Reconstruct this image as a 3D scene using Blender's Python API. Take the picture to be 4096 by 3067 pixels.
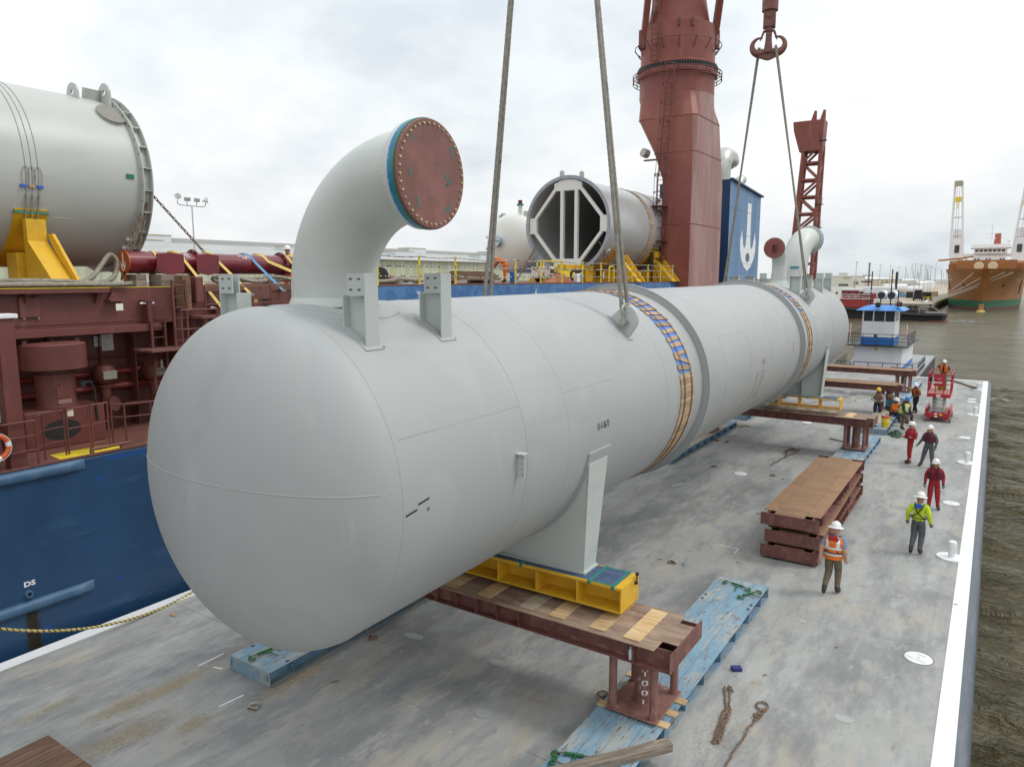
import bpy, bmesh, math, random
from math import sin, cos, pi, radians as rad, sqrt, atan2
from mathutils import Vector as V, Matrix as MX, Euler
random.seed(7)
for o in list(bpy.data.objects): bpy.data.objects.remove(o, do_unlink=True)
SC = bpy.context.scene
COL = SC.collection
# ---------------------------------------------------------------- camera
cd = bpy.data.cameras.new('camera'); cam = bpy.data.objects.new('camera', cd); COL.objects.link(cam)
cam.location = (0, 0, 8.0); cam.rotation_euler = (rad(90 - 8.2697), 0, rad(33.532))
cd.sensor_fit = 'HORIZONTAL'; cd.sensor_width = 36; cd.lens = 25.488
cd.clip_start = .1; cd.clip_end = 9000
SC.camera = cam
# ---------------------------------------------------------------- world: overcast sky with thin blue near the horizon
SUN_AZ, SUN_EL = rad(58), rad(52)          # azimuth from +Y towards +X
w = bpy.data.worlds.new('World'); SC.world = w; w.use_nodes = True
nt = w.node_tree; N = nt.nodes; L = nt.links; N.clear()
def nd(t, **k):
    n = N.new(t)
    for a, b in k.items(): setattr(n, a, b)
    return n
out = nd('ShaderNodeOutputWorld')
sky = nd('ShaderNodeTexSky'); sky.sky_type = 'NISHITA'; sky.sun_disc = False
sky.sun_elevation = SUN_EL; sky.sun_rotation = SUN_AZ; sky.air_density = 1.0; sky.dust_density = 2.0
bs = nd('ShaderNodeBackground'); bs.inputs[1].default_value = .12
L.new(sky.outputs[0], bs.inputs[0])
tc = nd('ShaderNodeTexCoord'); sp = nd('ShaderNodeSeparateXYZ'); L.new(tc.outputs['Generated'], sp.inputs[0])
def mth(op, a, b=None, clamp=False):
    n = nd('ShaderNodeMath', operation=op, use_clamp=clamp)
    for i, x in enumerate((a, b)):
        if x is None: continue
        if isinstance(x, (int, float)): n.inputs[i].default_value = x
        else: L.new(x, n.inputs[i])
    return n.outputs[0]
den = mth('ADD', mth('MAXIMUM', sp.outputs[2], 0.0), .34)
cv = nd('ShaderNodeCombineXYZ'); L.new(mth('DIVIDE', sp.outputs[0], den), cv.inputs[0]); L.new(mth('DIVIDE', sp.outputs[1], den), cv.inputs[1])
def noise(scale, detail, rough, vec, off=0):
    m = nd('ShaderNodeMapping'); m.inputs['Location'].default_value = (off, off * .7, 0); L.new(vec, m.inputs[0])
    n = nd('ShaderNodeTexNoise'); n.inputs['Scale'].default_value = scale; n.inputs['Detail'].default_value = detail; n.inputs['Roughness'].default_value = rough
    L.new(m.outputs[0], n.inputs[0]); return n.outputs[0]
def ramp(fac, stops):
    r = nd('ShaderNodeValToRGB'); e = r.color_ramp.elements
    while len(e) < len(stops): e.new(.5)
    for i, (p, c) in enumerate(stops): e[i].position = p; e[i].color = (*c, 1) if len(c) == 3 else c
    L.new(fac, r.inputs[0]); return r.outputs[0]
n1 = noise(1.1, 7, .52, cv.outputs[0], 3.1); n2 = noise(3.0, 7, .58, cv.outputs[0], 8.3)
shade = mth('ADD', mth('MULTIPLY', n1, .65), mth('MULTIPLY', n2, .35))
ccol = ramp(shade, [(.36, (.66, .72, .765)), (.45, (.80, .845, .87)), (.53, (.90, .92, .935)), (.63, (1.0, 1.0, 1.0))])
bc = nd('ShaderNodeBackground'); L.new(ccol, bc.inputs[0]); L.new(mth('ADD', mth('MULTIPLY', mth('MAXIMUM', sp.outputs[2], 0.0), .55), .78), bc.inputs[1])   # overcast: zenith brighter than horizon
cover = ramp(noise(.8, 6, .6, cv.outputs[0], 21.0), [(.30, (.72,) * 3), (.46, (1.0,) * 3)])
ms = nd('ShaderNodeMixShader'); L.new(cover, ms.inputs[0]); L.new(bs.outputs[0], ms.inputs[1]); L.new(bc.outputs[0], ms.inputs[2])
L.new(ms.outputs[0], out.inputs[0])
# ---------------------------------------------------------------- sun behind thin cloud
sl = bpy.data.lights.new('sun', 'SUN'); so = bpy.data.objects.new('sun', sl); COL.objects.link(so)
sl.energy = 1.0; sl.angle = rad(14); sl.color = (1, .965, .92)
sd = V((sin(SUN_AZ) * cos(SUN_EL), cos(SUN_AZ) * cos(SUN_EL), sin(SUN_EL)))
so.rotation_euler = sd.to_track_quat('Z', 'Y').to_euler(); so.location = (60, 40, 90)
vs = SC.view_settings; vs.view_transform = 'Standard'; vs.look = 'None'; vs.gamma = 1; vs.exposure = 0.30; vs.use_curve_mapping = False
SC.render.engine = 'CYCLES'
# ---------------------------------------------------------------- materials
MATS = {}
def mat(name, col, rough=.5, metal=0., layers=(), bump=None, rnd=0., world=False, spec=.5, coat=0., alpha=None):
    """base colour, then layers (colour, scale or (sx,sy,sz), lo, hi[, detail[, seed]]) mixed in by thresholded noise"""
    if name in MATS: return MATS[name]
    m = bpy.data.materials.new(name); m.use_nodes = True; MATS[name] = m
    t = m.node_tree; n, l = t.nodes, t.links; bsdf = n['Principled BSDF']
    bsdf.inputs['Roughness'].default_value = rough; bsdf.inputs['Metallic'].default_value = metal
    bsdf.inputs['Specular IOR Level'].default_value = spec
    if coat: bsdf.inputs['Coat Weight'].default_value = coat; bsdf.inputs['Coat Roughness'].default_value = .25
    bsdf.inputs['Base Color'].default_value = (*col, 1)
    if world: src = n.new('ShaderNodeNewGeometry').outputs['Position']
    else: src = n.new('ShaderNodeTexCoord').outputs['Object']
    oi = None
    if rnd:
        oi = n.new('ShaderNodeObjectInfo')
        vm = n.new('ShaderNodeVectorMath'); vm.operation = 'MULTIPLY_ADD'
        cb = n.new('ShaderNodeCombineXYZ')
        for i in range(3): l.new(oi.outputs['Random'], cb.inputs[i])
        l.new(cb.outputs[0], vm.inputs[0]); vm.inputs[1].default_value = (37, 53, 71); l.new(src, vm.inputs[2]); src = vm.outputs[0]
    def ns(scale, detail, seed=0):
        mp = n.new('ShaderNodeMapping'); l.new(src, mp.inputs[0])
        mp.inputs['Scale'].default_value = scale if isinstance(scale, tuple) else (scale,) * 3
        mp.inputs['Location'].default_value = (seed * 3.7, seed * 1.3, seed * 2.9)
        x = n.new('ShaderNodeTexNoise'); x.inputs['Scale'].default_value = 1; x.inputs['Detail'].default_value = detail; x.inputs['Roughness'].default_value = .66
        l.new(mp.outputs[0], x.inputs[0]); return x.outputs[0]
    cur = None
    for i, Ly in enumerate(layers):
        c2, sc, lo, hi = Ly[:4]; det = Ly[4] if len(Ly) > 4 else 5; sd_ = Ly[5] if len(Ly) > 5 else i + 1
        mr = n.new('ShaderNodeMapRange'); l.new(ns(sc, det, sd_), mr.inputs[0]); mr.inputs[1].default_value = lo; mr.inputs[2].default_value = hi
        mr.inputs[4].default_value = c2[3] if len(c2) > 3 else 1
        mx = n.new('ShaderNodeMix'); mx.data_type = 'RGBA'; l.new(mr.outputs[0], mx.inputs[0])
        if cur: l.new(cur, mx.inputs[6])
        else: mx.inputs[6].default_value = (*col, 1)
        mx.inputs[7].default_value = (*c2[:3], 1); cur = mx.outputs[2]
    if rnd:
        hs = n.new('ShaderNodeHueSaturation'); mr = n.new('ShaderNodeMapRange'); l.new(oi.outputs['Random'], mr.inputs[0])
        mr.inputs[3].default_value = 1 - rnd; mr.inputs[4].default_value = 1 + rnd; l.new(mr.outputs[0], hs.inputs['Value'])
        if cur: l.new(cur, hs.inputs['Color'])
        else: hs.inputs['Color'].default_value = (*col, 1)
        cur = hs.outputs[0]
    if cur: l.new(cur, bsdf.inputs['Base Color'])
    if bump:
        b = n.new('ShaderNodeBump'); b.inputs['Strength'].default_value = bump[1]; b.inputs['Distance'].default_value = bump[2] if len(bump) > 2 else .02
        l.new(ns(bump[0], 4, 9), b.inputs['Height']); l.new(b.outputs[0], bsdf.inputs['Normal'])
    if alpha is not None:
        bsdf.inputs['Alpha'].default_value = alpha
    return m
# ---------------------------------------------------------------- mesh builder
def rotm(rx=0, ry=0, rz=0): return Euler((rad(rx), rad(ry), rad(rz))).to_matrix()
class B:
    def __init__(s): s.v = []; s.f = []; s.m = []; s.cm = 0
    def add(s, vs, fs):
        o = len(s.v); s.v += [tuple(p) for p in vs]; s.f += [[o + i for i in f] for f in fs]; s.m += [s.cm] * len(fs); return s
    def mi(s, i): s.cm = i; return s
    def box(s, a, b, R=None, c=None):
        x0, y0, z0 = a; x1, y1, z1 = b
        p = [V(q) for q in ((x0,y0,z0),(x1,y0,z0),(x1,y1,z0),(x0,y1,z0),(x0,y0,z1),(x1,y0,z1),(x1,y1,z1),(x0,y1,z1))]
        if R is not None:
            c = V(c) if c else sum(p, V()) / 8
            p = [R @ (q - c) + c for q in p]
        return s.add(p, [(0,3,2,1),(4,5,6,7),(0,1,5,4),(1,2,6,5),(2,3,7,6),(3,0,4,7)])
    def cb(s, c, d, R=None):
        return s.box([c[i] - d[i] / 2 for i in range(3)], [c[i] + d[i] / 2 for i in range(3)], R)
    def prism(s, pts, ax, lo, hi):
        """2D polygon extruded along axis ax (0,1,2); pts are the two other coordinates in order"""
        n = len(pts); P = []
        for h in (lo, hi):
            for a, b in pts: q = [a, b]; q.insert(ax, h); P.append(q)
        return s.add(P, [list(range(n))[::-1], list(range(n, 2 * n))] + [(i, (i + 1) % n, n + (i + 1) % n, n + i) for i in range(n)])
    def tube(s, path, r, n=8, closed=False, caps=True, lobes=0, twist=0., amp=.12, tw0=0.):
        path = [V(p) for p in path]; k = len(path); rs = r if isinstance(r, (list, tuple)) else [r] * k
        T = []
        for i in range(k):
            a = path[(i - 1) % k] if closed or i else path[i]; b = path[(i + 1) % k] if closed or i < k - 1 else path[i]
            d = b - a; T.append(d.normalized() if d.length > 1e-9 else V((0, 0, 1)))
        u = T[0].orthogonal().normalized(); vs = []; dist = 0
        for i in range(k):
            if i:
                dist += (path[i] - path[i - 1]).length
                ax = T[i - 1].cross(T[i])
                if ax.length > 1e-7: u = MX.Rotation(T[i - 1].angle(T[i]), 3, ax.normalized()) @ u
                u = (u - T[i] * u.dot(T[i])).normalized()
            w_ = T[i].cross(u)
            for j in range(n):
                a = 2 * pi * j / n; rr = rs[i]
                if lobes: rr *= 1 + amp * (abs(cos(lobes / 2 * (a - tw0 - twist * dist))) * 2 - 1.3)
                vs.append(path[i] + (u * cos(a) + w_ * sin(a)) * rr)
        fs = []; m = k if closed else k - 1
        for i in range(m):
            for j in range(n):
                a, b = i * n, ((i + 1) % k) * n
                fs.append((a + j, a + (j + 1) % n, b + (j + 1) % n, b + j))
        if caps and not closed: fs += [list(range(n))[::-1], list(range((k - 1) * n, k * n))]
        return s.add(vs, fs)
    def cyl(s, a, b, r, r2=None, n=16, caps=True): return s.tube([a, b], [r, r if r2 is None else r2], n, caps=caps)
    def lathe(s, prof, n=24, M=None, c=(0, 0, 0), arc=(0, 2 * pi)):
        """profile (r,z) swept about z, placed by matrix M at c"""
        full = abs(arc[1] - arc[0] - 2 * pi) < 1e-6; k = len(prof); vs = []; st = n if full else n + 1; c = V(c)
        for i in range(st):
            a = arc[0] + (arc[1] - arc[0]) * i / n
            for r, z in prof:
                p = V((r * cos(a), r * sin(a), z)); vs.append((M @ p if M is not None else p) + c)
        fs = []
        for i in range(n):
            i2 = (i + 1) % st
            for j in range(k - 1): fs.append((i * k + j, i2 * k + j, i2 * k + j + 1, i * k + j + 1))
        return s.add(vs, fs)
    def ell(s, c, r, n=12, m=8, R=None):
        c = V(c); vs = []; fs = []
        for i in range(m + 1):
            th = pi * i / m
            for j in range(n):
                a = 2 * pi * j / n; p = V((r[0] * sin(th) * cos(a), r[1] * sin(th) * sin(a), r[2] * cos(th)))
                vs.append((R @ p if R is not None else p) + c)
        for i in range(m):
            for j in range(n): fs.append((i * n + j, (i + 1) * n + j, (i + 1) * n + (j + 1) % n, i * n + (j + 1) % n))
        return s.add(vs, fs)
    def grid(s, fn, nu, nv, cu=False, cv=False):
        vs = [fn(i / nu, j / nv) for i in range(nu + (not cu)) for j in range(nv + (not cv))]; W = nv + (not cv); fs = []
        for i in range(nu):
            for j in range(nv):
                a = i * W + j; b = ((i + 1) % (nu if cu else nu + 1)) * W + j; j2 = (j + 1) % W if cv else j + 1
                fs.append((i * W + j, b, ((i + 1) % (nu if cu else nu + 1)) * W + j2, i * W + j2))
        return s.add(vs, fs)
    def bar(s, a, b, w, h, up=(0, 0, 1)):
        a, b = V(a), V(b); d = (b - a); l = d.length; d.normalize(); up = V(up)
        x = d.cross(up)
        if x.length < 1e-5: x = d.orthogonal()
        x.normalize(); z = x.cross(d); P = []
        for q in (a, b):
            for i, j in ((-1, -1), (1, -1), (1, 1), (-1, 1)): P.append(q + x * i * w / 2 + z * j * h / 2)
        return s.add(P, [(3,2,1,0),(4,5,6,7),(0,1,5,4),(1,2,6,5),(2,3,7,6),(3,0,4,7)])
    def text(s, body, size, M=None, fn=None, align='CENTER', thick=0., sx=1., font_bold=0):
        c = bpy.data.curves.new('t', 'FONT'); c.body = body; c.size = size; c.align_x = align; c.align_y = 'CENTER'; c.resolution_u = 2
        c.offset = font_bold
        o = bpy.data.objects.new('t', c); COL.objects.link(o)
        dg = bpy.context.evaluated_depsgraph_get(); me = o.evaluated_get(dg).to_mesh()
        vs = [V((q.co.x * sx, q.co.y, 0)) for q in me.vertices]; fs = [list(p.vertices) for p in me.polygons]
        o.evaluated_get(dg).to_mesh_clear(); bpy.data.objects.remove(o); bpy.data.curves.remove(c)
        if M is not None: vs = [M @ q for q in vs]
        if fn: vs = [fn(q) for q in vs]
        return s.add(vs, fs)
    def mesh(s, name, mats, smooth=None, fix=True):
        me = bpy.data.meshes.new(name); me.from_pydata(s.v, [], s.f)
        for m in (mats if isinstance(mats, (list, tuple)) else [mats]): me.materials.append(m)
        if any(s.m): me.polygons.foreach_set('material_index', s.m)
        if fix:
            bm = bmesh.new(); bm.from_mesh(me); bmesh.ops.recalc_face_normals(bm, faces=bm.faces); bm.to_mesh(me); bm.free()
        if smooth is not None:
            me.shade_smooth()
            if smooth < 180: me.set_sharp_from_angle(angle=rad(smooth))
        me.update(); return me
    def build(s, name, mats, parent=None, smooth=35, bev=0, loc=None, rot=None, fix=True, seg=2):
        return obj(name, s.mesh(name, mats, smooth, fix), parent, bev, loc, rot, seg)
def obj(name, me, parent=None, bev=0, loc=None, rot=None, seg=2):
    o = bpy.data.objects.new(name, me); COL.objects.link(o)
    if parent: o.parent = parent
    if loc: o.location = loc
    if rot: o.rotation_euler = [rad(a) for a in rot]
    if bev:
        b = o.modifiers.new('bevel', 'BEVEL'); b.width = bev; b.segments = seg; b.limit_method = 'ANGLE'; b.angle_limit = rad(40); b.harden_normals = False
    return o
def tag(o, label=None, cat=None, group=None, kind=None):
    if label: o['label'] = label
    if cat: o['category'] = cat
    if group: o['group'] = group
    if kind: o['kind'] = kind
    return o
def thing(name, label, cat, loc=(0, 0, 0), rot=(0, 0, 0), group=None):
    o = bpy.data.objects.new(name, None); COL.objects.link(o); o.empty_display_size = .2
    o.location = loc; o.rotation_euler = [rad(a) for a in rot]
    return tag(o, label, cat, group)
KIDS = {}
def copy_tree(o, parent=None):
    c = o.copy(); COL.objects.link(c); c.parent = parent
    for ch in o.children: copy_tree(ch, c)
    return c
def dup(o, label, loc=None, rot=None, group=None):
    c = copy_tree(o); c['label'] = label
    if group: c['group'] = group
    if loc: c.location = loc
    if rot: c.rotation_euler = [rad(a) for a in rot]
    return c
def lerp(a, b, t): return a + (b - a) * t
# ---------------------------------------------------------------- shared materials
M_deck = mat('deck_paint', (.33, .333, .318), .7, 0, [
    ((.255, .262, .258, .7), (7, .22, 1), .54, .68, 7, 91), ((.385, .39, .375, .9), (.9, .35, .3), .46, .62, 10), ((.215, .222, .224, .8), (1.5, .5, .5), .49, .64, 10), ((.195, .20, .205, .8), (.42, .17, .3), .50, .62, 10, 23),
    ((.41, .412, .395, .7), (3.2, 1.3, 1), .55, .70, 10), ((.43, .385, .305, .65), (1.3, .5, 1), .55, .68, 10, 31), ((.16, .163, .165, .6), (5, 2, 1), .60, .72, 9, 41),
    ((.53, .535, .52, .7), (14, 7, 1), .65, .71, 6, 55), ((.10, .10, .10, .8), (22, 14, 1), .68, .72, 3, 61), ((.25, .195, .14, .55), (2.8, 1.9, 1), .63, .74, 9, 63), ((.34, .25, .16, .6), (6, 4, 1), .68, .74, 6, 67)], bump=((14, 9, 14), .45, .01), world=True, spec=.2)
M_white = mat('white_edge_paint', (.76, .775, .78), .5, 0, [((.62, .63, .62), (2.5, .5, 1), .56, .72, 7), ((.42, .36, .28, .7), (9, 2, 5), .69, .75, 6), ((.30, .31, .31, .6), (14, 4, 4), .72, .76, 5, 81)], world=True)
M_white2 = mat('white_paint', (.80, .81, .80), .4, 0, [((.66, .66, .64), 2.2, .55, .8), ((.4, .33, .24, .5), (5, 5, 2), .72, .82)])
M_bargeside = mat('barge_side_paint', (.085, .10, .122), .5, 0, [((.13, .148, .17), (3, .5, 6), .5, .7), ((.40, .42, .42, .8), (8, 1.2, 20), .67, .73)], world=True)
M_vessel = mat('vessel_grey_paint', (.380, .392, .390), .54, 0, [((.390, .402, .399), (.5, .35, .5), .47, .54, 2), ((.366, .379, .378), (.9, .25, .9), .55, .64, 3), ((.368, .382, .382, .8), (.35, .6, .35), .57, .585, 1, 14), ((.42, .44, .43, .8), (2.2, 5, .5), .62, .72, 6, 17), ((.31, .30, .26, .5), (5, 5, .35), .70, .80, 5, 19)], bump=((1.1, .8, 1.1), .06, .02), spec=.4)
M_seam = mat('weld_seam_paint', (.40, .42, .415), .45)
M_cream = mat('cream_pipe_paint', (.55, .575, .545), .42, 0, [((.52, .545, .52), 1.1, .45, .65, 3), ((.46, .46, .42, .5), (3, 3, .5), .66, .78, 5)])
M_brack = mat('bracket_paint', (.49, .525, .50), .45, 0, [((.45, .48, .465), 2, .5, .7), ((.36, .34, .30, .4), (8, 8, 2), .70, .78)])
M_red = mat('red_oxide_paint', (.155, .046, .037), .5, 0, [((.11, .034, .029), (1.2, 1.2, .6), .45, .65), ((.225, .09, .068, .7), (3, 3, .5), .58, .75, 6), ((.10, .055, .04, .7), (5, 5, .7), .62, .76, 6)], bump=((9, 9, 9), .12, .01))
M_redd = mat('red_deck_paint', (.17, .065, .05), .6, 0, [((.15, .065, .05), 1.3, .45, .6), ((.33, .20, .16, .7), 4, .58, .75), ((.07, .05, .04, .7), (3, 8, 3), .62, .75)], bump=((8, 8, 8), .15, .01))
M_rust = mat('rusty_plate', (.235, .13, .066), .75, 0, [((.27, .16, .085), (3, .8, 3), .42, .62, 7), ((.17, .085, .05), (2, .7, 2), .52, .7, 6), ((.33, .14, .09), (.8, .3, 1), .58, .7, 5), ((.45, .40, .30, .7), 9, .66, .76, 5)], bump=((12, 6, 12), .25, .008), rnd=.12)
M_girder = mat('girder_oxide_red', (.175, .068, .058), .6, 0, [((.13, .05, .045), 1.6, .45, .6), ((.33, .22, .17), (2.5, 7, 7), .58, .74, 7), ((.26, .115, .085), (4, 4, 1.5), .5, .7, 5)], bump=((10, 10, 10), .2, .008), rnd=.06)
M_girdtop = mat('girder_top_plate', (.24, .16, .115), .7, 0, [((.33, .245, .18), (1.4, 6, 3), .42, .62, 7), ((.165, .10, .075), (1.1, 3.5, 3), .5, .68, 6), ((.52, .50, .46), (1.6, 3, 3), .63, .74, 6), ((.36, .20, .08), (2, 5, 3), .6, .72, 6, 77)], bump=((10, 10, 10), .25, .008), rnd=.1)
M_blue = mat('worn_blue_paint', (.165, .285, .385), .7, 0, [((.21, .34, .44), (4, .7, 4), .45, .6, 6), ((.33, .365, .355), (2.2, .8, 3), .48, .60, 9), ((.225, .155, .115), (15, 1.7, 15), .585, .64, 10), ((.30, .255, .20, .7), (1.8, .6, 2), .56, .70, 9, 33), ((.14, .085, .06), (26, 3.0, 26), .60, .63, 9, 71), ((.21, .13, .09, .8), (2.2, 1.4, 3), .655, .71, 9, 77)], bump=((20, 6, 20), .25, .006), rnd=.1)
M_blueside = mat('blue_beam_paint', (.085, .20, .32), .6, 0, [((.18, .31, .41), (5, .8, 5), .48, .62, 5), ((.30, .27, .22), (6, 1.4, 5), .6, .7, 7)], rnd=.06)
M_rusty = mat('rusty_steel', (.20, .105, .06), .8, 0, [((.11, .06, .04), 9, .45, .6), ((.35, .2, .1), 14, .55, .7)], bump=(30, .4, .004))
M_yellow = mat('yellow_frame_paint', (.70, .42, .025), .5, 0, [((.58, .31, .02), (2, 2, 2), .5, .66, 5), ((.22, .09, .03), (6, 6, 9), .62, .71, 7), ((.16, .07, .035, .9), (2.3, 2.3, 4), .66, .74, 6)], bump=((15, 15, 15), .2, .005))
M_yel2 = mat('yellow_rail_paint', (.78, .60, .02), .45, 0, [((.6, .45, .05), 6, .6, .75)])
M_yeldk = mat('cradle_yellow', (.68, .40, .015), .5, 0, [((.55, .30, .02), 1.5, .5, .7)], bump=((10, 10, 10), .1, .005))
M_ply = mat('new_plywood', (.58, .41, .22), .65, 0, [((.47, .30, .14), (1.8, 14, 6), .5, .6, 6), ((.66, .50, .30), (1.2, 7, 4), .56, .66, 6)], rnd=.14)
M_plyold = mat('weathered_plywood', (.42, .36, .27), .75, 0, [((.30, .24, .17), (2, 16, 6), .48, .62, 6)], rnd=.1)
M_wood = mat('band_timber', (.46, .325, .20), .75, 0, [((.35, .235, .14), (14, 1.6, 8), .5, .6, 6), ((.55, .42, .28), (9, 1.2, 6), .56, .68, 5), ((.12, .075, .045), (7, 7, 7), .70, .75, 3)], rnd=.22)
M_oldwood = mat('old_grey_timber', (.26, .215, .165), .85, 0, [((.17, .14, .11), (16, 2, 16), .45, .6, 6), ((.36, .31, .25), (10, 1.5, 10), .58, .7, 5)], bump=((30, 4, 30), .35, .005), rnd=.18)
M_brownwood = mat('wet_brown_timber', (.19, .11, .065), .7, 0, [((.12, .065, .04), (14, 1.4, 10), .45, .6, 6), ((.28, .18, .11), (9, 1.2, 8), .58, .7, 5)], bump=((30, 4, 30), .3, .005), rnd=.15)
M_tarp = mat('blue_tarpaulin', (.085, .215, .62), .5, 0, [((.14, .30, .70), 3, .5, .65)], bump=((10, 10, 10), .5, .02))
M_wire = mat('steel_wire_rope', (.25, .235, .20), .55, .3, [((.33, .31, .27), 12, .45, .6), ((.15, .13, .11), (4, 4, 4), .58, .7)])
M_wired = mat('rusty_tie_wire', (.12, .055, .035), .7)
M_galv = mat('galvanised_steel', (.40, .395, .35), .45, .55, [((.30, .29, .25), 14, .45, .65)])
M_hull = mat('hull_blue_paint', (.016, .064, .148), .5, 0, [((.012, .050, .122), (.25, .5, .35), .42, .60, 6), ((.035, .095, .185), (1, .4, 1.5), .56, .70, 8), ((.09, .10, .10, .5), (1, 2.2, .22), .64, .76, 6), ((.16, .19, .21, .6), (3, 1.5, 5), .70, .76, 6, 37), ((.07, .055, .035, .6), (1, 3.5, .3), .70, .78, 6, 43)], bump=((.7, .35, .7), .15, .03), coat=.15)
M_hullw = mat('paler_blue_paint', (.045, .11, .20), .5, 0, [((.075, .15, .25), (2, 1, .4), .45, .6), ((.13, .17, .2), (3, 2, .25), .62, .78, 6)])  # a paler, streaked blue than the hull, for strakes and small parts
M_bluep = mat('ship_panel_blue', (.055, .15, .33), .5, 0, [((.075, .19, .38), (2, 1.2, 2), .5, .53, 1), ((.035, .13, .34), (4, 2, 3), .58, .6, 1)])
M_dark = mat('dark_steel', (.035, .033, .032), .55)
M_black = mat('black_rubber', (.018, .018, .018), .7)
M_glass = mat('dark_window_glass', (.035, .045, .05), .08, 0, spec=.6)
M_chain = mat('rusty_chain', (.24, .165, .11), .7, .2, [((.15, .095, .065), 20, .45, .65), ((.36, .28, .2), 30, .6, .7)])
M_green = mat('green_binder_paint', (.015, .14, .03), .4, 0, [((.01, .07, .02), 12, .5, .7)])
M_tape = mat('green_tape', (.02, .20, .16), .5)
M_bluemat = mat('blue_rubber_mat', (.05, .085, .17), .7, 0, [((.085, .12, .21), (40, 6, 6), .45, .6), ((.035, .06, .13), 5, .5, .7)])
M_cover = mat('blind_cover_oxide', (.195, .082, .068), .55, 0, [((.27, .115, .095), 1.6, .45, .65, 6), ((.32, .16, .13, .5), (2, 5, 5), .62, .75, 6)])
M_boltY = mat('yellow_passivated_bolt', (.56, .50, .27), .45, .1, rnd=.25)
M_sand = mat('spilled_sand', (.42, .345, .225), .95, 0, [((.40, .32, .21), 12, .45, .65)])
# ================================================================ water and the barge
WZ = -1.6
def water_mat():
    m = bpy.data.materials.new('river_water'); m.use_nodes = True; t = m.node_tree; n, l = t.nodes, t.links; b = n['Principled BSDF']
    b.inputs['Roughness'].default_value = .22; b.inputs['IOR'].default_value = 1.33; b.inputs['Specular IOR Level'].default_value = .55
    g = n.new('ShaderNodeNewGeometry').outputs['Position']
    def nz(s, det, rot=0, rough=.55):
        mp = n.new('ShaderNodeMapping'); mp.inputs['Scale'].default_value = s; mp.inputs['Rotation'].default_value = (0, 0, rad(rot)); l.new(g, mp.inputs[0])
        x = n.new('ShaderNodeTexNoise'); x.inputs['Scale'].default_value = 1; x.inputs['Detail'].default_value = det; x.inputs['Roughness'].default_value = rough; x.inputs['Distortion'].default_value = .6; l.new(mp.outputs[0], x.inputs[0]); return x.outputs[0]
    cr = n.new('ShaderNodeValToRGB'); e = cr.color_ramp.elements; e[0].position = .36; e[0].color = (.105, .09, .042, 1); e[1].position = .64; e[1].color = (.215, .192, .11, 1)
    l.new(nz((.12, .5, 1), 5, 24), cr.inputs[0])
    fo = n.new('ShaderNodeMapRange'); l.new(nz((.5, 1.5, 1), 9, 24, .72), fo.inputs[0]); fo.inputs[1].default_value = .62; fo.inputs[2].default_value = .76; fo.inputs[4].default_value = .6
    mx = n.new('ShaderNodeMix'); mx.data_type = 'RGBA'; l.new(fo.outputs[0], mx.inputs[0]); l.new(cr.outputs[0], mx.inputs[6]); mx.inputs[7].default_value = (.40, .39, .33, 1)
    l.new(mx.outputs[2], b.inputs['Base Color'])
    h = nz((.09, .30, 1), 5, 28, .6); h2 = nz((.45, 1.35, 1), 6, 34, .62); h3 = nz((1.8, 4.5, 1), 5, 24, .65)
    def mul(a, k):
        x = n.new('ShaderNodeMath'); x.operation = 'MULTIPLY'; l.new(a, x.inputs[0]); x.inputs[1].default_value = k; return x.outputs[0]
    def add(a, c):
        x = n.new('ShaderNodeMath'); x.operation = 'ADD'; l.new(a, x.inputs[0]); l.new(c, x.inputs[1]); return x.outputs[0]
    hh = add(add(mul(h, 1.3), mul(h2, 1.25)), mul(h3, .50))
    bp = n.new('ShaderNodeBump'); bp.inputs['Strength'].default_value = 1.0; bp.inputs['Distance'].default_value = 1.25; l.new(hh, bp.inputs['Height']); l.new(bp.outputs[0], b.inputs['Normal'])
    return m
def lines(lo, a, b, hi, fine, grow=1.16):
    v = [a + fine * i for i in range(int((b - a) / fine) + 1)]; st = fine
    while v[-1] < hi: st *= grow; v.append(v[-1] + st)
    st = fine; w_ = []
    x = a
    while x > lo: st *= grow; x -= st; w_.append(x)
    return w_[::-1] + v
from mathutils import noise as NZ_
def water_mesh():
    X = lines(-2500, 0.2, 13, 2800, .2); Y = lines(-500, 9, 74, 5000, .2); W = len(Y); vs = []
    ca, sa = cos(rad(26)), sin(rad(26))
    for x in X:
        for y in Y:
            dx = max(0, -x + .2, x - 13); dy = max(0, 9 - y, y - 74); k = max(0, 1 - max(dx / 6, dy / 14)); z = WZ
            if k:
                u, v = x * ca - y * sa, x * sa + y * ca
                z += k * (.30 * NZ_.noise((u * .16, v * .5, 0)) + .22 * NZ_.noise((u * .45 + 9, v * 1.3, 3)) + .085 * NZ_.noise((u * 1.2, v * 2.9, 7)))
            vs.append((x, y, z))
    return B().add(vs, [(i * W + j, (i + 1) * W + j, (i + 1) * W + j + 1, i * W + j + 1) for i in range(len(X) - 1) for j in range(W - 1)])
tag(water_mesh().build('water', water_mat(), smooth=180, fix=False), kind='structure')
BX0, BX1, BY0, BY1 = -16.8, .04, -6.0, 67.4
barge = thing('deck_barge', 'flat grey deck barge with white painted edges lying alongside the blue ship', 'barge', (0, 0, WZ))
def bz(z): return z - WZ
h = B().box((BX0, BY0, bz(-3.2)), (BX1, BY1, bz(-.03)))
h.build('hull', M_bargeside, barge, None)
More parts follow.
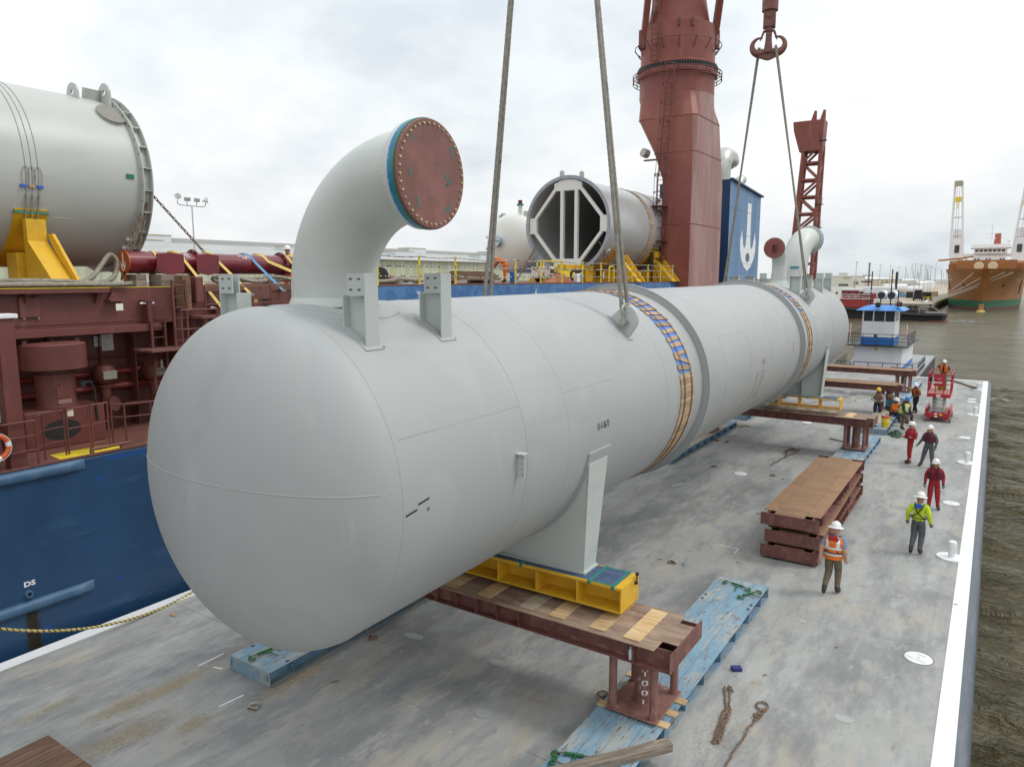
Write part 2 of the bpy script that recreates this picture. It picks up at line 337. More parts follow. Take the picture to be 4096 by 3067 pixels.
# rub rail along the starboard edge: half-round fender pipe
r = B()
prof = [(BX1, -.005), (BX1 + .035, -.012), (BX1 + .13, -.05), (BX1 + .20, -.12), (BX1 + .235, -.22), (BX1 + .20, -.33), (BX1 + .06, -.40), (BX1, -.42)]
r.prism([(x, bz(z)) for x, z in prof], 1, BY0, BY1 - .15)
r.build('rub_rail', M_bargeside, barge, 50)
sx = [-16.46, -13.65, -10.45, -8.33, -6.1, -3.05, -.28]
sy = [-6, 3.1, 9.6, 16.0, 22.4, 28.8, 35.2, 41.6, 48.0, 54.4, 60.8, 67.06]
for i in range(6):
    for j in range(11):
        off = 0 if i % 2 == 0 else (1.4 if 0 < j else 0); off2 = 0 if i % 2 == 0 else (1.4 if j < 10 else 0)
        a, b = sy[j] + off, sy[j + 1] + off2; g_ = .004
        d = .0015 * ((i * 7 + j * 3) % 3)
        B().box((sx[i] + g_, a + g_, bz(-.028)), (sx[i + 1] - g_, b - g_, bz(-.002 + d * .5))).build('deck_plate', M_deck, barge, None, bev=.004, seg=1)
for i in range(len(sx) - 2):     # weld bead in each longitudinal joint
    B().tube([(sx[i + 1], BY0, bz(-.008)), (sx[i + 1], BY1 - .3, bz(-.008))], .012, 6).build('weld_seam', M_deck, barge)
st = B().box((BX0, BY0, bz(-.028)), (-16.455, BY1, bz(.010))).box((-.285, BY0, bz(-.028)), (BX1, BY1, bz(.010))).box((-16.455, 67.06, bz(-.028)), (-.285, BY1, bz(.010)))
st.build('edge_strip', M_white, barge, None, bev=.004)
# kevels / bollards welded on round doubler plates
for y, kind in ((23.72, 0), (36.69, 0), (50.08, 0), (61.72, 1)):
    x = -.47
    bb = B()
    if kind == 0: bb.lathe([(.001, .0), (.085, .0), (.085, .10), (.115, .15), (.12, .40), (.105, .455), (.06, .48), (.001, .485)], 20)
    else: bb.lathe([(.001, 0), (.15, 0), (.15, .30), (.155, .36), (.21, .40), (.21, .47), (.001, .475)], 24)
    o = bb.build('bollard', M_white, barge, 40, loc=(x, y, bz(.03)))
    B().lathe([(.001, 0), (.36, 0), (.37, .018), (.36, .033), (.001, .034)], 28).build('base_plate', M_white, o, 40, loc=(-.02, 0, -.031))
M_mark = mat('dark_marking', (.16, .13, .09), .7)
for k, (x, y) in enumerate([(-.76, 16.81), (-.75, 29.69), (-.76, 42.65), (-.76, 56.75), (-.77, 55.55), (-8.22, 29.5), (-8.25, 42.32), (-8.27, 55.6)]):
    o = B().lathe([(.001, .016), (.245, .016), (.262, .012), (.272, 0)], 36).build('manhole_cover', M_white, barge, 40, loc=(x, y, bz(.0)))
    B().lathe([(.272, .003), (.285, .010), (.30, .003)], 36).build('cover_rim', mat('rim_grey', (.2, .2, .19), .7), o, 40)
    if k < 3 or k == 5:
        t_ = B()
        for ln, yy in (('CARGO HOLD', .12), ('No 3', 0), ('SPACE', -.13)):
            t_.text(ln if ln != 'No 3' else '2', .062 if ln != 'No 3' else .1, MX.Translation((0, yy, .0185)))
        t_.build('lettering', M_mark, o, None, rot=(0, 0, 160))
def dring(x, y, a, lab=None):
    o = B().tube([(-.06, -.09, .02), (-.06, .09, .02)], .022, 8).build('lashing_ring', M_rusty, barge, loc=(x, y, bz(.005)), rot=(0, 0, a))
    B().tube([(.0 + .10 * cos(t), .10 * sin(t), .035) for t in [(-1.9 + 3.8 * i / 12) for i in range(13)]] + [(-.06, .085, .03), (-.06, -.085, .03)], .017, 6, closed=True).build('ring', M_rusty if lab is None else M_galv, o)
for i, (x, y) in enumerate([(-11.06, 11.0), (-11.02, 7.85), (-5.73, 11.83), (-7.06, 18.86), (-9.47, 29.92), (-7.02, 29.88), (-10.96, 34.93), (-10.47, 34.93)]): dring(x, y, 30 + 70 * i, 1 if i == 1 else None)
# raised lashing pads, faint painted touch-ups
M_touch = mat('pale_touch_up_paint', (.345, .37, .345), .6, 0, [((.36, .39, .37), 5, .4, .6)], world=True)
def blob(x, y, rx, ry, name, m, par, z, n=16, a=0):
    pts = []
    for i in range(n):
        t = 2 * pi * i / n; k = 1 + random.uniform(-.13, .13); px, py = rx * k * cos(t), ry * k * sin(t)
        pts.append((x + px * cos(a) - py * sin(a), y + px * sin(a) + py * cos(a), z))
    return B().add(pts, [list(range(n))]).build(name, m, par, None, fix=False)
for x, y, rx, ry in [(-2.75, 11.05, .26, .17), (-1.72, 13.6, .17, .12), (-1.6, 11.9, .14, .12), (-4.2, 20.2, .22, .10), (-10.35, 11.6, .25, .13), (-7.3, 10.1, .2, .14), (-7.0, 20.2, .18, .1), (-8.1, 11.7, .22, .12), (-3.2, 17.2, .1, .08)]:
    blob(x, y, rx, ry, 'paint_touch_up', M_touch, barge, bz(.005))
ln = B()
for a, b in [((-13.25, 8.15), (-13.25, 8.75)), ((-12.95, 8.3), (-12.72, 8.36)), ((-11.55, 8.0), (-11.6, 7.5)), ((-6.35, 21.0), (-5.8, 21.0)), ((-5.8, 21.0), (-5.8, 20.6)), ((-9.9, 26.2), (-9.7, 26.9)), ((-3.95, 39.1), (-3.5, 39.1))]:
    ln.bar((*a, bz(.0052)), (*b, bz(.0052)), .035, .0012)
ln.build('layout_marks', M_white, barge, None)
# spilled sand drifts: thousands of loose grains
gr = B(); rs = random.Random(3)
def sand(cx, cy, sx_, sy_, n, a=0):
    for _ in range(int(n * 1.7)):
        u, v = rs.gauss(0, 1) * sx_, rs.gauss(0, 1) * sy_; x = cx + u * cos(a) - v * sin(a); y = cy + u * sin(a) + v * cos(a); s = rs.uniform(.005, .015); t = rs.uniform(0, 6)
        c_, s_ = s * cos(t), s * sin(t); z = bz(.006)
        gr.add([(x + c_, y + s_, z), (x - s_, y + c_, z + s * .35), (x - c_, y - s_ * .6, z)], [(0, 1, 2)])
for a in [(-12.9, 9.3, .25, .4, 1400), (-13.0, 7.4, .16, .55, 2600), (-13.15, 6.4, .12, .3, 900), (-11.15, 9.0, .14, .55, 2200), (-12.2, 6.1, .2, .5, 2400), (-11.5, 6.9, .12, .2, 700), (-14.2, 5.6, .1, .4, 700), (-10.4, 9.9, .25, .6, 1500), (-8.3, 13.5, .3, .35, 700), (-10.5, 24.0, .18, 2.2, 2500), (-8.3, 23.5, .15, 1.6, 1500), (-6.9, 11.0, .3, .2, 500), (-3.5, 12.2, .2, .9, 900), (-12.6, 4.8, .2, .5, 1000)]: sand(*a)
tag(gr.build('spilled_sand', M_sand, None, None, fix=False, loc=(0, 0, WZ)), 'thin drifts of tan sand and grit blown along the barge deck joints', 'sand', kind='stuff')
# ================================================================ the big grey vessel
R0 = 2.446; TA, TB = -5.2, 29.45
VP0 = V((-8.4, 11.65, 5.195)); VROT = (.331, 0, .559)
VM = MX.Translation(VP0) @ Euler([rad(a) for a in VROT]).to_matrix().to_4x4()
ves = thing('pressure_vessel', 'huge grey cylindrical pressure vessel being lowered on wire slings over the barge', 'vessel', VP0, VROT)
def sh(t, ph, r=R0): a = rad(ph); return V((r * sin(a), t, r * cos(a)))
def shell_patch(bd, t0, t1, p0, p1, r0, r1, nt=2, npn=24):
    """curved plate hugging the shell"""
    V_ = []; 
    for r in (r0, r1):
        for i in range(nt + 1):
            for j in range(npn + 1): V_.append(sh(lerp(t0, t1, i / nt), lerp(p0, p1, j / npn), r))
    W = npn + 1; O = (nt + 1) * W; F = []
    for i in range(nt):
        for j in range(npn):
            a = i * W + j; F.append((a, a + 1, a + W + 1, a + W)); F.append((O + a, O + a + W, O + a + W + 1, O + a + 1))
    for j in range(npn): F += [(j, O + j, O + j + 1, j + 1), (nt * W + j, nt * W + j + 1, O + nt * W + j + 1, O + nt * W + j)]
    for i in range(nt): F += [(i * W, (i + 1) * W, O + (i + 1) * W, O + i * W), (i * W + npn, O + i * W + npn, O + (i + 1) * W + npn, (i + 1) * W + npn)]
    return bd.add(V_, F)
B().grid(lambda u, v: sh(lerp(TA, TB, u), 360 * v), 40, 192, cv=True).build('shell', M_vessel, ves, 180)
AD = 1.15
for s_, T in ((-1, TA), (1, TB)):
    B().grid(lambda u, v: V((R0 * cos(u * pi / 2) * sin(2 * pi * v), T + s_ * AD * sin(u * pi / 2), R0 * cos(u * pi / 2) * cos(2 * pi * v))), 40, 192, cv=True).build('head', M_vessel, ves, 180)
def ringtube(t, r=R0, w=.011, p0=0, p1=360, n=180): return B().tube([sh(t, lerp(p0, p1, i / n), r) for i in range(n if p1 - p0 == 360 else n + 1)], w, 6, closed=(p1 - p0 == 360))
for t in (TA, -2.28, -.9, 3.75, 8.15, 10.7, 13.3, 15.9, 20.9, 24.9, TB): ringtube(t, R0, .004 if t not in (-2.28, TA, 24.9) else .006).build('weld_seam', M_seam, ves, 180)
for t0, t1, ph in ((-5.1, -2.3, 69.8), (-.9, 1.15, 69.6), (6.3, 8.1, 70), (8.2, 10.7, 62), (10.7, 13.2, 70), (13.3, 15.8, 58), (18.3, 20.8, 70), (21.0, 24.8, 66), (25, 29.3, 55)):
    B().tube([sh(t0, ph), sh(t1, ph)], .0045, 6).build('weld_seam', M_seam, ves, 180)
zz = .25; q = []
for i in range(61):
    x = lerp(-R0 * .985, R0 * .985, i / 60); k = 1 - (x * x + zz * zz) / R0 ** 2; q.append(V((x, TA - AD * sqrt(max(0, k)), zz)))
B().tube(q, .007, 6).build('weld_seam', M_seam, ves, 180)
for t in (6.24, 17.86):
    rr = B()
    P = [(R0 - .02, -.03), (2.60, -.03), (2.60, -.05), (2.625, -.05), (2.625, .05), (2.60, .05), (2.60, .03), (R0 - .02, .03)]
    rr.lathe(P, 160, MX(((1, 0, 0), (0, 0, 1), (0, -1, 0))), (0, t, 0)); rr.build('stiffening_ring', M_vessel, ves, 40)
# lifting lugs
def lug(t, sgn):
    pl = [(1.46, 1.90), (1.50, 1.96), (1.72, 2.145), (1.80, 2.19), (1.90, 2.205), (1.99, 2.175), (2.07, 2.10), (2.115, 2.0), (2.125, 1.89), (2.10, 1.79), (1.95, 1.57), (1.90, 1.52)]
    b = B().prism([(sgn * x, z) for x, z in pl], 1, -.05, .05)
    o = b.build('lifting_lug', M_brack, ves, 30, bev=.006, loc=(0, t + .06, 0))
    pp = B(); shell_patch(pp, -.10, .12, 36 * sgn, 53 * sgn, R0 - .01, R0 + .022); pp.build('lug_pad', M_vessel, o, 30)
    B().tube([(sgn * 1.84, -.075, 1.86), (sgn * 1.84, .075, 1.86)], .105, 24).build('lug_boss', M_brack, o, 40)
for t in (2.66, 21.63):
    for s_ in (1, -1): lug(t, s_)
# saddles
def saddle(t0, name, closed):
    so_ = bpy.data.objects.new('saddle', None); COL.objects.link(so_); so_.parent = ves; so_.location = (0, t0, 0)
    w_ = B(); shell_patch(w_, -.13, .79, 98.6, 261.4, R0, R0 + .04, 2, 64); w_.build('wear_plate', M_vessel, so_, 30)
    zb = -2.765; RR = R0 + .04
    def web(t, x_in=0., x_out=2.28):
        n = 40; top = []
        for i in range(n + 1):
            x = lerp(-x_out, x_out, i / n); xx = max(-RR + .03, min(RR - .03, x)); top.append((x, -sqrt(RR ** 2 - min(abs(x), RR - .002) ** 2) if abs(x) < 2.2 else -sqrt(RR ** 2 - 2.2 ** 2)))
        # side plates lean outward to the horn
        pts = [(-2.27, zb + .05)] + [(-2.40, -.66)] + [(lerp(-2.39, 2.39, i / n), -sqrt(RR ** 2 - lerp(-2.39, 2.39, i / n) ** 2)) for i in range(n + 1)] + [(2.40, -.66), (2.27, zb + .05)]
        V_ = []
        tt0, tt1 = t(0), t(1)
        m_ = len(pts)
        for x, z in pts: V_.append((x, lerp(tt0, tt1, (z - zb) / 2.1), z))
        for x, z in pts: V_.append((x, lerp(tt0, tt1, (z - zb) / 2.1) + .02, z))
        F = []
        # strip fan between the arch and the bottom edge
        bot = [(lerp(-2.27, 2.27, i / n), zb + .05) for i in range(n + 1)]
        b = B()
        for i in range(n):
            a0, a1 = pts[2 + i], pts[3 + i]; b0, b1 = bot[i], bot[i + 1]
            q = []
            for dy in (0, .02):
                for x, z in (b0, b1, a1, a0): q.append((x, lerp(tt0, tt1, (z - zb) / 2.1) + dy, z))
            b.add(q, [(0, 1, 2, 3), (7, 6, 5, 4), (3, 2, 6, 7), (0, 4, 5, 1)])
        return b
    if closed: web(lambda k: lerp(.005, -.09, k)).build('web_plate', M_brack, so_, 30)
    web(lambda k: lerp(.24, .24, k)).build('web_plate', M_brack, so_, 30)
    if closed: web(lambda k: lerp(.475, .63, k)).build('web_plate', M_brack, so_, 30)
    for sg in (1, -1):
        b = B(); q = [(2.285, -.0, zb + .05), (2.285, .50, zb + .05), (2.43, .67, -.58), (2.43, -.10, -.58)]
        b.add([(sg * (x + d), y, z) for d in (-.022, 0.004) for x, y, z in q], [(0, 1, 2, 3), (7, 6, 5, 4), (0, 4, 5, 1), (1, 5, 6, 2), (2, 6, 7, 3), (3, 7, 4, 0)])
        b.build('side_plate', M_brack, so_, None, bev=.003)
        b = B().box((sg * 2.33 - .06, -.10, -.60), (sg * 2.33 + .10 * sg, .67, -.575)) if sg > 0 else B().box((-2.43, -.10, -.60), (-2.27, .67, -.575))
        b.build('horn_cap', M_brack, so_, None)
        if not closed:
            for xr in (1.45, .5):
                zt = -sqrt(RR ** 2 - xr ** 2) - .02
                B().prism([(.0, zb + .05), (.24, zb + .05), (.24, zt), (-.06, zt)], 0, sg * xr - .012, sg * xr + .012).build('rib', M_brack, so_, None)
    B().box((-2.33, -.04, zb), (2.33, .54, zb + .05)).build('base_plate', M_brack, so_, None, bev=.006)
    return so_
saddle(0.0, 'saddle', True); saddle(23.6, 'saddle', False)
# supports standing on the shell
def foot(x): return sqrt(R0 ** 2 - x * x)
M_slot = mat('slot_shadow_grey', (.10, .105, .10), .7)
def support(t, sg, stub=False):
    o = bpy.data.objects.new('pipe_support', None); COL.objects.link(o); o.parent = ves; o.location = (0, t, 0)
    top, mid = (2.89, 2.61) if not stub else (2.74, 2.74)
    b = B().prism([(sg * 1.12, foot(1.12) - .02), (sg * 1.50, foot(1.50) - .02), (sg * 1.50, top), (sg * 1.20, top), (sg * 1.20, mid), (sg * 1.12, mid)], 1, .115, .135); b.build('web_plate', M_brack, o, None)
    B().prism([(sg * 1.50, foot(1.50) - .02), (sg * 1.52, foot(1.52) - .02), (sg * 1.52, top), (sg * 1.50, top)], 1, 0, .25).build('flange_plate', M_brack, o, None, bev=.004)
    B().prism([(sg * 1.10, foot(1.10) - .02), (sg * 1.12, foot(1.12) - .02), (sg * 1.12, mid), (sg * 1.10, mid)], 1, 0, .25).build('flange_plate', M_brack, o, None, bev=.004)
    if not stub:
        B().box((min(sg * 1.2, sg * 1.5), -.0, 2.60), (max(sg * 1.2, sg * 1.5), .018, 2.89)).build('bolting_plate', M_brack, o, None)
        for x in (1.27, 1.42):
            for z in (2.68, 2.82):
                for yy in (-.003,): B().prism([(sg * x + .015 * cos(a) + (.016 if -pi / 2 < a < pi / 2 else -.016), z + .013 * sin(a)) for a in [2 * pi * i / 14 - pi + .05 for i in range(14)]], 1, yy, yy + .002).build('bolt_slot', M_slot, o, None)
    else: B().box((min(sg * 1.06, sg * 1.56), -.04, top), (max(sg * 1.06, sg * 1.56), .29, top + .02)).build('cap_plate', M_brack, o, None)
    p = B(); shell_patch(p, -.05, .30, sg * 24.6, sg * 39.6, R0 - .01, R0 + .016, 2, 12); p.build('pad_plate', M_vessel, o, 30)
    if not stub and t < 0: B().box((sg * 1.52 - .03, .27, foot(1.55) + .01), (sg * 1.52 + .03, .32, foot(1.55) + .03)).build('tape_patch', M_tape, o, None)
for t in (-4.8, -3.22, 26.75, 29.1):
    for s_ in (1, -1): support(t, s_)
for t in (21.5, 24.0):
    for s_ in (1, -1): support(t, s_, True)
# nozzles: bend + flange + blind cover with bolts
def pad(t, rad_, name='reinforcing_pad', par=None):
    n = 48; vs = []; F = []
    for k, (rr, dr) in enumerate(((0.02, .018), (rad_ * .55, .018), (rad_ * .985, .018), (rad_, .004), (rad_, -.03))):
        for i in range(n):
            a = 2 * pi * i / n; x = rr * cos(a); r_ = R0 + dr; ph = x / R0; vs.append((r_ * sin(ph), t + rr * sin(a), r_ * cos(ph)))
    for k in range(4):
        for i in range(n): F.append((k * n + i, k * n + (i + 1) % n, (k + 1) * n + (i + 1) % n, (k + 1) * n + i))
    B().add(vs, F).build(name, M_vessel, par, 30)
def nozzle(t, r, z0, Rb, stub, hd, fr, cover_mat, nb, back_bolts, lab=None, x0=0.):
    """vertical pipe to z0, bend radius Rb towards heading hd (deg from +x to +y), flange at the end"""
    o = bpy.data.objects.new('nozzle', None); COL.objects.link(o); o.parent = ves; o.location = (x0, t, 0)
    e = V((cos(rad(hd)), sin(rad(hd)), 0)); up = V((0, 0, 1))
    path = [V((0, 0, 2.25)), V((0, 0, 2.45))] + [e * (Rb - Rb * cos(a)) + up * (z0 + Rb * sin(a)) for a in [pi / 2 * i / 28 for i in range(29)]] + [e * (Rb + stub) + up * (z0 + Rb)]
    B().tube(path, r, 64, caps=False).build('elbow_pipe', M_cream, o, 60)
    B().lathe([(r, .13), (r + .03, .06), (r + .05, 0)], 48, None, (0, 0, R0 - .03)).build('weld_collar', M_cream, o, 60)
    c = e * (Rb + stub) + up * (z0 + Rb); Mx = MX((e.cross(up), up, e)).transposed(); k = fr / .705
    B().lathe([(r - .03, -.10), (r + .01, -.10), (r + .025, -.02), (fr, -.02), (fr, .06), (r - .03, .06), (r - .03, -.10)], 72, Mx, c).build('flange', M_cream, o, 35)
    B().lathe([(fr - .04, .06), (fr + .008, .06), (fr + .008, .10), (fr - .04, .10)], 72, Mx, c).build('blue_tape_wrap', mat('blue_flange_tape', (.02, .16, .50), .4, 0, [((.05, .3, .5), (3, 3, 20), .5, .6)]), o, 35)
    B().lathe([(fr - .04, .10), (fr + .012, .10), (fr + .012, .165), (fr - .04, .165)], 72, Mx, c).build('green_tape_wrap', mat('green_flange_tape', (.02, .20, .17), .4, 0, [((.03, .13, .30), (3, 3, 12), .52, .6)]), o, 35)
    B().lathe([(0, .205), (fr - .012, .205), (fr, .195), (fr, .165), (0, .165)], 72, Mx, c).build('blind_cover', cover_mat, o, 35)
    bm_ = B().lathe([(0, .02), (.0155 * k, .02), (.0155 * k, 0)], 6).mesh('bolt', M_boltY, None); rm = Mx.to_4x4(); off = MX.Rotation(pi, 4, 'X')
    bk = B().lathe([(0, .055), (.02 * k, .055), (.02 * k, 0)], 8).mesh('bolt', M_boltY, None)
    for i in range(nb):
        a = 2 * pi * (i + .5) / nb; p = Mx @ V(((fr - .06 * k) * cos(a), (fr - .06 * k) * sin(a), 0))
        q = obj('bolt', bm_, o); q.matrix_local = MX.Translation(c + p + e * .205) @ rm
        if back_bolts:
            q = obj('bolt', bk, o); q.matrix_local = MX.Translation(c + p - e * .02) @ rm @ off
    return o, c, Mx, e
pad(-3.9, 1.0, 'reinforcing_pad', ves)
nz1, c1, Mx1, e1 = nozzle(-3.9, .62, 2.6, 1.6, .14, 0, .715, M_cover, 40, True)
tp = B()
for (u, v, a, l) in [(.44, .32, 60, .16), (.47, .40, 150, .1), (.32, -.02, 45, .14), (.36, -.08, 130, .1), (.33, -.12, 100, .08), (-.44, -.02, 75, .09), (-.30, -.38, 70, .16), (.30, -.44, 30, .12), (.36, -.40, 100, .11), (-.38, .44, 60, .12)]:
    R_ = MX.Rotation(rad(a), 3, 'Z'); q = [Mx1 @ (R_ @ V((x, y, 0)) + V((u * -1, v, .2075))) + c1 for x, y in ((-l / 2, -.014), (l / 2, -.014), (l / 2, .014), (-l / 2, .014))]; tp.add(q, [(0, 1, 2, 3)])
tp.build('tape_scraps', mat('teal_tape', (.03, .19, .17), .5), nz1, None, fix=False)
pad(27.5, 1.0, 'reinforcing_pad', ves)
nozzle(27.5, .62, 3.0, 1.6, .14, 82, .73, M_cover, 40, True)
nz3, c3, Mx3, e3 = nozzle(24.3, .335, 3.18, .85, .1, -91, .46, mat('red_cover', (.24, .07, .055), .5, 0, [((.18, .05, .045), 3, .5, .7)]), 24, False)
b = B()
for a in ((-.10, -.12, .22), (.02, -.12, .22)): b.add([Mx3 @ V(p) + c3 for p in ((a[0], a[1], .2), (a[0] + .02, a[1], .2), (a[0] + .02, a[2] - .06, .2), (a[0], a[2] - .06, .2), (a[0], a[1], .36), (a[0] + .02, a[1], .36), (a[0] + .02, a[2] - .06, .36), (a[0], a[2] - .06, .36))], [(4,5,6,7),(0,1,5,4),(1,2,6,5),(2,3,7,6),(3,0,4,7)])
b.add([Mx3 @ V(p) + c3 for p in ((-.15, -.14, .2), (.08, -.14, .2), (.08, -.12, .2), (-.15, -.12, .2), (-.15, -.14, .38), (.08, -.14, .38), (.08, -.12, .38), (-.15, -.12, .38))], [(4,5,6,7),(0,1,5,4),(1,2,6,5),(2,3,7,6),(3,0,4,7)])
b.build('cover_lug', M_red, nz3, None)
o = B().cyl((0, 0, 2.3), (0, 0, 3.12), .17, n=24).build('small_nozzle', M_cream, ves, 40, loc=(.28, 26.2, 0))
B().cyl((0, 0, 3.12), (0, 0, 3.22), .215, n=24).build('nozzle_cap', mat('teal_cap', (.03, .22, .28), .5), o, 40)
# side clip, paint marks, lettering
o = B().box((2.43, -.02, -.22), (2.57, .0, .15)).build('side_clip', M_brack, ves, None, loc=(0, -2.55, 0))
B().box((2.40, -.07, .15), (2.59, .06, .165)).build('clip_cap', M_brack, o, None)
B().box((2.43, -.0, -.22), (2.445, .07, .15)).build('clip_pad', M_brack, o, None)
for z in (-.17, -.08, .01, .09): B().tube([(2.53, -.024, z), (2.53, -.018, z)], .009, 10).build('bolt_hole', M_dark, o)
M_ink = mat('black_stencil', (.02, .02, .022), .6); M_inkr = mat('red_stencil', (.42, .07, .06), .6); M_inkg = mat('grey_stencil', (.15, .15, .15), .6)
def onshell(t, ph, rot=0):
    R_ = MX.Rotation(rad(rot), 3, 'Z')
    def f(q): q = R_ @ q; return sh(t + q.x, ph - math.degrees(q.y / R0), R0 + .0035)
    return f
B().text('10-V-8670', .20, fn=onshell(.42, 88.5), sx=.62).build('vessel_number', M_ink, ves, None, fix=False)
b = B(); f = onshell(-4.9, 92); 
for x0, y0 in ((-.26, -.03), (-.02, .06)): b.add([f(V(p + (0,))) for p in ((x0, y0), (x0 + .22, y0 + .03), (x0 + .22, y0 + .055), (x0, y0 + .025))], [(0, 1, 2, 3)])
b.text('30', .07, fn=onshell(-4.72, 93.0)); b.build('centre_of_gravity_mark', M_ink, ves, None, fix=False)
b = B(); f = onshell(12.2, 88.5)
ring = [(.11 * cos(2 * pi * i / 32), .11 * sin(2 * pi * i / 32)) for i in range(32)]
for i in range(32):
    a, c_ = ring[i], ring[(i + 1) % 32]; b.add([f(V((k * x, k * y, 0))) for k, (x, y) in ((1, a), (1, c_), (.8, c_), (.8, a))], [(0, 1, 2, 3)])
for x0, y0, x1, y1 in ((-.012, -.3, .012, .3), (-.18, -.012, .18, .012)): b.add([f(V(p + (0,))) for p in ((x0, y0), (x1, y0), (x1, y1), (x0, y1))], [(0, 1, 2, 3)])
b.build('target_mark', M_inkr, ves, None, fix=False)
b = B(); rs = random.Random(5)
for i in range(11):
    for cx, wd in ((-.75, .5), (-.1, .55)):
        b.text(''.join(rs.choice('EHMNTLIA580 ') for _ in range(rs.randint(4, 9))), .075, fn=onshell(12.15 + cx, 96 + i * 2.1), sx=1.0, align='LEFT')
b.build('shipping_marks', M_inkg, ves, None, fix=False)
b = B(); f = onshell(16.55, 86)
for i in range(4): b.text('IN:NI', .09, fn=onshell(16.5, 83 + i * 2.4))
b.build('red_marks', M_inkr, ves, None, fix=False)
# ---------------------------------------------------------------- timber bands strapped round the shell
def band(t0, t1, label, rel, sp):
    o = thing('timber_band', label, 'timber band', VP0, VROT, 'timber packing bands round the vessel')
    wd = t1 - t0
    tb = B(); shell_patch(tb, t0 + .02, t1 - .02, -100, rel + 2, R0 + .004, R0 + .010, 3, 120); tb.build('tarpaulin_strip', M_tarp, o, 40)
    pm = [B().box((-.052 * k, -wd / 2 * 1.0, 0), (.052 * k, wd / 2, .022)).mesh('plank', M_wood, None) for k in (1, .95, 1.05)]
    rs = random.Random(int(t0)); ph = -98
    while ph < 262:
        p = obj('plank', pm[rs.randrange(3)], o, bev=0)
        dense = ph > rel
        r_ = R0 + (.012 if not dense else .006); a = rad(ph)
        X = V((cos(a), 0, -sin(a))); Z = V((sin(a), 0, cos(a)))
        Rm = MX((X, V((0, 1, 0)), Z)).transposed().to_4x4()
        skew = rs.gauss(0, 5 if not dense else .6)
        p.matrix_local = MX.Translation(sh((t0 + t1) / 2 + (rs.gauss(0, .02) if not dense else rs.gauss(0, .004)), ph, r_)) @ Rm @ MX.Rotation(rad(skew), 4, 'Z')
        ph += (sp + rs.uniform(-.8, .9)) if not dense else 2.6
    for t in (t0 + wd * .2, t0 + wd * .27, t1 - wd * .22, t1 - wd * .15): B().tube([sh(t + .006 * sin(i * .8), i * 3, R0 + .038) for i in range(120)], .006, 5, closed=True).build('tie_wire', M_wired, o, 180)
    return o
band(4.58, 5.42, 'timber slats over blue tarpaulin wired round the vessel nearest the front ring', 75, 4.6)
band(19.15, 19.95, 'timber slats over blue tarpaulin wired round the vessel beyond the farther ring', 55, 4.3)
# ================================================================ load girders, stands, blue spreader platforms, spacer frames
GL = 4.035
def make_girder(label, loc, rot, group, z0=0.):
    """welded twin-web girder lying along local x, bottom at z=0, .36 high"""
    o = thing('steel_girder', label, 'girder', loc, rot, group)
    H = .355; t = .018
    for y0, y1 in ((-.77, -.39), (-.385, .425), (.43, .77)):
        mid = y0 < 0 < y1
        x = GL - .01 if mid else GL - .29
        B().box((-x, y0, H - t), (x, y1, H)).build('top_plate', M_girdtop, o, None, bev=.002, seg=1)
    for s in (-1, 1):
        B().box((-GL + .01, s * .60 - .01, t), (GL - .01, s * .60 + .01, H - t)).build('web_plate', M_girder, o, None)
        B().box((-GL + .01, s * .60 - .16, 0), (GL - .01, s * .60 + .16, t)).build('bottom_flange', M_girder, o, None, bev=.002, seg=1)
        B().box((s * GL - .008, -.79, -.0), (s * GL + .008, .79, H - .0)).build('end_plate', M_girder, o, None, bev=.003, seg=1)
    st = B().box((-.007, -.15, t), (.007, 0, H - t)).mesh('stiffener', M_girder, None)
    for x in (-3.32, -1.01, -.505, 0, .505, 1.01, 3.36):
        for s in (-1, 1):
            q = obj('stiffener', st, o); q.location = (x, s * .61, 0)
            if s > 0: q.rotation_euler = (0, 0, pi)
    B().box((-GL + .02, -.59, .05), (GL - .02, .59, .06)).build('inner_plate', M_girder, o, None)
    return o
def make_stand(label, loc, group, txt=None):
    o = thing('pipe_stand', label, 'stand', loc, (0, 0, 0), group)
    B().box((-.50, -.62, 0), (.50, .62, .022)).build('base_plate', M_stand, o, None, bev=.02, seg=2)
    B().box((-.50, -.62, 1.045), (.50, .62, 1.065)).build('top_plate', M_stand, o, None)
    for x in (-.39, .39):
        for y in (-.49, .49): B().cyl((x, y, .02), (x, y, 1.045), .073, n=24).build('leg', M_stand, o, 40)
    cc = B().cyl((0, 0, .02), (0, 0, 1.045), .172, n=36).build('column', M_stand, o, 40)
    if txt:
        def f(q): a = rad(-62) + q.x / .174; return V((.1745 * cos(a), .1745 * sin(a), q.y + .52))
        for i, ch in enumerate(txt): B().text(ch, .15, font_bold=.008, M=MX.Translation((0, .28 - i * .19, 0)), fn=f).build('stencil_letter', M_white2, cc, None, fix=False)
    return o
M_stand = mat('stand_faded_oxide', (.26, .125, .105), .6, 0, [((.20, .085, .07), 2.4, .45, .62), ((.38, .24, .21), (6, 6, 3), .57, .7, 6), ((.5, .46, .41), (4, 4, 4), .64, .74, 6), ((.12, .06, .045), (9, 9, 4), .66, .74, 5)], bump=((14, 14, 14), .15, .006))
g1 = make_girder('rust red girder on the nearest stands under the front saddle, plywood strips on top', (-8.065, 11.61, 1.447), (0, 0, 0), 'girders spanning the stands')
g2 = dup(g1, 'rust red girder with plywood strips on stands under the rear yellow frame', (-8.1, 35.68, 1.447), group='girders spanning the stands')
g3 = dup(g1, 'rust brown bare girder just behind the huddle of sitting workers', (-8.15, 47.85, 1.447), group='girders spanning the stands')
g4 = dup(g1, 'rust brown bare girder farthest off, in front of the white pushboat', (-8.06, 55.88, 1.447), group='girders spanning the stands')
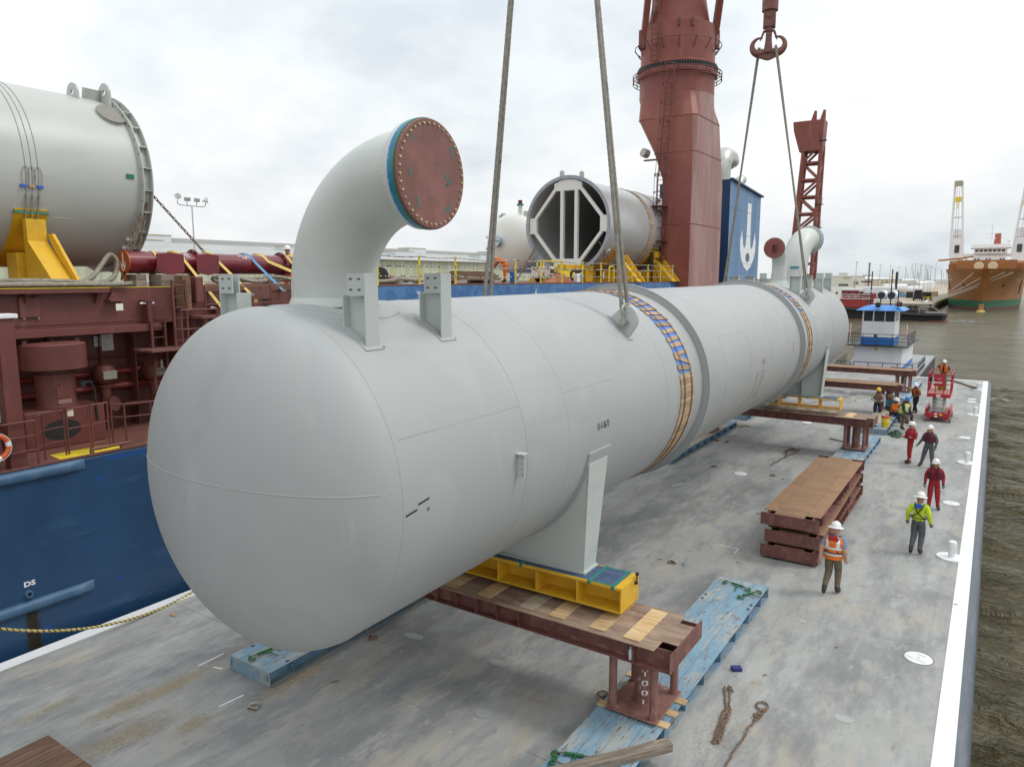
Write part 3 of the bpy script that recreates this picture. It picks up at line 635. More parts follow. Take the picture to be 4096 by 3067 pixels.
for gi, (yy, nm) in enumerate(((11.61, 'nearest girder'), (35.68, 'plywood-topped girder farther off'), (47.85, 'bare girder behind the sitting workers'), (55.88, 'farthest girder'))):
    for x, side in ((-4.8, 'right'), (-11.75, 'left')):
        make_stand('stand of five pipes under the %s end of the %s' % (side, nm), (x, yy, .352), 'pipe stands under the girders', 'STOOL' if gi in (0, 3) else None)
# the loose stack of three girders
for k, (z, a, nm) in enumerate(((.06, 0, 'bottom'), (.50, .8, 'middle'), (1.0, -.2, 'top'))):
    dup(g1, 'rusty girder lying on the deck, %s of the stack of three' % nm, (-4.34 + (.02, .05, 0)[k], 24.78 + (0, .05, 0)[k], z), (0, 0, 90 + a), 'stacked spare girders')
for k, (x, y, z) in enumerate([(x, y, z) for z in (.03, .46, .93) for x in (0,) for y in (21.7, 27.8)]):
    tag(B().box((-.7, -.07, -.03), (.7, .07, .03 + (.015 if z < .1 else .02))).build('bearer_timber', M_oldwood, None, None, bev=.004, loc=(-4.34, y, z + .0)), 'dark timber bearer in the %s gap of the girder stack, %s end' % (('bottom', 'middle', 'upper')[k // 2], ('near', 'far')[k % 2]), 'timber', 'bearers in the girder stack')
# top of the spare stack carries a rusty sheet look
for o in list(bpy.data.objects):
    if o.name.startswith('steel_girder') and 'stack of three' in o.get('label', ''):
        for c in o.children:
            if c.name.startswith('top_plate'): c.data = c.data.copy(); c.data.materials[0] = M_rust
for o in (g3, g4):
    for c in o.children:
        if c.name.startswith('top_plate'): c.data = c.data.copy(); c.data.materials[0] = M_rust
# plywood strips
rs = random.Random(11)
def ply(x, y, z, l, w, m, lab, a=0):
    o = B().box((-w / 2, -l / 2, 0), (w / 2, l / 2, .018)).build('plywood_strip', m, None, None, bev=.001, seg=1, loc=(x, y, z), rot=(0, 0, a))
    tag(o, lab, 'plywood', 'plywood strips on the girders')
ords = ['first', 'second', 'third', 'fourth', 'fifth', 'sixth']
for i, x in enumerate((-4.79, -5.46, -6.31, -6.95, -7.93, -8.78)): ply(x, 11.61, 1.806, 1.30, .32, M_ply if i not in (3,) else M_plyold, 'plywood strip across the nearest girder, %s from its free right end' % ords[i], rs.uniform(-2, 2))
for i, x in enumerate((-5.09, -5.93, -6.66, -7.36, -8.23, -9.03)): ply(x, 35.68, 1.806, 1.25, .33, M_ply if i == 0 else M_plyold, 'plywood strip across the rear plywood-topped girder, %s from its right end' % ords[i], rs.uniform(-2, 2))
# ---------------------------------------------------------------- blue platforms
def make_platform(label, loc, group):
    o = thing('spreader_platform', label, 'platform', loc, (0, 0, 0), group); Ln = 9.58; H = .30
    e = [-.63, -.315, 0, .315, .63]
    for i in range(4): B().box((e[i] + .003, 0, H - .016), (e[i + 1] - .003, Ln, H)).build('top_plank', M_blue, o, None, bev=.003, seg=1)
    B().box((-.62, .01, H - .035), (.62, Ln - .01, H - .017)).build('sub_plate', M_rusty, o, None)
    for s in (-1, 1):
        B().box((s * .44 - .008, .01, .015), (s * .44 + .008, Ln - .01, H - .02)).build('web_plate', M_blueside, o, None)
        B().box((s * .53 - .10, .01, 0), (s * .53 + .10, Ln - .01, .015)).build('bottom_flange', M_blue, o, None)
        for k in range(9):
            y = .62 + k * 1.04
            q = B().box((min(s * .45, s * .61), y - .006, .015), (max(s * .45, s * .61), y + .006, H - .018)).build('stiffener', M_blueside, o, None)
            B().tube([(s * .54, y - .010, .16), (s * .54, y + .010, .16)], .018, 10).build('bolt_hole', M_white2, q)
        for y in (.5, 1.0, Ln - 1.3, Ln - 1.55):
            B().prism([(s * .55 + .035 * cos(a), y + .05 * sin(a)) for a in [2 * pi * i / 12 for i in range(12)]], 2, H + .0005, H + .0025).build('lifting_slot', M_dark, o, None)
    for y in (0, Ln): 
        q = B().box((-.63, y - .008, .0), (.63, y + .008, H)).build('end_plate', M_blue, o, None, bev=.002, seg=1)
        for x in (-.57, .57): B().box((x - .018, y - .0105, .09), (x + .018, y + .0105, .23)).build('hand_slot', M_dark, q, None, bev=.014)
    return o
pf = make_platform('worn blue steel platform in the right foreground under the nearest pipe stand', (-4.82, 8.46, .003), 'blue spreader platforms')
for loc, lab in (((-11.965, 8.46, .003), 'worn blue steel platform under the vessel head, at the front left'), ((-4.78, 29.42, .003), 'worn blue platform behind the girder stack, under the second right stand'), ((-11.78, 29.3, .003), 'blue platform with holed stiffeners under the vessel middle, on the left'), ((-4.75, 41.05, .003), 'brown worn blue platform where the workers sit by the yellow cooler'), ((-11.8, 41.05, .003), 'blue platform at the left just beyond the vessel middle platform'), ((-4.75, 52.6, .003), 'farthest right blue platform under the last girder'), ((-11.8, 52.6, .003), 'farthest left blue platform under the last girder')):
    dup(pf, lab, loc, group='blue spreader platforms')
for (x, y, s) in [(-4.28, 11.15, 'right side, nearest'), (-4.28, 11.55, 'right side, middle'), (-4.28, 12.0, 'right side, farthest'), (-5.30, 12.35, 'left side, farthest'), (-5.33, 11.15, 'left side, nearest')]:
    tag(B().box((-.15, -.09, 0), (.15, .09, .02)).build('timber_shim', M_ply, None, None, bev=.002, loc=(x, y, .307)), 'small timber shim under the nearest stand base, ' + s, 'timber shim', 'shims under the nearest stand')
for y0, lab in ((29.9, 'near'), (36.2, 'far')): 
    pass
tag(B().box((-.35, 0, 0), (.35, 7.2, .02)).build('plywood_sheet', M_plyold, None, None, loc=(-11.55, 30.4, .306)), 'long weathered plywood sheet on the blue platform under the vessel middle', 'plywood')
tag(B().box((-.50, 0, 0), (.42, 5.6, .022)).build('plywood_sheet', M_plyold, None, None, loc=(-4.72, 42.6, .306)), 'brown plywood sheet on the platform where the workers sit', 'plywood')
# ---------------------------------------------------------------- yellow spacer frames hung under the saddles
def spacer(t0, lab, worn):
    o = thing('spacer_frame', lab, 'spacer frame', VM @ V((0, t0, -2.775)), VROT, 'yellow frames under the saddles')
    XL = 3.16; D0, D1 = -.20, .60; Hh = .49
    B().box((-XL, D0, -.05), (XL, D1, 0)).build('top_plate', M_yellow, o, None, bev=.004)
    B().box((-XL, D0, -Hh), (XL, D1, -Hh + .035)).build('bottom_plate', M_yellow, o, None, bev=.004)
    for x in [-3.145, -2.25, -1.35, -.45, .45, 1.35, 2.25, 3.145]: B().box((x - .015, D0 + .004, -Hh + .035), (x + .015, D1 - .004, -.05)).build('rib', M_yellow, o, None)
    if worn: B().box((-XL + .03, D0 + .40, -Hh + .035), (XL - .03, D0 + .415, -.12)).build('middle_plate', M_yellow, o, None)
    B().box((-3.02, D0 + .05, .0), (3.02, D1 - .05, .007)).build('rubber_mat', M_bluemat, o, None)
    for x in (-2.9, -1.3, -.2, 1.0, 2.5, 2.98) if worn else (-1.2, .4, 1.75, 2.95):
        B().box((x - .035, D0 - .004, -.06), (x + .035, D1 + .004, .0095)).build('tape_strap', M_tape, o, None)
    if worn:
        B().box((2.5, D0 + .02, .0075), (3.0, D0 + .07, .0105)).build('tape_strap', M_tape, o, None)
        B().box((2.5, D1 - .07, .0075), (3.0, D1 - .02, .0105)).build('tape_strap', M_tape, o, None)
    return o
spacer(0.0, 'yellow steel frame with blue mat and green tape under the front saddle', True)
spacer(23.6, 'yellow open frame hanging under the rear saddle, above the second girder', False)
c = thing('action_camera', 'small black action camera clamped to the corner of the front yellow frame', 'camera', VM @ V((3.165, .42, -2.90)), VROT)
B().cb((.035, 0, .20), (.05, .07, .055)).build('body', M_black, c, None, bev=.006)
B().cyl((.03, 0, .03), (.033, 0, .17), .014).build('mount_arm', M_black, c); B().cb((.02, 0, .02), (.05, .05, .05)).build('clamp', M_black, c, None, bev=.006)
# ================================================================ wire rope slings, shackles, hook
def rope(pts, r, seg=.045, n=16):
    P = []
    for a, b in zip(pts[:-1], pts[1:]):
        a, b = V(a), V(b); k = max(1, int((b - a).length / seg))
        P += [a.lerp(b, i / k) for i in range(k)]
    P.append(V(pts[-1])); return B().tube(P, r, n, lobes=6, twist=9.0, amp=.16)
def sling(hook, lug_p, lab, r, gap, grp):
    """grommet: two strands from the hook to the shackle bow, closed round both ends"""
    o = thing('wire_rope_sling', lab, 'sling', lug_p, (0, 0, 0), grp)
    d = (V(hook) - V(lug_p)); L_ = d.length; d.normalize(); sd_ = V((.35, .94, 0)); sd_ = (sd_ - d * sd_.dot(d)).normalized()
    fr = d.cross(sd_)
    bow = .34
    for s in (-1, 1):
        p = [d * bow * .98 + fr * 0, d * (bow + .05) + sd_ * s * .085 * gap, d * (bow + .35) + sd_ * s * .085 * gap, d * (bow + 1.6) + sd_ * s * .045 * gap, d * (bow + .35 + (L_ - .8) * .5) + sd_ * s * .040 * gap + fr * s * .02, d * (L_ - .25) + sd_ * s * .045 * gap, d * L_ + sd_ * s * .04 * gap + fr * 0]
        rope(p, r).build('strand', M_wire, o, 180)
    B().tube([sd_ * (.10 * gap) * cos(a) + d * (bow + .03 - .09 * abs(sin(a))) for a in [pi * i / 12 for i in range(13)]], r * 1.04, 12, lobes=6, twist=9, amp=.16).build('eye', M_wire, o, 180)
    # shackle
    q = thing('shackle', 'galvanised shackle on the %s' % lab.split('of the ')[1].replace(' from the hook to the', ','), 'shackle', lug_p, VROT, 'lifting shackles')
    dl = (Euler([rad(a) for a in VROT]).to_matrix().inverted() @ d)
    bw = [V((0, -.095, 0)), V((0, -.10, 0)) + dl * .12] + [dl * (.24 + .13 * sin(a)) + V((0, -.135 * cos(a), 0)) for a in [pi * i / 12 for i in range(13)]] + [V((0, .10, 0)) + dl * .12, V((0, .095, 0))]
    B().tube(bw, .036, 12).build('bow', M_galv, q, 60)
    B().tube([(0, -.17, 0), (0, .17, 0)], .045, 14).build('pin', M_galv, q)
    B().tube([(0, -.215, 0), (0, -.165, 0)], .075, 6).build('nut', M_galv, q, None)
    B().tube([(0, -.17, 0), (0, -.05, 0)], .085, 16).build('shackle_eye', M_galv, q)
H1 = VM @ V((0, 2.72, 14.9)); H2 = VM @ V((0, 20.45, 11.93))
for t, Hk, wh in ((2.72, H1, 'front'), (21.69, H2, 'rear')):
    for s, sn in ((1, 'camera side'), (-1, 'ship side')):
        pin = VM @ V((s * 1.84, t, 1.86)); hk = V(Hk) + V((s * .33, -.13, .13))
        sling(hk, pin, 'grey wire rope sling %s from the hook to the %s lug' % (('of the ' + wh), sn), .044 if wh == 'front' else .036, 1.0 if wh == 'front' else .8, 'wire rope slings on the vessel')
def make_hook(label, loc):
    o = thing('crane_hook', label, 'hook', loc, (0, 0, 14), 'crane hooks above the vessel')
    Mh = mat('hook_oxide', (.20, .075, .06), .5, .1, [((.14, .055, .045), 3, .45, .6), ((.26, .13, .05), (4, 4, 4), .58, .68), ((.36, .30, .25, .8), (9, 9, 6), .66, .74)], bump=((12, 12, 12), .15, .01))
    hk = B()
    for s in (-1, 1):
        pts = []; rr = []
        for i in range(19):
            a = rad(-125 + 235 * i / 18)       # horn curls out and back in
            k = i / 18; R_ = lerp(.30, .31, k)
            cx, cz = s * .33, .20
            pts.append(V((cx + s * R_ * cos(a) * (1 if a < pi / 2 else .95), 0, cz + R_ * sin(a)))); rr.append(lerp(.165, .026, max(0, (k - .2) / .8) ** .9))
        hk.tube(pts, rr, 14)
    hk.prism([(-.52, -.06), (-.36, .02), (.36, .02), (.52, -.06), (.36, -.24), (.12, -.34), (0, -.37), (-.12, -.34), (-.36, -.24)], 1, -.12, .12)
    hk.tube([(0, 0, -.1), (0, 0, .2), (0, 0, .42), (0, 0, .74)], [.2, .15, .125, .125], 18)
    hk.build('double_hook', Mh, o, 60)
    B().tube([(0, -.125, -.08), (0, .125, -.08)], .095, 20).build('hook_eye', M_dark, o)
    for s in (-1, 1): B().tube([(s * .10, 0, .80), (s * .2, 0, .74), (s * .27, 0, .56), (s * .33, 0, .40)], [.045, .05, .04, .025], 8).build('safety_latch', Mh, o)
    B().cyl((0, 0, .72), (0, 0, .90), .16, n=20).build('hook_nut', Mh, o)
    b = B().prism([(-.24, .90), (.24, .90), (.24, 1.36)] + [(.24 * cos(a), 1.36 + .24 * sin(a)) for a in [pi * i / 10 for i in range(1, 10)]] + [(-.24, 1.36)], 1, -.2, -.09).prism([(-.24, .90), (.24, .90), (.24, 1.36)] + [(.24 * cos(a), 1.36 + .24 * sin(a)) for a in [pi * i / 10 for i in range(1, 10)]] + [(-.24, 1.36)], 1, .09, .2).box((-.24, -.2, .88), (.24, .2, .93))
    b.build('swivel_fork', Mh, o, 30, bev=.008)
    B().tube([(0, -.235, 1.36), (0, .235, 1.36)], .14, 24).build('swivel_pin', Mh, o)
    B().cyl((0, 0, 1.52), (0, 0, 3.2), .315, n=32).build('block_barrel', Mh, o)
    B().cyl((0, 0, 3.2), (0, 0, 40), .06, n=8).build('hoist_rope', M_wire, o)
    return o
hk = make_hook('red oxide double hook with safety latches holding the rear slings', VM @ V((0, 20.45, 11.93)))
dup(hk, 'red oxide double hook holding the front slings, above the picture', VM @ V((0, 2.72, 14.9)), group='crane hooks above the vessel')
# ================================================================ the heavy-lift ship alongside
DZ = 3.93; HZ = 7.76
ship = thing('cargo_ship', 'blue and red oxide cargo ship moored alongside the barge, carrying large cylinders on deck', 'ship', (-17.2, 0, WZ))
def S(z): return z - WZ
def sb(name, a, b, m, bev=0, par=None, sm=None):
    """box in world coordinates, stored in the ship's frame"""
    return B().box((a[0] + 17.2, a[1], S(a[2])), (b[0] + 17.2, b[1], S(b[2]))).build(name, m, par or ship, sm, bev=bev)
SY0, SY1 = -30, 92
sb('hull', (-44, SY0, -4), (-17.2, SY1, DZ - .02), M_hull, .05)
sb('side_deck', (-20.3, SY0, DZ - .02), (-17.22, 49, DZ), M_redd)
sb('gunwale_bar', (-17.24, SY0, DZ - .012), (-17.19, 60, DZ + .035), M_redd)
sb('bulkhead', (-20.6, SY0, DZ), (-20.3, 49, 6.6), M_red)
sb('cargo_block', (-43, SY0, DZ), (-20.61, 49, 7.05), M_red)
sb('coaming_ledge', (-20.6, SY0, 6.585), (-19.0, 11.3, 6.775), M_red, .01)
sb('hatch_side', (-20.0, SY0, 6.78), (-19.3, 11.9, HZ - .012), M_red)
sb('hatch_lip', (-19.295, SY0, HZ - .13), (-19.0, 9.95, HZ - .012), M_red, .006)
sb('lip_edge', (-19.02, SY0, HZ - .012), (-18.985, 9.95, HZ + .004), M_yel2)
sb('lip_edge', (-19.32, 9.97, HZ - .012), (-19.285, 11.9, HZ + .004), M_yel2)
sb('hatch_side_strip', (-19.30, SY0, 6.86), (-19.275, 11.6, 6.90), M_red)  # thin strip in the same red as the hatch side
for i in range(15):      # hatch cover plates
    y0 = -30 + i * 5.6; 
    sb('hatch_cover', (-43, y0 + .01, HZ - .15), (-19.31, y0 + 5.59, HZ), M_redd)
for y in (-2.5, .6, 3.7, 6.2, 8.05, 9.7): B().prism([(-19.29 + 17.2, S(HZ - .13)), (-19.03 + 17.2, S(HZ - .13)), (-19.29 + 17.2, S(HZ - .42))], 1, y - .012, y + .012).build('lip_bracket', M_red, ship, None)
# hatch-side details
d = sb('access_door', (-19.295, 7.93, 7.06), (-19.24, 8.39, 7.53), M_red, .01)
B().box((2.1 - .14, 8.08, S(7.33)), (2.1 - .136, 8.23, S(7.47))).build('door_sign', mat('cream_sign', (.72, .72, .58), .6), d, None)
for y in (8.0, 8.32):
    B().cyl((-2.02, y, S(7.02)), (-2.02, y, S(7.06)), .022, n=8).build('dog_clip', M_galv, d); B().cyl((-2.03, y - .05, S(7.56)), (-2.03, y + .05, S(7.56)), .025, n=8).build('hinge', M_red, d)
def clamp(y, zz=6.78):
    o = sb('cleat_post', (-19.29, y - .06, zz), (-19.02, y + .06, zz + .62), M_red, .01)
    B().box((-2.09, y - .14, S(zz + .60)), (-1.80, y + .14, S(zz + .64))).build('cleat_cap', M_red, o, None); B().cyl((-1.9, y - .22, S(zz + .55)), (-1.9, y + .16, S(zz + .55)), .03, n=10).build('cleat_pin', M_white2, o)
clamp(11.0); clamp(13.1, 6.6); clamp(4.2)
B().prism([(9.98, S(7.45)), (10.3, S(7.45)), (10.1, S(7.66))], 0, -2.09, -1.95).build('guide_bracket', M_red, ship, None)
sb('cleat_base', (-19.32, 9.95, 7.40), (-19.0, 10.4, 7.45), M_red)
# bulkhead stiffeners, pipes, notices
for y in (5.6, 10.97, 12.9, 14.6): B().prism([(-20.3 + 17.2, S(DZ)), (-19.85 + 17.2, S(DZ)), (-19.85 + 17.2, S(6.15)), (-20.0 + 17.2, S(6.45)), (-20.3 + 17.2, S(6.5))], 1, y - .012, y + .012).build('stiffener', M_red, ship, None)
for y in (7.4, 8.9, 10.2, 11.9, 13.7): sb('bulkhead_rib', (-20.32, y - .01, DZ), (-20.2, y + .01, 6.58), M_red)
sb('shelf_angle', (-20.3, 6, 5.88), (-20.1, 15, 5.90), M_red)
for z, r in ((5.05, .09), (5.45, .07)): B().tube([(-20.12 + 17.2, 5, S(z)), (-20.12 + 17.2, 15, S(z))], r, 12).build('pipe', mat('bright_red_pipe', (.22, .03, .03), .4), ship)
M_paper = mat('white_notice', (.72, .73, .72), .6); M_print = mat('notice_print', (.25, .27, .3), .7)
for y0, y1, z0, z1, kind in ((10.28, 10.6, 6.03, 6.47, 0), (10.08, 10.26, 6.16, 6.44, 1), (6.52, 6.75, 4.9, 5.8, 2)):
    x = -20.275 if kind < 2 else -17.78
    o = sb('notice_board', (x, y0, z0), (x + .01, y1, z1), M_paper); t_ = B(); X = x + .0125 + 17.2
    lines = [('SAFETY', .05), ('PLAN', .04)] if kind == 0 else ([('WARNING', .035), ('KEEP OUT', .03), ('SAFETY', .03), ('PLACE', .03)] if kind == 1 else [('NOTICE', .05)])
    for i, (s, sz) in enumerate(lines): t_.text(s, sz, fn=lambda q, i=i: V((X, (y0 + y1) / 2 + q.x, S(z1 - .06 - i * (z1 - z0) / 6) + q.y)))
    for i in range(5): t_.add([(X, lerp(y0, y1, .12), S(lerp(z1, z0, .45 + i * .1))), (X, lerp(y0, y1, .12 + .15 * ((i * 7) % 5)), S(lerp(z1, z0, .45 + i * .1))), (X, lerp(y0, y1, .12 + .15 * ((i * 7) % 5)), S(lerp(z1, z0, .48 + i * .1))), (X, lerp(y0, y1, .12), S(lerp(z1, z0, .48 + i * .1)))], [(0, 1, 2, 3)])
    q = t_.build('print', M_print, o, None, fix=False); q['kind'] = 'stuff'
# box columns on the side deck
for y, x in ((6.85, -17.62), (5.9, -17.66)):
    c = sb('deck_column', (x, y - .16, DZ), (x + .3, y + .16, 7.16), M_red, .012)
    B().box((x + 17.2 - .06, y - .22, S(7.16)), (x + 17.2 + .36, y + .22, S(7.25))).build('column_cap', M_white2, c, None, bev=.01)
    B().box((x + 17.2 - .25, y - .05, S(6.1)), (x + 17.2, y + .05, S(6.2))).build('column_arm', M_red, c, None)
# hull side: rubbing strakes, discharge, marks
for z, y1 in ((3.77, 8.12), (.85, 8.11)):
    b = B(); n = 12; R_ = .13
    for i in range(n): pass
    prof = [(R_ * sin(pi * i / n), R_ * cos(pi * i / n)) for i in range(n + 1)]
    vs = []; F = []
    for yy, k in ((SY0, 1), (y1 - .32, 1), (y1 - .15, .62), (y1, .02)):
        for a, c_ in prof: vs.append((a * k + .0, yy, S(z) + c_))
    for j in range(3):
        for i in range(n): F.append((j * (n + 1) + i, j * (n + 1) + i + 1, (j + 1) * (n + 1) + i + 1, (j + 1) * (n + 1) + i))
    b.add(vs, F).build('rubbing_strake', M_hullw, ship, 50)
o = B().lathe([(.045, -.2), (.045, .07), (.075, .07), (.085, .0)], 20, MX(((0, 0, 1), (1, 0, 0), (0, 1, 0))), (0, 6.72, S(1.14))).build('discharge_pipe', M_hullw, ship)
B().lathe([(.001, .0), (.046, .0)], 20, MX(((0, 0, 1), (1, 0, 0), (0, 1, 0))), (.02, 6.72, S(1.14))).build('pipe_bore', M_black, o)
B().text('DS', .155, fn=lambda q: V((.006, 6.76 + q.x * 1.25, S(1.36) + q.y)), font_bold=.006).build('hull_lettering', M_white2, ship, None, fix=False)
M_patch = mat('fresh_blue_patch', (.012, .07, .24), .45)
for y, z, w_, h_ in ((8.39, 3.35, .16, .13), (8.7, .79, .12, .10), (7.04, .22, .16, .12), (9.1, 3.78, 1.0, .09)): blob_ = B().box((0, y - w_ / 2, S(z - h_ / 2)), (.004, y + w_ / 2, S(z + h_ / 2))).build('paint_patch', M_patch, ship, None)
M_stain = mat('rust_run_stain', (.05, .045, .03), .7, 0, [((.09, .065, .035), (2, 9, .8), .5, .7)], alpha=.22)
n_ = B(); rs = random.Random(9)
for k in range(22):
    X = .0035 + k * .0004; y = 6.74 + rs.gauss(0, .07); zt = 1.07 - rs.uniform(0, .1) - 2.2 * abs(y - 6.72); zb = rs.uniform(-1.3, .2); n_.add([(X, y - .03, S(zt)), (X, y + .03, S(zt)), (X, y + rs.uniform(.03, .16), S(zb)), (X, y - rs.uniform(.03, .12), S(zb))], [(0, 1, 2, 3)])
q = n_.build('rust_stain', M_stain, ship, None, fix=False); q['kind'] = 'stuff'
for z0, z1 in ((2.13, 2.06), (.16, .12)): B().tube([(.0, -10, S(z0)), (.0, 20, S(z1))], .007, 6).build('plate_seam', M_hull, ship)
# yellow marked area at the gunwale
M_yelm = mat('yellow_deck_marking', (.72, .55, .03), .6, 0, [((.5, .36, .05), 5, .6, .75)])
B().add([(-18.04 + 17.2, 7.76, S(DZ + .004)), (-17.26 + 17.2, 7.68, S(DZ + .004)), (-17.26 + 17.2, 9.17, S(DZ + .004)), (-17.99 + 17.2, 9.21, S(DZ + .004))], [(0, 1, 2, 3)]).build('marked_area', M_yelm, ship, None, fix=False)
B().text('KEEP CLEAR', .13, fn=lambda q: V((-.42 - q.y * 1., 8.55 + q.x, S(DZ + .008)))).build('deck_lettering', M_redd, ship, None, fix=False)
B().tube([(-.08, 8.35, S(4.05)), (-.05, 9.25, S(4.06))], .035, 12).build('fairlead_roller', M_redd, ship)
for y in (8.35, 9.05): B().cb((-.09, y, S(3.99)), (.08, .07, .14)).build('roller_bracket', M_rusty, ship, None)
# ---------------------------------------------------------------- ventilators
vt = thing('mushroom_ventilator', 'large red mushroom ventilator with handwheel on the ship side deck', 'ventilator', (-19.1, 8.5, DZ))
pl = B().box((-.55, -.92, 0), (.42, .92, .93)).build('plinth', M_red, vt, None, bev=.03)
B().prism([(-.10 + .44 * (cos(a) if abs(cos(a)) > .0 else 0) * 1.0 - .02, .42 + .25 * sin(a)) for a in [2 * pi * i / 28 for i in range(28)]], 0, .421, .424).build('plinth_opening', M_black, pl, None)
B().box((.424, .02, .72), (.428, .16, .88)).build('plinth_sign', mat('cream_sign', (.7, .7, .6), .6), pl, None)
B().lathe([(.5, .93), (.5, .98), (.44, .98), (.43, 1.02), (.43, 1.72), (.46, 1.72), (.46, 1.77), (.40, 1.78), (.40, 1.92)], 40).build('duct', M_red, vt, 35)
B().box((.425, -.18, 1.2), (.44, .12, 1.5)).build('inspection_plate', M_red, vt, None)
B().box((.43, -.16, 1.05), (.437, .14, 1.16)).build('faded_patch', mat('faded_pink_patch', (.3, .16, .14), .6), vt, None)
B().lathe([(0, 2.55), (.55, 2.53), (.70, 2.50), (.72, 2.48), (.72, 1.90), (.69, 1.90), (.69, 2.3), (0, 2.3)], 48).build('cowl', M_red, vt, 35)
hw = B().tube([(.19 * cos(2 * pi * i / 24), .19 * sin(2 * pi * i / 24), 2.68) for i in range(24)], .014, 8, closed=True)
for i in range(4): hw.tube([(0, 0, 2.64), (.19 * cos(i * pi / 2), .19 * sin(i * pi / 2), 2.68)], .01, 6)
hw.cyl((0, 0, 2.5), (0, 0, 2.66), .02); hw.build('handwheel', M_red, vt)
for s in (-1, 1): B().box((-.01, s * .60 - .05, 2.5), (.01, s * .60 + .05, 2.6)).build('lifting_eye', M_red, vt, None)
B().tube([(.45, .42, 1.5), (.45, .62, 1.52), (.45, .7, 1.3), (.45, .7, .8), (.45, .72, .55)], .025, 8).build('cable', M_black, vt); B().cb((.46, .42, 1.48), (.06, .12, .14)).build('junction_box', M_black, vt, None)
def airvent(lab, loc):
    o = thing('air_vent', lab, 'air vent', loc, (0, 0, 0), 'small bulb vents on the side deck')
    B().lathe([(.001, 0), (.2, 0), (.2, .03), (.135, .03), (.135, .82), (.20, .84), (.20, .88), (.13, .9)], 28).build('pipe', M_red, o)
    B().lathe([(.13, .9), (.24, .98), (.28, 1.10), (.28, 1.30), (.24, 1.40), (.12, 1.43), (.10, 1.46), (.001, 1.46)], 32).build('bulb', M_red, o, 50)
    B().cb((.24, 0, 1.16), (.14, .36, .22)).build('label_box', mat('grey_green_box', (.28, .28, .22), .6), o, None, bev=.01)
    B().tube([(.05, 0, .35), (.28, .08, .38)], .2, 24).build('side_flange', M_red, o)
    B().tube([(0, 0, .3), (0, -.9, .33)], .08, 12).build('branch_pipe', M_red, o)
    return o
av = airvent('small red bulb vent with grey label box between the large ventilator and plate stiffener', (-19.8, 10.05, DZ + .35))
dup(av, 'small red bulb vent right of the plate stiffener, bottle standing on it', (-19.8, 11.42, DZ + .3), group='small bulb vents on the side deck')
bt = thing('water_bottle', 'clear plastic water bottle standing on the right bulb vent', 'bottle', (-19.5, 11.5, DZ + 1.56))
M_pet = mat('clear_plastic', (.62, .67, .68), .12, 0, spec=.6)
B().lathe([(.001, 0), (.034, 0), (.036, .1), (.034, .16), (.014, .2), (.014, .22), (.001, .22)], 14).build('body', M_pet, bt); B().cyl((0, 0, .22), (0, 0, .235), .017).build('cap', M_white2, bt)
bt2 = dup(bt, 'clear plastic water bottle standing on the nearest girder flange', (-4.78, 10.93, 1.466))
# ---------------------------------------------------------------- red handrail along the deck edge
hr = thing('guard_rail', 'rust red tubular guard rail with gate along the ship deck edge', 'guard rail', (-17.3, 7, DZ))
def rail(o, pts, z0, tops, mids, r=.022, m=M_red, posts=True, pr=None):
    ox, oy, oz = o.location
    for zt, rr in [(z, r) for z in tops] + [(z, r * .75) for z in mids]:
        B().tube([(x - ox, y - oy, z0 + zt - oz) for x, y in pts], rr, 8).build('rail', m, o)
    if posts:
        for x, y in pts: B().cyl((x - ox, y - oy, z0 - oz), (x - ox, y - oy, z0 + tops[0] - oz), pr or r * 1.05, n=8).build('post', m, o)
rail(hr, [(-17.26, 4.2), (-17.26, 5.4), (-17.25, 6.5), (-17.24, 7.2)], DZ, (1.0,), (.36, .68))
rail(hr, [(-17.3, 7.22), (-17.62, 7.5), (-17.70, 7.98)], DZ, (1.06,), (.36, .68))
rail(hr, [(-17.72, 8.05), (-17.84, 8.6)], DZ, (1.06, .12), (.6,)); rail(hr, [(-17.85, 8.66), (-17.93, 9.1)], DZ, (1.06, .12), (.6,))
rail(hr, [(-17.95, 9.2), (-17.68, 9.38), (-17.50, 9.95), (-17.35, 10.6), (-17.3, 11.8), (-17.3, 13.2), (-17.3, 14.6)], DZ, (1.0,), (.36, .68))
# lifebuoy and bottle on the rail
lb = thing('lifebuoy', 'orange lifebuoy with white bands hanging on the red guard rail', 'lifebuoy', (-17.22, 6.38, DZ + .55)); lb.scale = (.85, .85, .85)
b = B()
for i in range(32):
    a0, a1 = 2 * pi * i / 32, 2 * pi * (i + 1) / 32; b.mi(1 if i % 8 in (0, 1) else 0)
    b.tube([(.0, .3 * cos(a0), .3 * sin(a0)), (0, .3 * cos(a1), .3 * sin(a1))], .062, 10, caps=False)
b.build('ring', [mat('lifebuoy_orange', (.62, .11, .03), .5), M_white2], lb, 60)
B().tube([(.03, .36 * cos(2 * pi * i / 24), .36 * sin(2 * pi * i / 24)) for i in range(24)], .008, 5, closed=True).build('grab_line', M_white2, lb)
fb = thing('gas_bottle', 'small pink-white bottle on the deck behind the guard rail', 'bottle', (-17.4, 6.86, DZ))
B().lathe([(.001, 0), (.055, 0), (.06, .02), (.06, .3), (.04, .36), (.02, .38), (.02, .43), (.001, .43)], 16).build('body', mat('pinkish_white', (.66, .5, .47), .5), fb); B().cb((0, 0, .45), (.05, .05, .05)).build('valve', M_white2, fb, None)
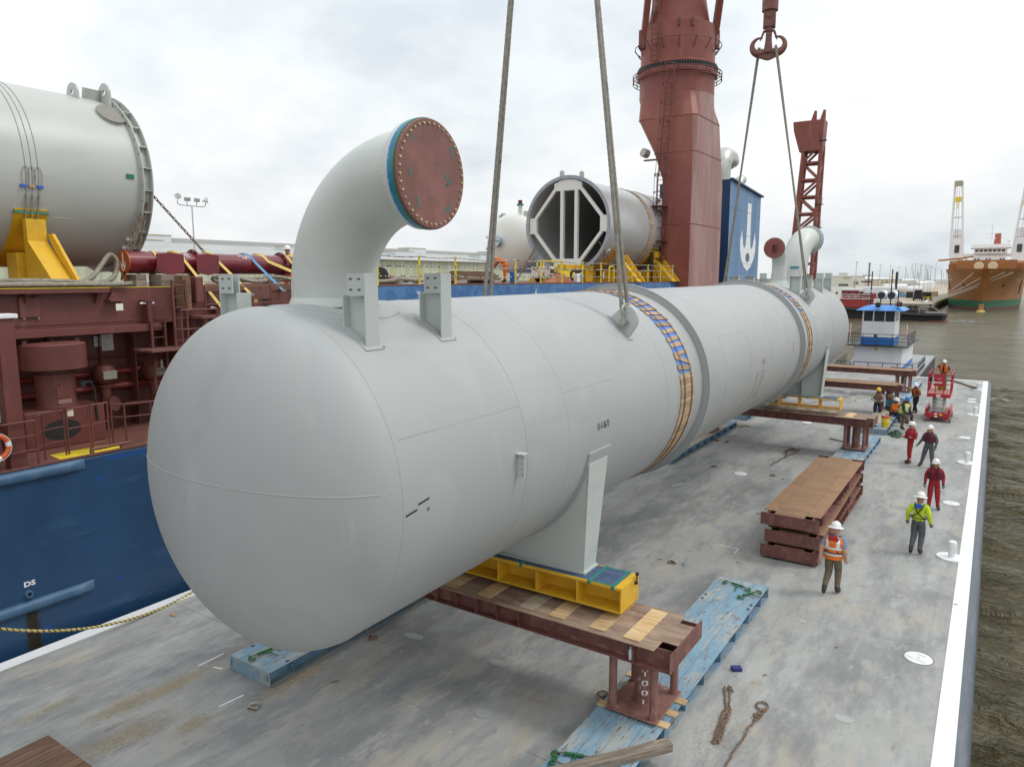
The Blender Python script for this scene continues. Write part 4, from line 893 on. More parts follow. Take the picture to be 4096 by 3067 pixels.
# ---------------------------------------------------------------- amidships: platform, ladder, rails
ld = thing('ship_ladder', 'red vertical ladder with flat stringers beside the hatch coaming', 'ladder', (-18.75, 11.7, 6.1))
for y in (-.19, .19): B().box((-.03, y - .03, 0), (.03, y + .03, 1.85)).build('stringer', M_red, ld, None)
for i in range(6): B().cyl((0, -.19, .2 + i * .3), (0, .19, .2 + i * .3), .014, n=8).build('rung', M_red, ld)
ld2 = dup(ld, 'red vertical ladder standing just behind the small side platform', (-18.95, 11.15, 5.0))
sp_ = thing('side_platform', 'small red platform with handrail beside the ship ladder', 'platform', (-18.3, 11.3, 6.12))
B().box((-.9, -.75, -.06), (0, 1.3, 0)).build('floor', M_redd, sp_, None, bev=.006); B().prism([(-.9, -.06), (-.05, -.06), (-.9, -.6)], 1, -.4, -.38).build('bracket', M_red, sp_, None)
rail(sp_, [(-18.32, 11.45), (-18.32, 12.55)], 6.12, (1.02,), (.5,), .024)
sb('coaming_wall', (-20.6, 11.95, 5.2), (-19.35, 20.0, HZ - .02), M_red)
sb('coaming_shelf', (-19.36, 12.2, 6.86), (-18.5, 13.6, 6.94), M_redd, .006)
for x, y in ((-18.6, 12.35), (-18.6, 13.45), (-19.2, 12.35)): sb('shelf_post', (x - .06, y - .06, 5.4), (x + .06, y + .06, 6.86), M_red)
sb('socket_block', (-19.35, 11.95, 7.1), (-18.95, 12.2, HZ + .3), M_rusty, .01); sb('guide_block', (-19.35, 12.35, 7.3), (-18.95, 12.6, HZ + .28), M_red, .03)
B().prism([(13.9, S(7.35)), (15.2, S(7.35)), (15.2, S(7.62)), (14.4, S(7.62))], 0, -2.15, -2.10).build('recess_frame', M_redd, ship, None)
sb('recess', (-19.36, 14.3, 6.7), (-19.345, 15.1, 7.56), M_dark); q = sb('recess_door', (-19.35, 14.42, 6.7), (-19.31, 14.85, 7.48), M_red, .01); sb('recess_sign', (-19.309, 14.55, 7.2), (-19.306, 14.68, 7.36), mat('yellow_sign', (.5, .33, .08), .6))
hr2 = thing('guard_rail', 'rust red guard rail standing in front of the hatch coaming behind the vessel head', 'guard rail', (-19.0, 12.7, 6.86))
rail(hr2, [(-19.0, 12.65), (-19.0, 14.95), (-19.0, 17.2), (-19.0, 19.4)], 6.86, (.94,), (.38,), .024)
sb('lip_edge', (-19.36, 12.8, HZ - .012), (-19.32, 20, HZ + .003), M_yel2)
# blue side panels with white numbers
for i, y0 in enumerate((19.5, 28.35, 37.2, 46.05)):
    p = sb('blue_side_panel', (-19.35, y0 + .01, 7.08), (-19.05, min(y0 + 8.83, 51), HZ - .06), M_bluep, .008)
    sb('panel_top', (-19.36, y0 + .01, HZ - .058), (-19.04, min(y0 + 8.83, 51), HZ - .02), M_redd)
    sb('panel_joint', (-19.4, y0 - .02, 7.08), (-19.04, y0 + .005, HZ - .05), M_red)
    for k, num in enumerate(('6.', '7', '8', '9')[i:i + 1]):
        B().text(num, .34, fn=lambda q: V((-19.045 + 17.2 + .003, y0 + 2.55 + (.17 - q.x if 0 else -q.x) * 1.1, S(7.36) - q.y * 1.0)), font_bold=.008).build('panel_number', M_white2, p, None, fix=False)
sb('underside', (-20.6, 20.0, 5.0), (-19.4, 50, 7.08), M_red)
# ================================================================ deck cargo
def cyl_shell(o, R_, y0, y1, m, name='shell', n=128): B().grid(lambda u, v: V((R_ * sin(2 * pi * v), lerp(y0, y1, u), R_ * cos(2 * pi * v))), 24, n, cv=True).build(name, m, o, 180)
M_cargo = mat('cargo_offwhite_paint', (.46, .475, .445), .4, 0, [((.485, .50, .47), (.5, .3, .5), .45, .6, 3), ((.43, .45, .43), (1, .25, 1), .56, .7, 4), ((.36, .35, .31, .4), (4, 4, .4), .68, .8, 5)])
def holed(poly, c, r, y0, y1, n=48):
    """plate in the xz plane with a round hole through it"""
    b = B(); out_ = []
    for i in range(n):
        a = 2 * pi * i / n; d = (cos(a), sin(a)); best = 0
        for (x0, z0), (x1, z1) in zip(poly, poly[1:] + poly[:1]):
            ex, ez = x1 - x0, z1 - z0; den = d[0] * ez - d[1] * ex
            if abs(den) < 1e-9: continue
            t = ((x0 - c[0]) * ez - (z0 - c[1]) * ex) / den; s = ((x0 - c[0]) * d[1] - (z0 - c[1]) * d[0]) / den
            if t > 0 and -1e-6 <= s <= 1 + 1e-6: best = max(best, t)
        out_.append((c[0] + d[0] * best, c[1] + d[1] * best))
    inn = [(c[0] + r * cos(2 * pi * i / n), c[1] + r * sin(2 * pi * i / n)) for i in range(n)]
    vs = [(x, y, z) for y in (y0, y1) for x, z in out_ + inn]; F = []
    for i in range(n):
        j = (i + 1) % n; F += [(i, j, n + j, n + i), (2 * n + i, 3 * n + i, 3 * n + j, 2 * n + j), (i, 2 * n + i, 2 * n + j, j), (n + i, n + j, 3 * n + j, 3 * n + i)]
    return b.add(vs, F)
ta = thing('cargo_cylinder', 'huge off-white cylinder on a yellow cradle at the left, filling the ship deck', 'cargo cylinder', (-23.5, 12.45, 10.84), (0, 0, 0), 'large cylinders on the ship deck')
cyl_shell(ta, 2.49, -28, -.05, M_cargo)
YM = MX(((1, 0, 0), (0, 0, 1), (0, -1, 0)))
for y in (-.30, -.03): B().lathe([(2.40, -.014), (2.655, -.014), (2.655, .014), (2.40, .014), (2.40, -.014)], 128, YM, (0, y, 0)).build('flange_ring', M_cargo, ta, 35)
gm = B().box((-.012, -.285, 2.47), (.012, -.045, 2.645)).mesh('gusset', M_cargo, None)
for i in range(26):
    q = obj('gusset', gm, ta); q.rotation_euler = (0, rad(i * 360 / 26), 0)
for i in range(36):
    a = rad(i * 10 + 4); B().tube([(2.58 * sin(a), -.32, 2.58 * cos(a)), (2.58 * sin(a), -.312, 2.58 * cos(a))], .022, 8).build('bolt_hole', M_dark, ta)
for x, y in ((1.02, -.38), (.75, -1.15)):
    zb = sqrt(2.49 ** 2 - x * x) - (.2 if y < -1 else 0)
    p = [(x - .30, zb - .1), (x + .30, zb - .22), (x + .30, zb + .25)] + [(x + .30 * cos(a), zb + .27 + .30 * sin(a)) for a in [pi * i / 12 for i in range(13)]] + [(x - .30, zb + .25)]
    holed(p, (x, zb + .3), .085, y - .03, y + .03).build('lifting_ear', M_cargo, ta, 30)
def on(a_, y, r): a = rad(a_); return V((r * sin(a), y, r * cos(a)))
B().tube([on(43.5, -.62, 2.4), on(43.5, -.62, 2.53)], .39, 32).build('manway_ring', M_cargo, ta); B().tube([on(43.5, -.62, 2.53), on(43.5, -.62, 2.565)], .40, 32).build('manway_cover', mat('raw_grey_board', (.27, .26, .23), .8, 0, [((.2, .19, .17), 30, .45, .6)]), ta)
B().tube([on(14, -.55, 2.3), on(14, -.55, 2.78)], .26, 28).build('stub_pipe', M_cargo, ta)
o = B().cb((0, 0, 0), (.03, .22, .13)).build('label_plate', mat('green_label', (.02, .17, .10), .5), ta, None, loc=on(89, -.62, 2.50))
for a in (132.6, 140.4): B().cb((0, 0, 0), (.1, .18, .06)).build('clip', M_white2, ta, None, loc=on(a, -.42, 2.53), rot=(0, a - 90, 0))
for y in (-3.35, -3.2, -3.05):
    B().tube([on(a, y, 2.50) for a in range(-95, 112, 4)], .006, 6).build('lashing_wire', M_wire, ta)
    B().tube([on(106, y, 2.53), on(122, y, 2.62)], .022, 8).build('turnbuckle', M_galv, ta); B().tube([on(123, y, 2.62) + V((.05 * cos(t), 0, .05 * sin(t))) for t in [2 * pi * i / 12 for i in range(12)]], .014, 6, closed=True).build('eye_bolt', M_galv, ta)
for k, y in enumerate((-3.36, -3.22, -3.06)): B().tube([on(96 + 6 * sin(t) , y + .09 * cos(t), 2.52) for t in [2 * pi * i / 16 for i in range(16)]], .008, 5, closed=True).build('wire_tail', M_wire, ta)
for i in range(3): B().cb((0, 0, 0), (.05, .14, .07)).build('wood_chock', M_wood if i % 2 else mat('blue_block', (.03, .12, .5), .5), ta, None, loc=on(101.3, -3.42 + i * .2, 2.52))
B().tube([on(119.8, -2.6, 2.49), on(119.8, -2.2, 2.49)], .008, 5).build('weld_seam', M_cargo, ta)
# yellow cradle
def cradle(lab, x, y, zc, R_, wd, lean=True):
    o = thing('cargo_cradle', lab, 'cradle', (x, y, HZ), (0, 0, 0), 'yellow cargo cradles')
    n = 40; vs = []; F = []
    zc = zc - HZ
    for r in (R_ + .004, R_ + .045):
        for yy in (-wd / 2, wd / 2):
            for i in range(n + 1): a = rad(lerp(115, 245, i / n)); vs.append((r * sin(a), yy, zc + r * cos(a)))
    W = n + 1
    for i in range(n): F += [(i, i + 1, W + i + 1, W + i), (2 * W + i, 3 * W + i, 3 * W + i + 1, 2 * W + i + 1), (i, 2 * W + i, 2 * W + i + 1, i + 1), (W + i, W + i + 1, 3 * W + i + 1, 3 * W + i)]
    F += [(0, W, 3 * W, 2 * W), (n, 2 * W + n, 3 * W + n, W + n)]
    B().add(vs, F).build('saddle_plate', M_yeldk, o, 40)
    for s in (1, -1):
        a = rad(117); xe, ze = (R_ + .03) * sin(a), zc + (R_ + .03) * cos(a)
        B().cb((s * (xe + .0), 0, ze), (.10, wd + .02, .06)).build('edge_packing', M_tape, o, None)
        b = B().prism([(s * (xe + .02), ze - .18), (s * (xe + .22), ze - .18), (s * (xe + .22), ze - .75), (s * (xe + 1.55), 0), (s * (xe + .0), 0)], 1, -wd * .30, wd * .30); b.build('leg_frame', M_yeldk, o, None, bev=.01)
        B().prism([(s * (xe + .2), ze - .55), (s * (xe + .45), ze - .55), (s * (xe + 1.75), .0), (s * (xe + 1.2), .0)], 1, wd * .32, wd * .42).build('side_gusset', M_yeldk, o, None)
        B().box((s * (xe - .5) - .3, -wd * .45, 0), (s * (xe - .5) + .3, wd * .45, .9 if R_ < 2.6 else .8)).build('foot_block', M_yeldk, o, None, bev=.02)
    B().box((-2.2, -wd * .5, 0), (2.2, wd * .5, .2)).build('base_beam', M_yeldk, o, None)
    return o
cradle('yellow cradle with sloping legs under the left off-white cylinder', -23.5, 9.25, 10.84, 2.49, .8)
# open-ended cylinder B
M_cargo2 = mat('cargo_silver_paint', (.42, .425, .42), .26, .2, [((.46, .465, .46), (.4, .25, .4), .45, .6, 3)])
M_fl = mat('flange_bluegrey', (.31, .345, .385), .4, .2, [((.38, .41, .44), 3, .5, .65)])
tb_ = thing('cargo_cylinder', 'open-ended silver cylinder with blue-grey flange and white octagon bracing inside', 'cargo cylinder', (-23.0, 41.0, 11.33), (0, 0, 0), 'large cylinders on the ship deck')
cyl_shell(tb_, 2.87, .02, 22, M_cargo2); B().grid(lambda u, v: V((2.84 * sin(2 * pi * v), lerp(.02, 21, u), 2.84 * cos(2 * pi * v))), 12, 96, cv=True).build('inner_lining', mat('inner_lining_grey', (.44, .455, .445), .5), tb_, 180)
B().lathe([(2.84, -.03), (3.05, -.03), (3.05, .05), (2.84, .05), (2.84, -.03)], 128, YM).build('flange_ring', M_fl, tb_, 35)
B().lathe([(.01, 0), (2.85, 0)], 64, YM, (0, 20.5, 0)).build('end_plate', mat('inner_grey2', (.40, .41, .40), .6), tb_, None)
for i in range(32):
    a = rad(i * 11.25 + 3); B().tube([(2.965 * sin(a), -.034, 2.965 * cos(a)), (2.965 * sin(a), -.028, 2.965 * cos(a))], .022, 8).build('bolt_hole', M_dark, tb_)
M_brace = mat('white_brace', (.72, .74, .70), .45)
ov = [(-.86, 2.35), (.86, 2.35), (2.42, .48), (2.42, -.48), (.86, -2.35), (-.86, -2.35), (-2.42, -.48), (-2.42, .48)]
for i in range(8):
    a, c_ = ov[i], ov[(i + 1) % 8]; wd = .28
    if i in (0, 4):
        s = 1 if i == 0 else -1; B().prism([(-.86, s * 2.12), (.86, s * 2.12), (.98, s * 2.3), (.98, s * 2.58), (.5, s * 2.78), (0, s * 2.83), (-.5, s * 2.78), (-.98, s * 2.58), (-.98, s * 2.3)], 1, .06, .30).build('brace', M_brace, tb_, None, bev=.01)
    elif i in (2, 6):
        s = 1 if i == 2 else -1; B().box((min(s * 2.3, s * 2.80), .06, -.5), (max(s * 2.3, s * 2.80), .30, .5)).build('brace', M_brace, tb_, None, bev=.01)
    else: B().bar((a[0] * .985, .18, a[1] * .985), (c_[0] * .985, .18, c_[1] * .985), .2, .21, up=(0, 1, 0)).build('brace', M_brace, tb_, None, bev=.01)
for x in (-.42, .60): B().box((x - .11, .06, -2.14), (x + .11, .30, 2.14)).build('brace_post', M_brace, tb_, None, bev=.01)
B().tube([(1.6, 12, -.1), (2.5, 12, -.1)], .5, 28).build('inner_nozzle', mat('inner_grey', (.3, .3, .3), .5), tb_); B().tube([(.6, 13, -.3), (2.6, 13, -.3)], .36, 24).build('inner_pipe', mat('inner_dark', (.12, .12, .12), .5), tb_)
for x in (-.42, .98):
    z0 = sqrt(2.95 ** 2 - x * x); B().prism([(x - .15, z0), (x + .15, z0), (x + .15, z0 + .28)] + [(x + .15 * cos(t), z0 + .3 + .15 * sin(t)) for t in [pi * i / 8 for i in range(9)]] + [(x - .15, z0 + .28)], 1, .03, .12).build('lifting_ear', M_cargo, tb_, 30)
for y in (8.4,): B().lathe([(2.87, -.03), (2.92, -.03), (2.92, .05), (2.87, .05)], 96, YM, (0, y + .3, 0)).build('stiffening_ring', M_cargo2, tb_, 35)
pm = B().box((-.05, -.30, 0), (.05, .30, .025)).mesh('plank', M_wood, None)
for i in range(58):
    ph = -20 + i * 3.1; p = obj('plank', pm, tb_); p.location = on(ph, 6.75, 2.885); p.rotation_euler = (0, rad(ph), 0)
B().grid(lambda u, v: on(lerp(-30, 62, v), lerp(6.5, 7.0, u), 2.879), 2, 50).build('tarpaulin_strip', M_tarp, tb_, 180)
B().tube([on(128, 1.2, 2.85), on(128, 1.2, 2.95)], .3, 24).build('side_nozzle', M_cargo2, tb_)
for a in (40, 52, 62): B().cb((0, 0, 0), (.22, .22, .2)).build('clip', M_fl, tb_, None, loc=on(a, 10.2, 2.98), rot=(0, a, 0))
cradle('yellow cradle under the open-ended silver cylinder, beside the crane', -23.0, 49.2, 11.33, 2.87, 1.3)
cradle('yellow cradle half hidden behind the small tractor under the silver cylinder', -23.0, 43.2, 11.33, 2.87, .9)
# small white vessel C behind
tc_ = thing('cargo_vessel', 'white domed vessel with a taped round nozzle, left of the open cylinder', 'vessel', (-36, 54.5, 11.0))
M_wv = mat('glossy_white_paint', (.68, .69, .63), .2, 0, coat=.3)
B().ell((0, 0, 0), (2.62, 1.5, 2.62), 48, 28).build('head', M_wv, tc_, 180); cyl_shell(tc_, 2.62, 0, 14, M_wv)
B().tube([(-.55, -1.9, .15), (-.55, -1.2, .15)], .34, 28).build('nozzle', M_wv, tc_); B().tube([(-.55, -2.02, .15), (-.55, -1.9, .15)], .46, 28).build('nozzle_cover', mat('pale_cover', (.55, .6, .57), .5), tc_); B().tube([(-.55, -1.9, .15), (-.55, -1.78, .15)], .48, 28).build('tape_wrap', mat('blue_flange_tape', (.02, .16, .5), .4), tc_)
for a in (0, 90): B().cb((-.55, -2.025, .15), (.08, .01, .86)).build('tape_cross', M_tape, tc_, None, rot=(0, 0, 0)) if a == 0 else B().cb((-.55, -2.027, .15), (.86, .01, .08)).build('tape_cross', M_tape, tc_, None)
B().cyl((.55, .3, 2.4), (.55, .3, 3.3), .2, n=20).build('top_nozzle', M_wv, tc_); B().cyl((.55, .3, 3.3), (.55, .3, 3.42), .32, n=20).build('tape_wrap', M_tape, tc_)
for x in (.45, .65): B().cyl((x, .3, 3.42), (x, .3, 3.75), .1, n=12).build('stud', M_red, tc_)
for x, z in ((-1.3, 2.3), (-1.55, 2.15), (1.1, 2.4)): B().cb((x, .4, z + .15), (.35, .3, .5)).build('clip', M_cargo, tc_, None)
for z in (1.6, .6, -.4, -1.4): B().cb((-sqrt(2.62 ** 2 - z * z) * .95, -.35, z), (.3, .3, .22)).build('clip', M_cargo, tc_, None)
# ================================================================ loose gear on the ship deck
def chain(lab, pts, r=.011, pitch=.075, m=M_chain, cat='chain', loc=None, grp=None, w=.030):
    """interlocking links along a polyline; links are too small to pick apart"""
    loc = loc or pts[0]; o = thing('chain', lab, cat, loc, (0, 0, 0), grp); P = [V(p) - V(loc) for p in pts]; b = B()
    tot = 0; i = 0; acc = 0
    seg = [(P[k + 1] - P[k]).length for k in range(len(P) - 1)]; L_ = sum(seg); n = max(1, int(L_ / pitch))
    def at(s):
        for k, l in enumerate(seg):
            if s <= l or k == len(seg) - 1: return P[k].lerp(P[k + 1], min(1, s / max(l, 1e-6)))
            s -= l
    for j in range(n):
        a, c_ = at(L_ * j / n), at(L_ * (j + 1) / n); d = (c_ - a); d = d.normalized() if d.length > 1e-6 else V((1, 0, 0)); mid = (a + c_) / 2
        u = d.orthogonal().normalized(); u = MX.Rotation(rad(45 + 90 * (j % 2)), 3, d) @ u; h = pitch * .72
        path = [mid + d * (h * .55 * cos(t) + (h * .28 if cos(t) > 0 else -h * .28)) + u * w * .62 * sin(t) for t in [2 * pi * k / 10 + .01 for k in range(10)]]
        b.tube(path, r, 5, closed=True)
    q = b.build('links', m, o, 180); q['kind'] = 'stuff'; return o
chain('rusty lashing chain from the left cylinder flange down to the deck, outer one', [(-21.14, 12.45, 10.47), (-21.0, 11.6, 8.83), (-20.9, 11.3, 7.95)], .017, .13, M_chain, w=.05, grp='lashing chains of the left cylinder')
chain('rusty lashing chain from the left cylinder flange down to the deck, inner one', [(-21.12, 12.4, 10.40), (-21.0, 11.95, 8.83), (-20.9, 11.8, 7.95)], .017, .13, M_chain, w=.05, grp='lashing chains of the left cylinder')
chain('rusty lashing chain sloping right from the left cylinder flange behind the red beam', [(-21.14, 12.52, 10.47), (-21.2, 14.2, 8.8), (-21.25, 14.9, 7.9)], .017, .13, M_chain, w=.05, grp='lashing chains of the left cylinder')
for k, (dx, dy) in enumerate(((0, 0), (.25, -.35), (.5, -.7))): chain('grey lashing chain at the left of the open cylinder, %s' % ('left strand', 'middle strand', 'right strand')[k], [(-25.3, 41.0, 10.0), (-24.9 + dx - .9, 39.5 + dy, 7.9)], .02, .16, M_chain, w=.06, grp='chains of the open cylinder')
chain('grey lashing chain under the right side of the open cylinder', [(-20.7, 41.0, 10.2), (-20.1, 42.5, 8.2)], .02, .16, M_chain, w=.06, grp='chains of the open cylinder')
# red spreader beam
M_spr = mat('crimson_gloss_paint', (.17, .012, .022), .3, 0, [((.13, .01, .018), 2, .45, .6), ((.24, .05, .06, .6), (6, 2, 6), .62, .74)], coat=.3)
sp = thing('spreader_beam', 'crimson tubular spreader beam lying on timber blocks, orange end cap with white anchor', 'lifting beam', (-20.5, 11.2, 8.44))
B().tube([(0, 0, 0), (0, 9.5, 0)], .315, 40).build('tube', M_spr, sp)
for y in (2.1, 5.35): 
    f_ = B().lathe([(.31, -.02), (.42, -.02), (.42, .02), (.31, .02)], 40, YM, (0, y, 0)).build('flange', M_spr, sp); 
    for i in range(10): B().tube([(.37 * cos(i * .628), y - .045, .37 * sin(i * .628)), (.37 * cos(i * .628), y + .045, .37 * sin(i * .628))], .022, 6).build('bolt', M_galv if y > 3 else M_boltY, f_)
B().lathe([(0, -.02), (.33, -.02), (.33, .01), (0, .01)], 40, YM, (0, -.01, 0)).build('end_cap', mat('orange_cap', (.38, .08, .02), .45), sp)
B().box((-.06, -.03, -.52), (.06, -.005, -.28)).build('cap_tab', mat('orange_cap', (.38, .08, .02), .45), sp, None)
def anchor(fn, s, dv=(.004, 0, 0)):
    """white anchor emblem: shank, curved arms, diamond base with a round hole"""
    b = B(); h = [(0, -1.0), (.20, -.88), (.37, -.66), (.46, -.38), (.465, -.10), (.39, .20), (.335, -.05), (.28, -.26), (.21, -.34), (.15, -.26), (.125, -.05), (.11, .3), (.11, 1.0), (0, 1.0)]
    for sg in (1, -1): b.mi(0); b.add([fn(V((sg * x * s, y * s, 0))) for x, y in h], [list(range(len(h)))])
    b.mi(1); b.add([fn(V((.125 * cos(t) * s, (-.60 + .14 * sin(t)) * s, 0))) + V(dv) for t in [2 * pi * k / 20 for k in range(20)]], [list(range(20))])
    return b
anchor(lambda q: V((q.x, -.036 , q.y + .0)), .26, (0, -.004, 0)).build('anchor_emblem', [M_white2, mat('orange_cap', (.38, .08, .02), .45)], sp, None, fix=False)
for y, w_ in ((1.05, .42), (2.25, .38)):
    B().tube([(.1, y, -.02), (.52, y, -.02)], .17, 24).build('trunnion', M_spr, sp)
    B().prism([(y - w_, -.28), (y, -.36), (y + w_, -.28), (y + w_, .24), (y, .30), (y - w_, .24)], 0, .52, .56).build('keeper_plate', M_spr, sp, None, bev=.01)
B().tube([(.1, 6.1, -.1), (.6, 6.1, -.1)], .22, 24).build('trunnion', M_spr, sp)
for ln, y in (('SPREADER', 1.6), ('WT 3.2', 1.7), ('SWL 250 t', 3.8), ('ASK 250', 3.9)):
    z_ = rad(38 if y in (1.6, 3.8) else 52); B().text(ln, .11, fn=lambda q: V(((.318) * sin(z_ - q.y / .318), y + q.x, .318 * cos(z_ - q.y / .318)))).build('beam_lettering', M_white2, sp, None, fix=False)
M_strY = mat('yellow_webbing', (.62, .47, .13), .7, 0, [((.45, .33, .10), (3, 20, 20), .55, .7)]); M_strB = mat('blue_webbing', (.10, .26, .45), .7)
def strap(lab, pts, m, w_=.09, grp='lashing straps over the beam'):
    o = B(); P = [V(p) for p in pts]
    for a, b in zip(P[:-1], P[1:]): o.bar(a, b, w_, .006, up=(1, 0, .3))
    c = o.mesh('webbing', m, 40); t = thing('lashing_strap', lab, 'strap', pts[0], (0, 0, 0), grp); q = obj('webbing', c, t); q.location = -V(pts[0])
    B().cb((0, 0, 0), (.07, .16, .06)).build('ratchet', M_galv, t, None, loc=V(pts[-1]) - V(pts[0])); return t
def over(y, y2, x2, z2, k=.0): return [(-20.5 + .33 * sin(rad(a)), y + k * (a + 60) / 60, 8.44 + .33 * cos(rad(a))) for a in range(-60, 71, 10)] + [(x2, y2, z2)]
strap('yellow strap round the red beam beside its end cap', [(-20.5 + .33 * sin(rad(a)), 12.0, 8.44 + .33 * cos(rad(a))) for a in range(-90, 181, 10)], M_strY)
strap('yellow strap from between the keeper plates down to the shelf', over(12.55, 13.15, -18.75, 6.98, .12), M_strY, .10)
strap('yellow strap over the red beam right of the second keeper plate', over(13.7, 14.3, -19.1, 7.5, .1), M_strY, .10)
strap('blue strap over the red beam', over(15.05, 15.6, -19.2, 7.6, .1), M_strB, .10)
strap('yellow strap over the red beam at the second flange', over(15.55, 17.0, -19.3, 7.9, .12), M_strY, .11)
strap('yellow strap over the red beam just past the second flange', over(16.55, 17.2, -19.6, 7.9, .1), M_strY, .10)
strap('rightmost yellow strap over the red beam, next to the white elbow', over(16.9, 17.35, -19.6, 7.95, .08), M_strY, .10)
for k, (y, x, h_) in enumerate(((11.45, -20.45, .34), (12.25, -20.1, .34), (17.3, -20.2, .34))):
    for j in range(2): tag(B().box((-.32, -.42 if k == 1 else -.15, 0), (.32, .42 if k == 1 else .15, h_ / 2 - .004)).build('timber_block', M_oldwood, None, None, bev=.006, loc=(x, y, HZ + .003 + j * h_ / 2)), '%s grey timber block under the red beam, %s' % (('lower', 'upper')[j], ('at its end cap', 'below the first keeper plate', 'near the white elbow')[k]), 'timber block', 'timber blocks under the beam')
# thick wire slings coiled on deck
def big_rope(lab, pts, r, m=M_wire):
    from mathutils import geometry
    P = []
    n = len(pts)
    for i in range(n - 1):
        p0, p1, p2, p3 = [V(pts[max(0, min(n - 1, i + k))]) for k in (-1, 0, 1, 2)]
        for j in range(10):
            t = j / 10; P.append(.5 * ((2 * p1) + (p2 - p0) * t + (2 * p0 - 5 * p1 + 4 * p2 - p3) * t * t + (3 * p1 - p0 - 3 * p2 + p3) * t ** 3))
    P.append(V(pts[-1])); o = B().tube(P, r, 18, lobes=6, twist=12, amp=.16).build('wire_rope', m, None, 180); return tag(o, lab, 'wire rope')
M_wire2 = mat('old_thick_wire', (.22, .195, .15), .6, .2, [((.31, .28, .22), 9, .45, .6), ((.13, .11, .08), 4, .58, .7), ((.05, .10, .16), (.8, 1.5, 1), .62, .66)])
z = HZ + .075
big_rope('thick grey wire rope coil looping up beside the red beam end cap', [(-19.35, 6.6, z), (-19.4, 8.2, z + .02), (-19.5, 9.3, z + .04), (-19.8, 9.9, z + .16), (-20.1, 10.35, z + .5), (-20.2, 10.65, z + .78), (-20.25, 10.85, z + .62), (-20.2, 10.75, z + .25), (-19.95, 10.4, z + .08), (-19.6, 9.9, z + .02), (-19.3, 9.6, z), (-19.25, 8.0, z), (-19.2, 6.5, z)], .062, M_wire2)
big_rope('thick grey wire rope lying flat along the hatch edge', [(-19.55, 6.4, z), (-19.6, 7.8, z + .09), (-19.45, 8.9, z + .09), (-19.35, 9.9, z + .02), (-19.2, 10.4, z), (-19.15, 10.6, z + .02), (-19.2, 10.2, z), (-19.15, 9.0, z), (-19.12, 7.0, z)], .055, M_wire2)
big_rope('grey wire rope coil lying under the red beam left part', [(-20.0, 13.9, z), (-20.2, 13.75, z + .15), (-19.9, 14.2, z + .2), (-19.7, 14.9, z + .05), (-19.8, 15.6, z + .12), (-20.2, 15.0, z + .1), (-20.1, 14.1, z), (-19.8, 13.85, z + .02)], .06, M_wire2)
big_rope('grey wire rope coil lying under the red beam right part', [(-19.8, 15.3, z), (-20.0, 15.6, z + .2), (-19.7, 16.2, z + .15), (-19.6, 16.7, z), (-19.9, 16.9, z + .1), (-20.2, 16.3, z + .1), (-19.9, 15.5, z)], .06, M_wire2)
big_rope('brown mooring rope heaped on deck right of the white elbow', [(-20.2, 20.3, z), (-20.0, 21.5, z + .05), (-20.4, 22.4, z + .12), (-20.1, 23.4, z + .05), (-20.6, 24.0, z), (-20.4, 22.5, z), (-20.6, 21.0, z)], .08, M_wire2)
# yellow stanchions with rope
rl = thing('rope_fence', 'yellow post fence with three black and white ropes along the ship deck edge', 'fence', (-19.12, 19.8, HZ - .02))
M_brope = mat('black_white_rope', (.55, .53, .45), .7, 0, [((.03, .03, .03), (1, 16, 1), .5, .53, 0)])
ys = [19.85, 22.2, 24.52, 29.15, 31.45, 33.6, 35.9, 38.15, 42.5, 44.95, 47.1, 49.3]
for i, y in enumerate(ys):
    p = B().cyl((0, y - 19.8, 0), (0, y - 19.8, 1.14), .042 if i < 11 else .035, n=10).build('post', M_yel2 if i < 11 else mat('white_post', (.66, .6, .5), .5), rl)
    for zz in (.42, .78, 1.1): B().tube([(.05 + .035 * cos(t), y - 19.8, zz + .035 * sin(t)) for t in [2 * pi * k / 8 for k in range(8)]], .012, 5, closed=True).build('rope_eye', M_yel2, p)
for zz in (.34, .74, 1.10):
    for a, b in zip(ys[:-1], ys[1:]): B().tube([(.06, lerp(a, b, k / 10) - 19.8, zz - .028 * (b - a) * 4 * (k / 10) * (1 - k / 10) * .6) for k in range(11)], .020, 8).build('rope', M_brope, rl)
gt = thing('hoop_gate', 'small yellow hoop barrier behind the rope fence near the crane', 'barrier', (-19.4, 39.8, HZ)); B().tube([(0, 0, 0), (0, 0, .8), (0, .1, .92), (0, .55, .92), (0, .68, .8), (0, .68, 0)], .04, 8).build('hoop', M_yel2, gt)
# far yellow posts of the other side
for i, y in enumerate((34, 40, 46, 52, 58, 64, 70)): tag(B().cyl((0, 0, 0), (0, 0, 1.1), .05, n=8).build('yellow_post', M_yel2, None, loc=(-42.5, y, HZ)), 'thin yellow post on the far side of the ship deck, post %s from the left' % ('first', 'second', 'third', 'fourth', 'fifth', 'sixth', 'seventh')[i], 'post', 'far side posts')
# stack of dark timbers
for j in range(5):
    for i in range(4):
        if j == 4 and i > 1: continue
        tag(B().box((-.16, 0, 0), (.16, 4.0 - .35 * j + .2 * (i % 2), .075)).build('dunnage_board', M_brownwood, None, None, bev=.004, loc=(-20.0 - i * .36, 25.0 + .2 * j + .07 * i, HZ + .14 + j * .082), rot=(0, 0, random.uniform(-1.5, 1.5))), 'dark board in the timber stack on the ship deck, %s layer, %s row' % (('bottom', 'second', 'third', 'fourth', 'top')[j], ('front', 'second', 'third', 'back')[i]), 'timber', 'dark boards stacked on the ship deck')
for y in (25.4, 28.3): tag(B().box((-.75, -.07, 0), (.75, .07, .13)).build('bearer', M_brownwood, None, None, loc=(-20.55, y, HZ + .002)), 'dark bearer under the %s end of the timber stack on the ship' % ('left' if y < 27 else 'right'), 'timber')
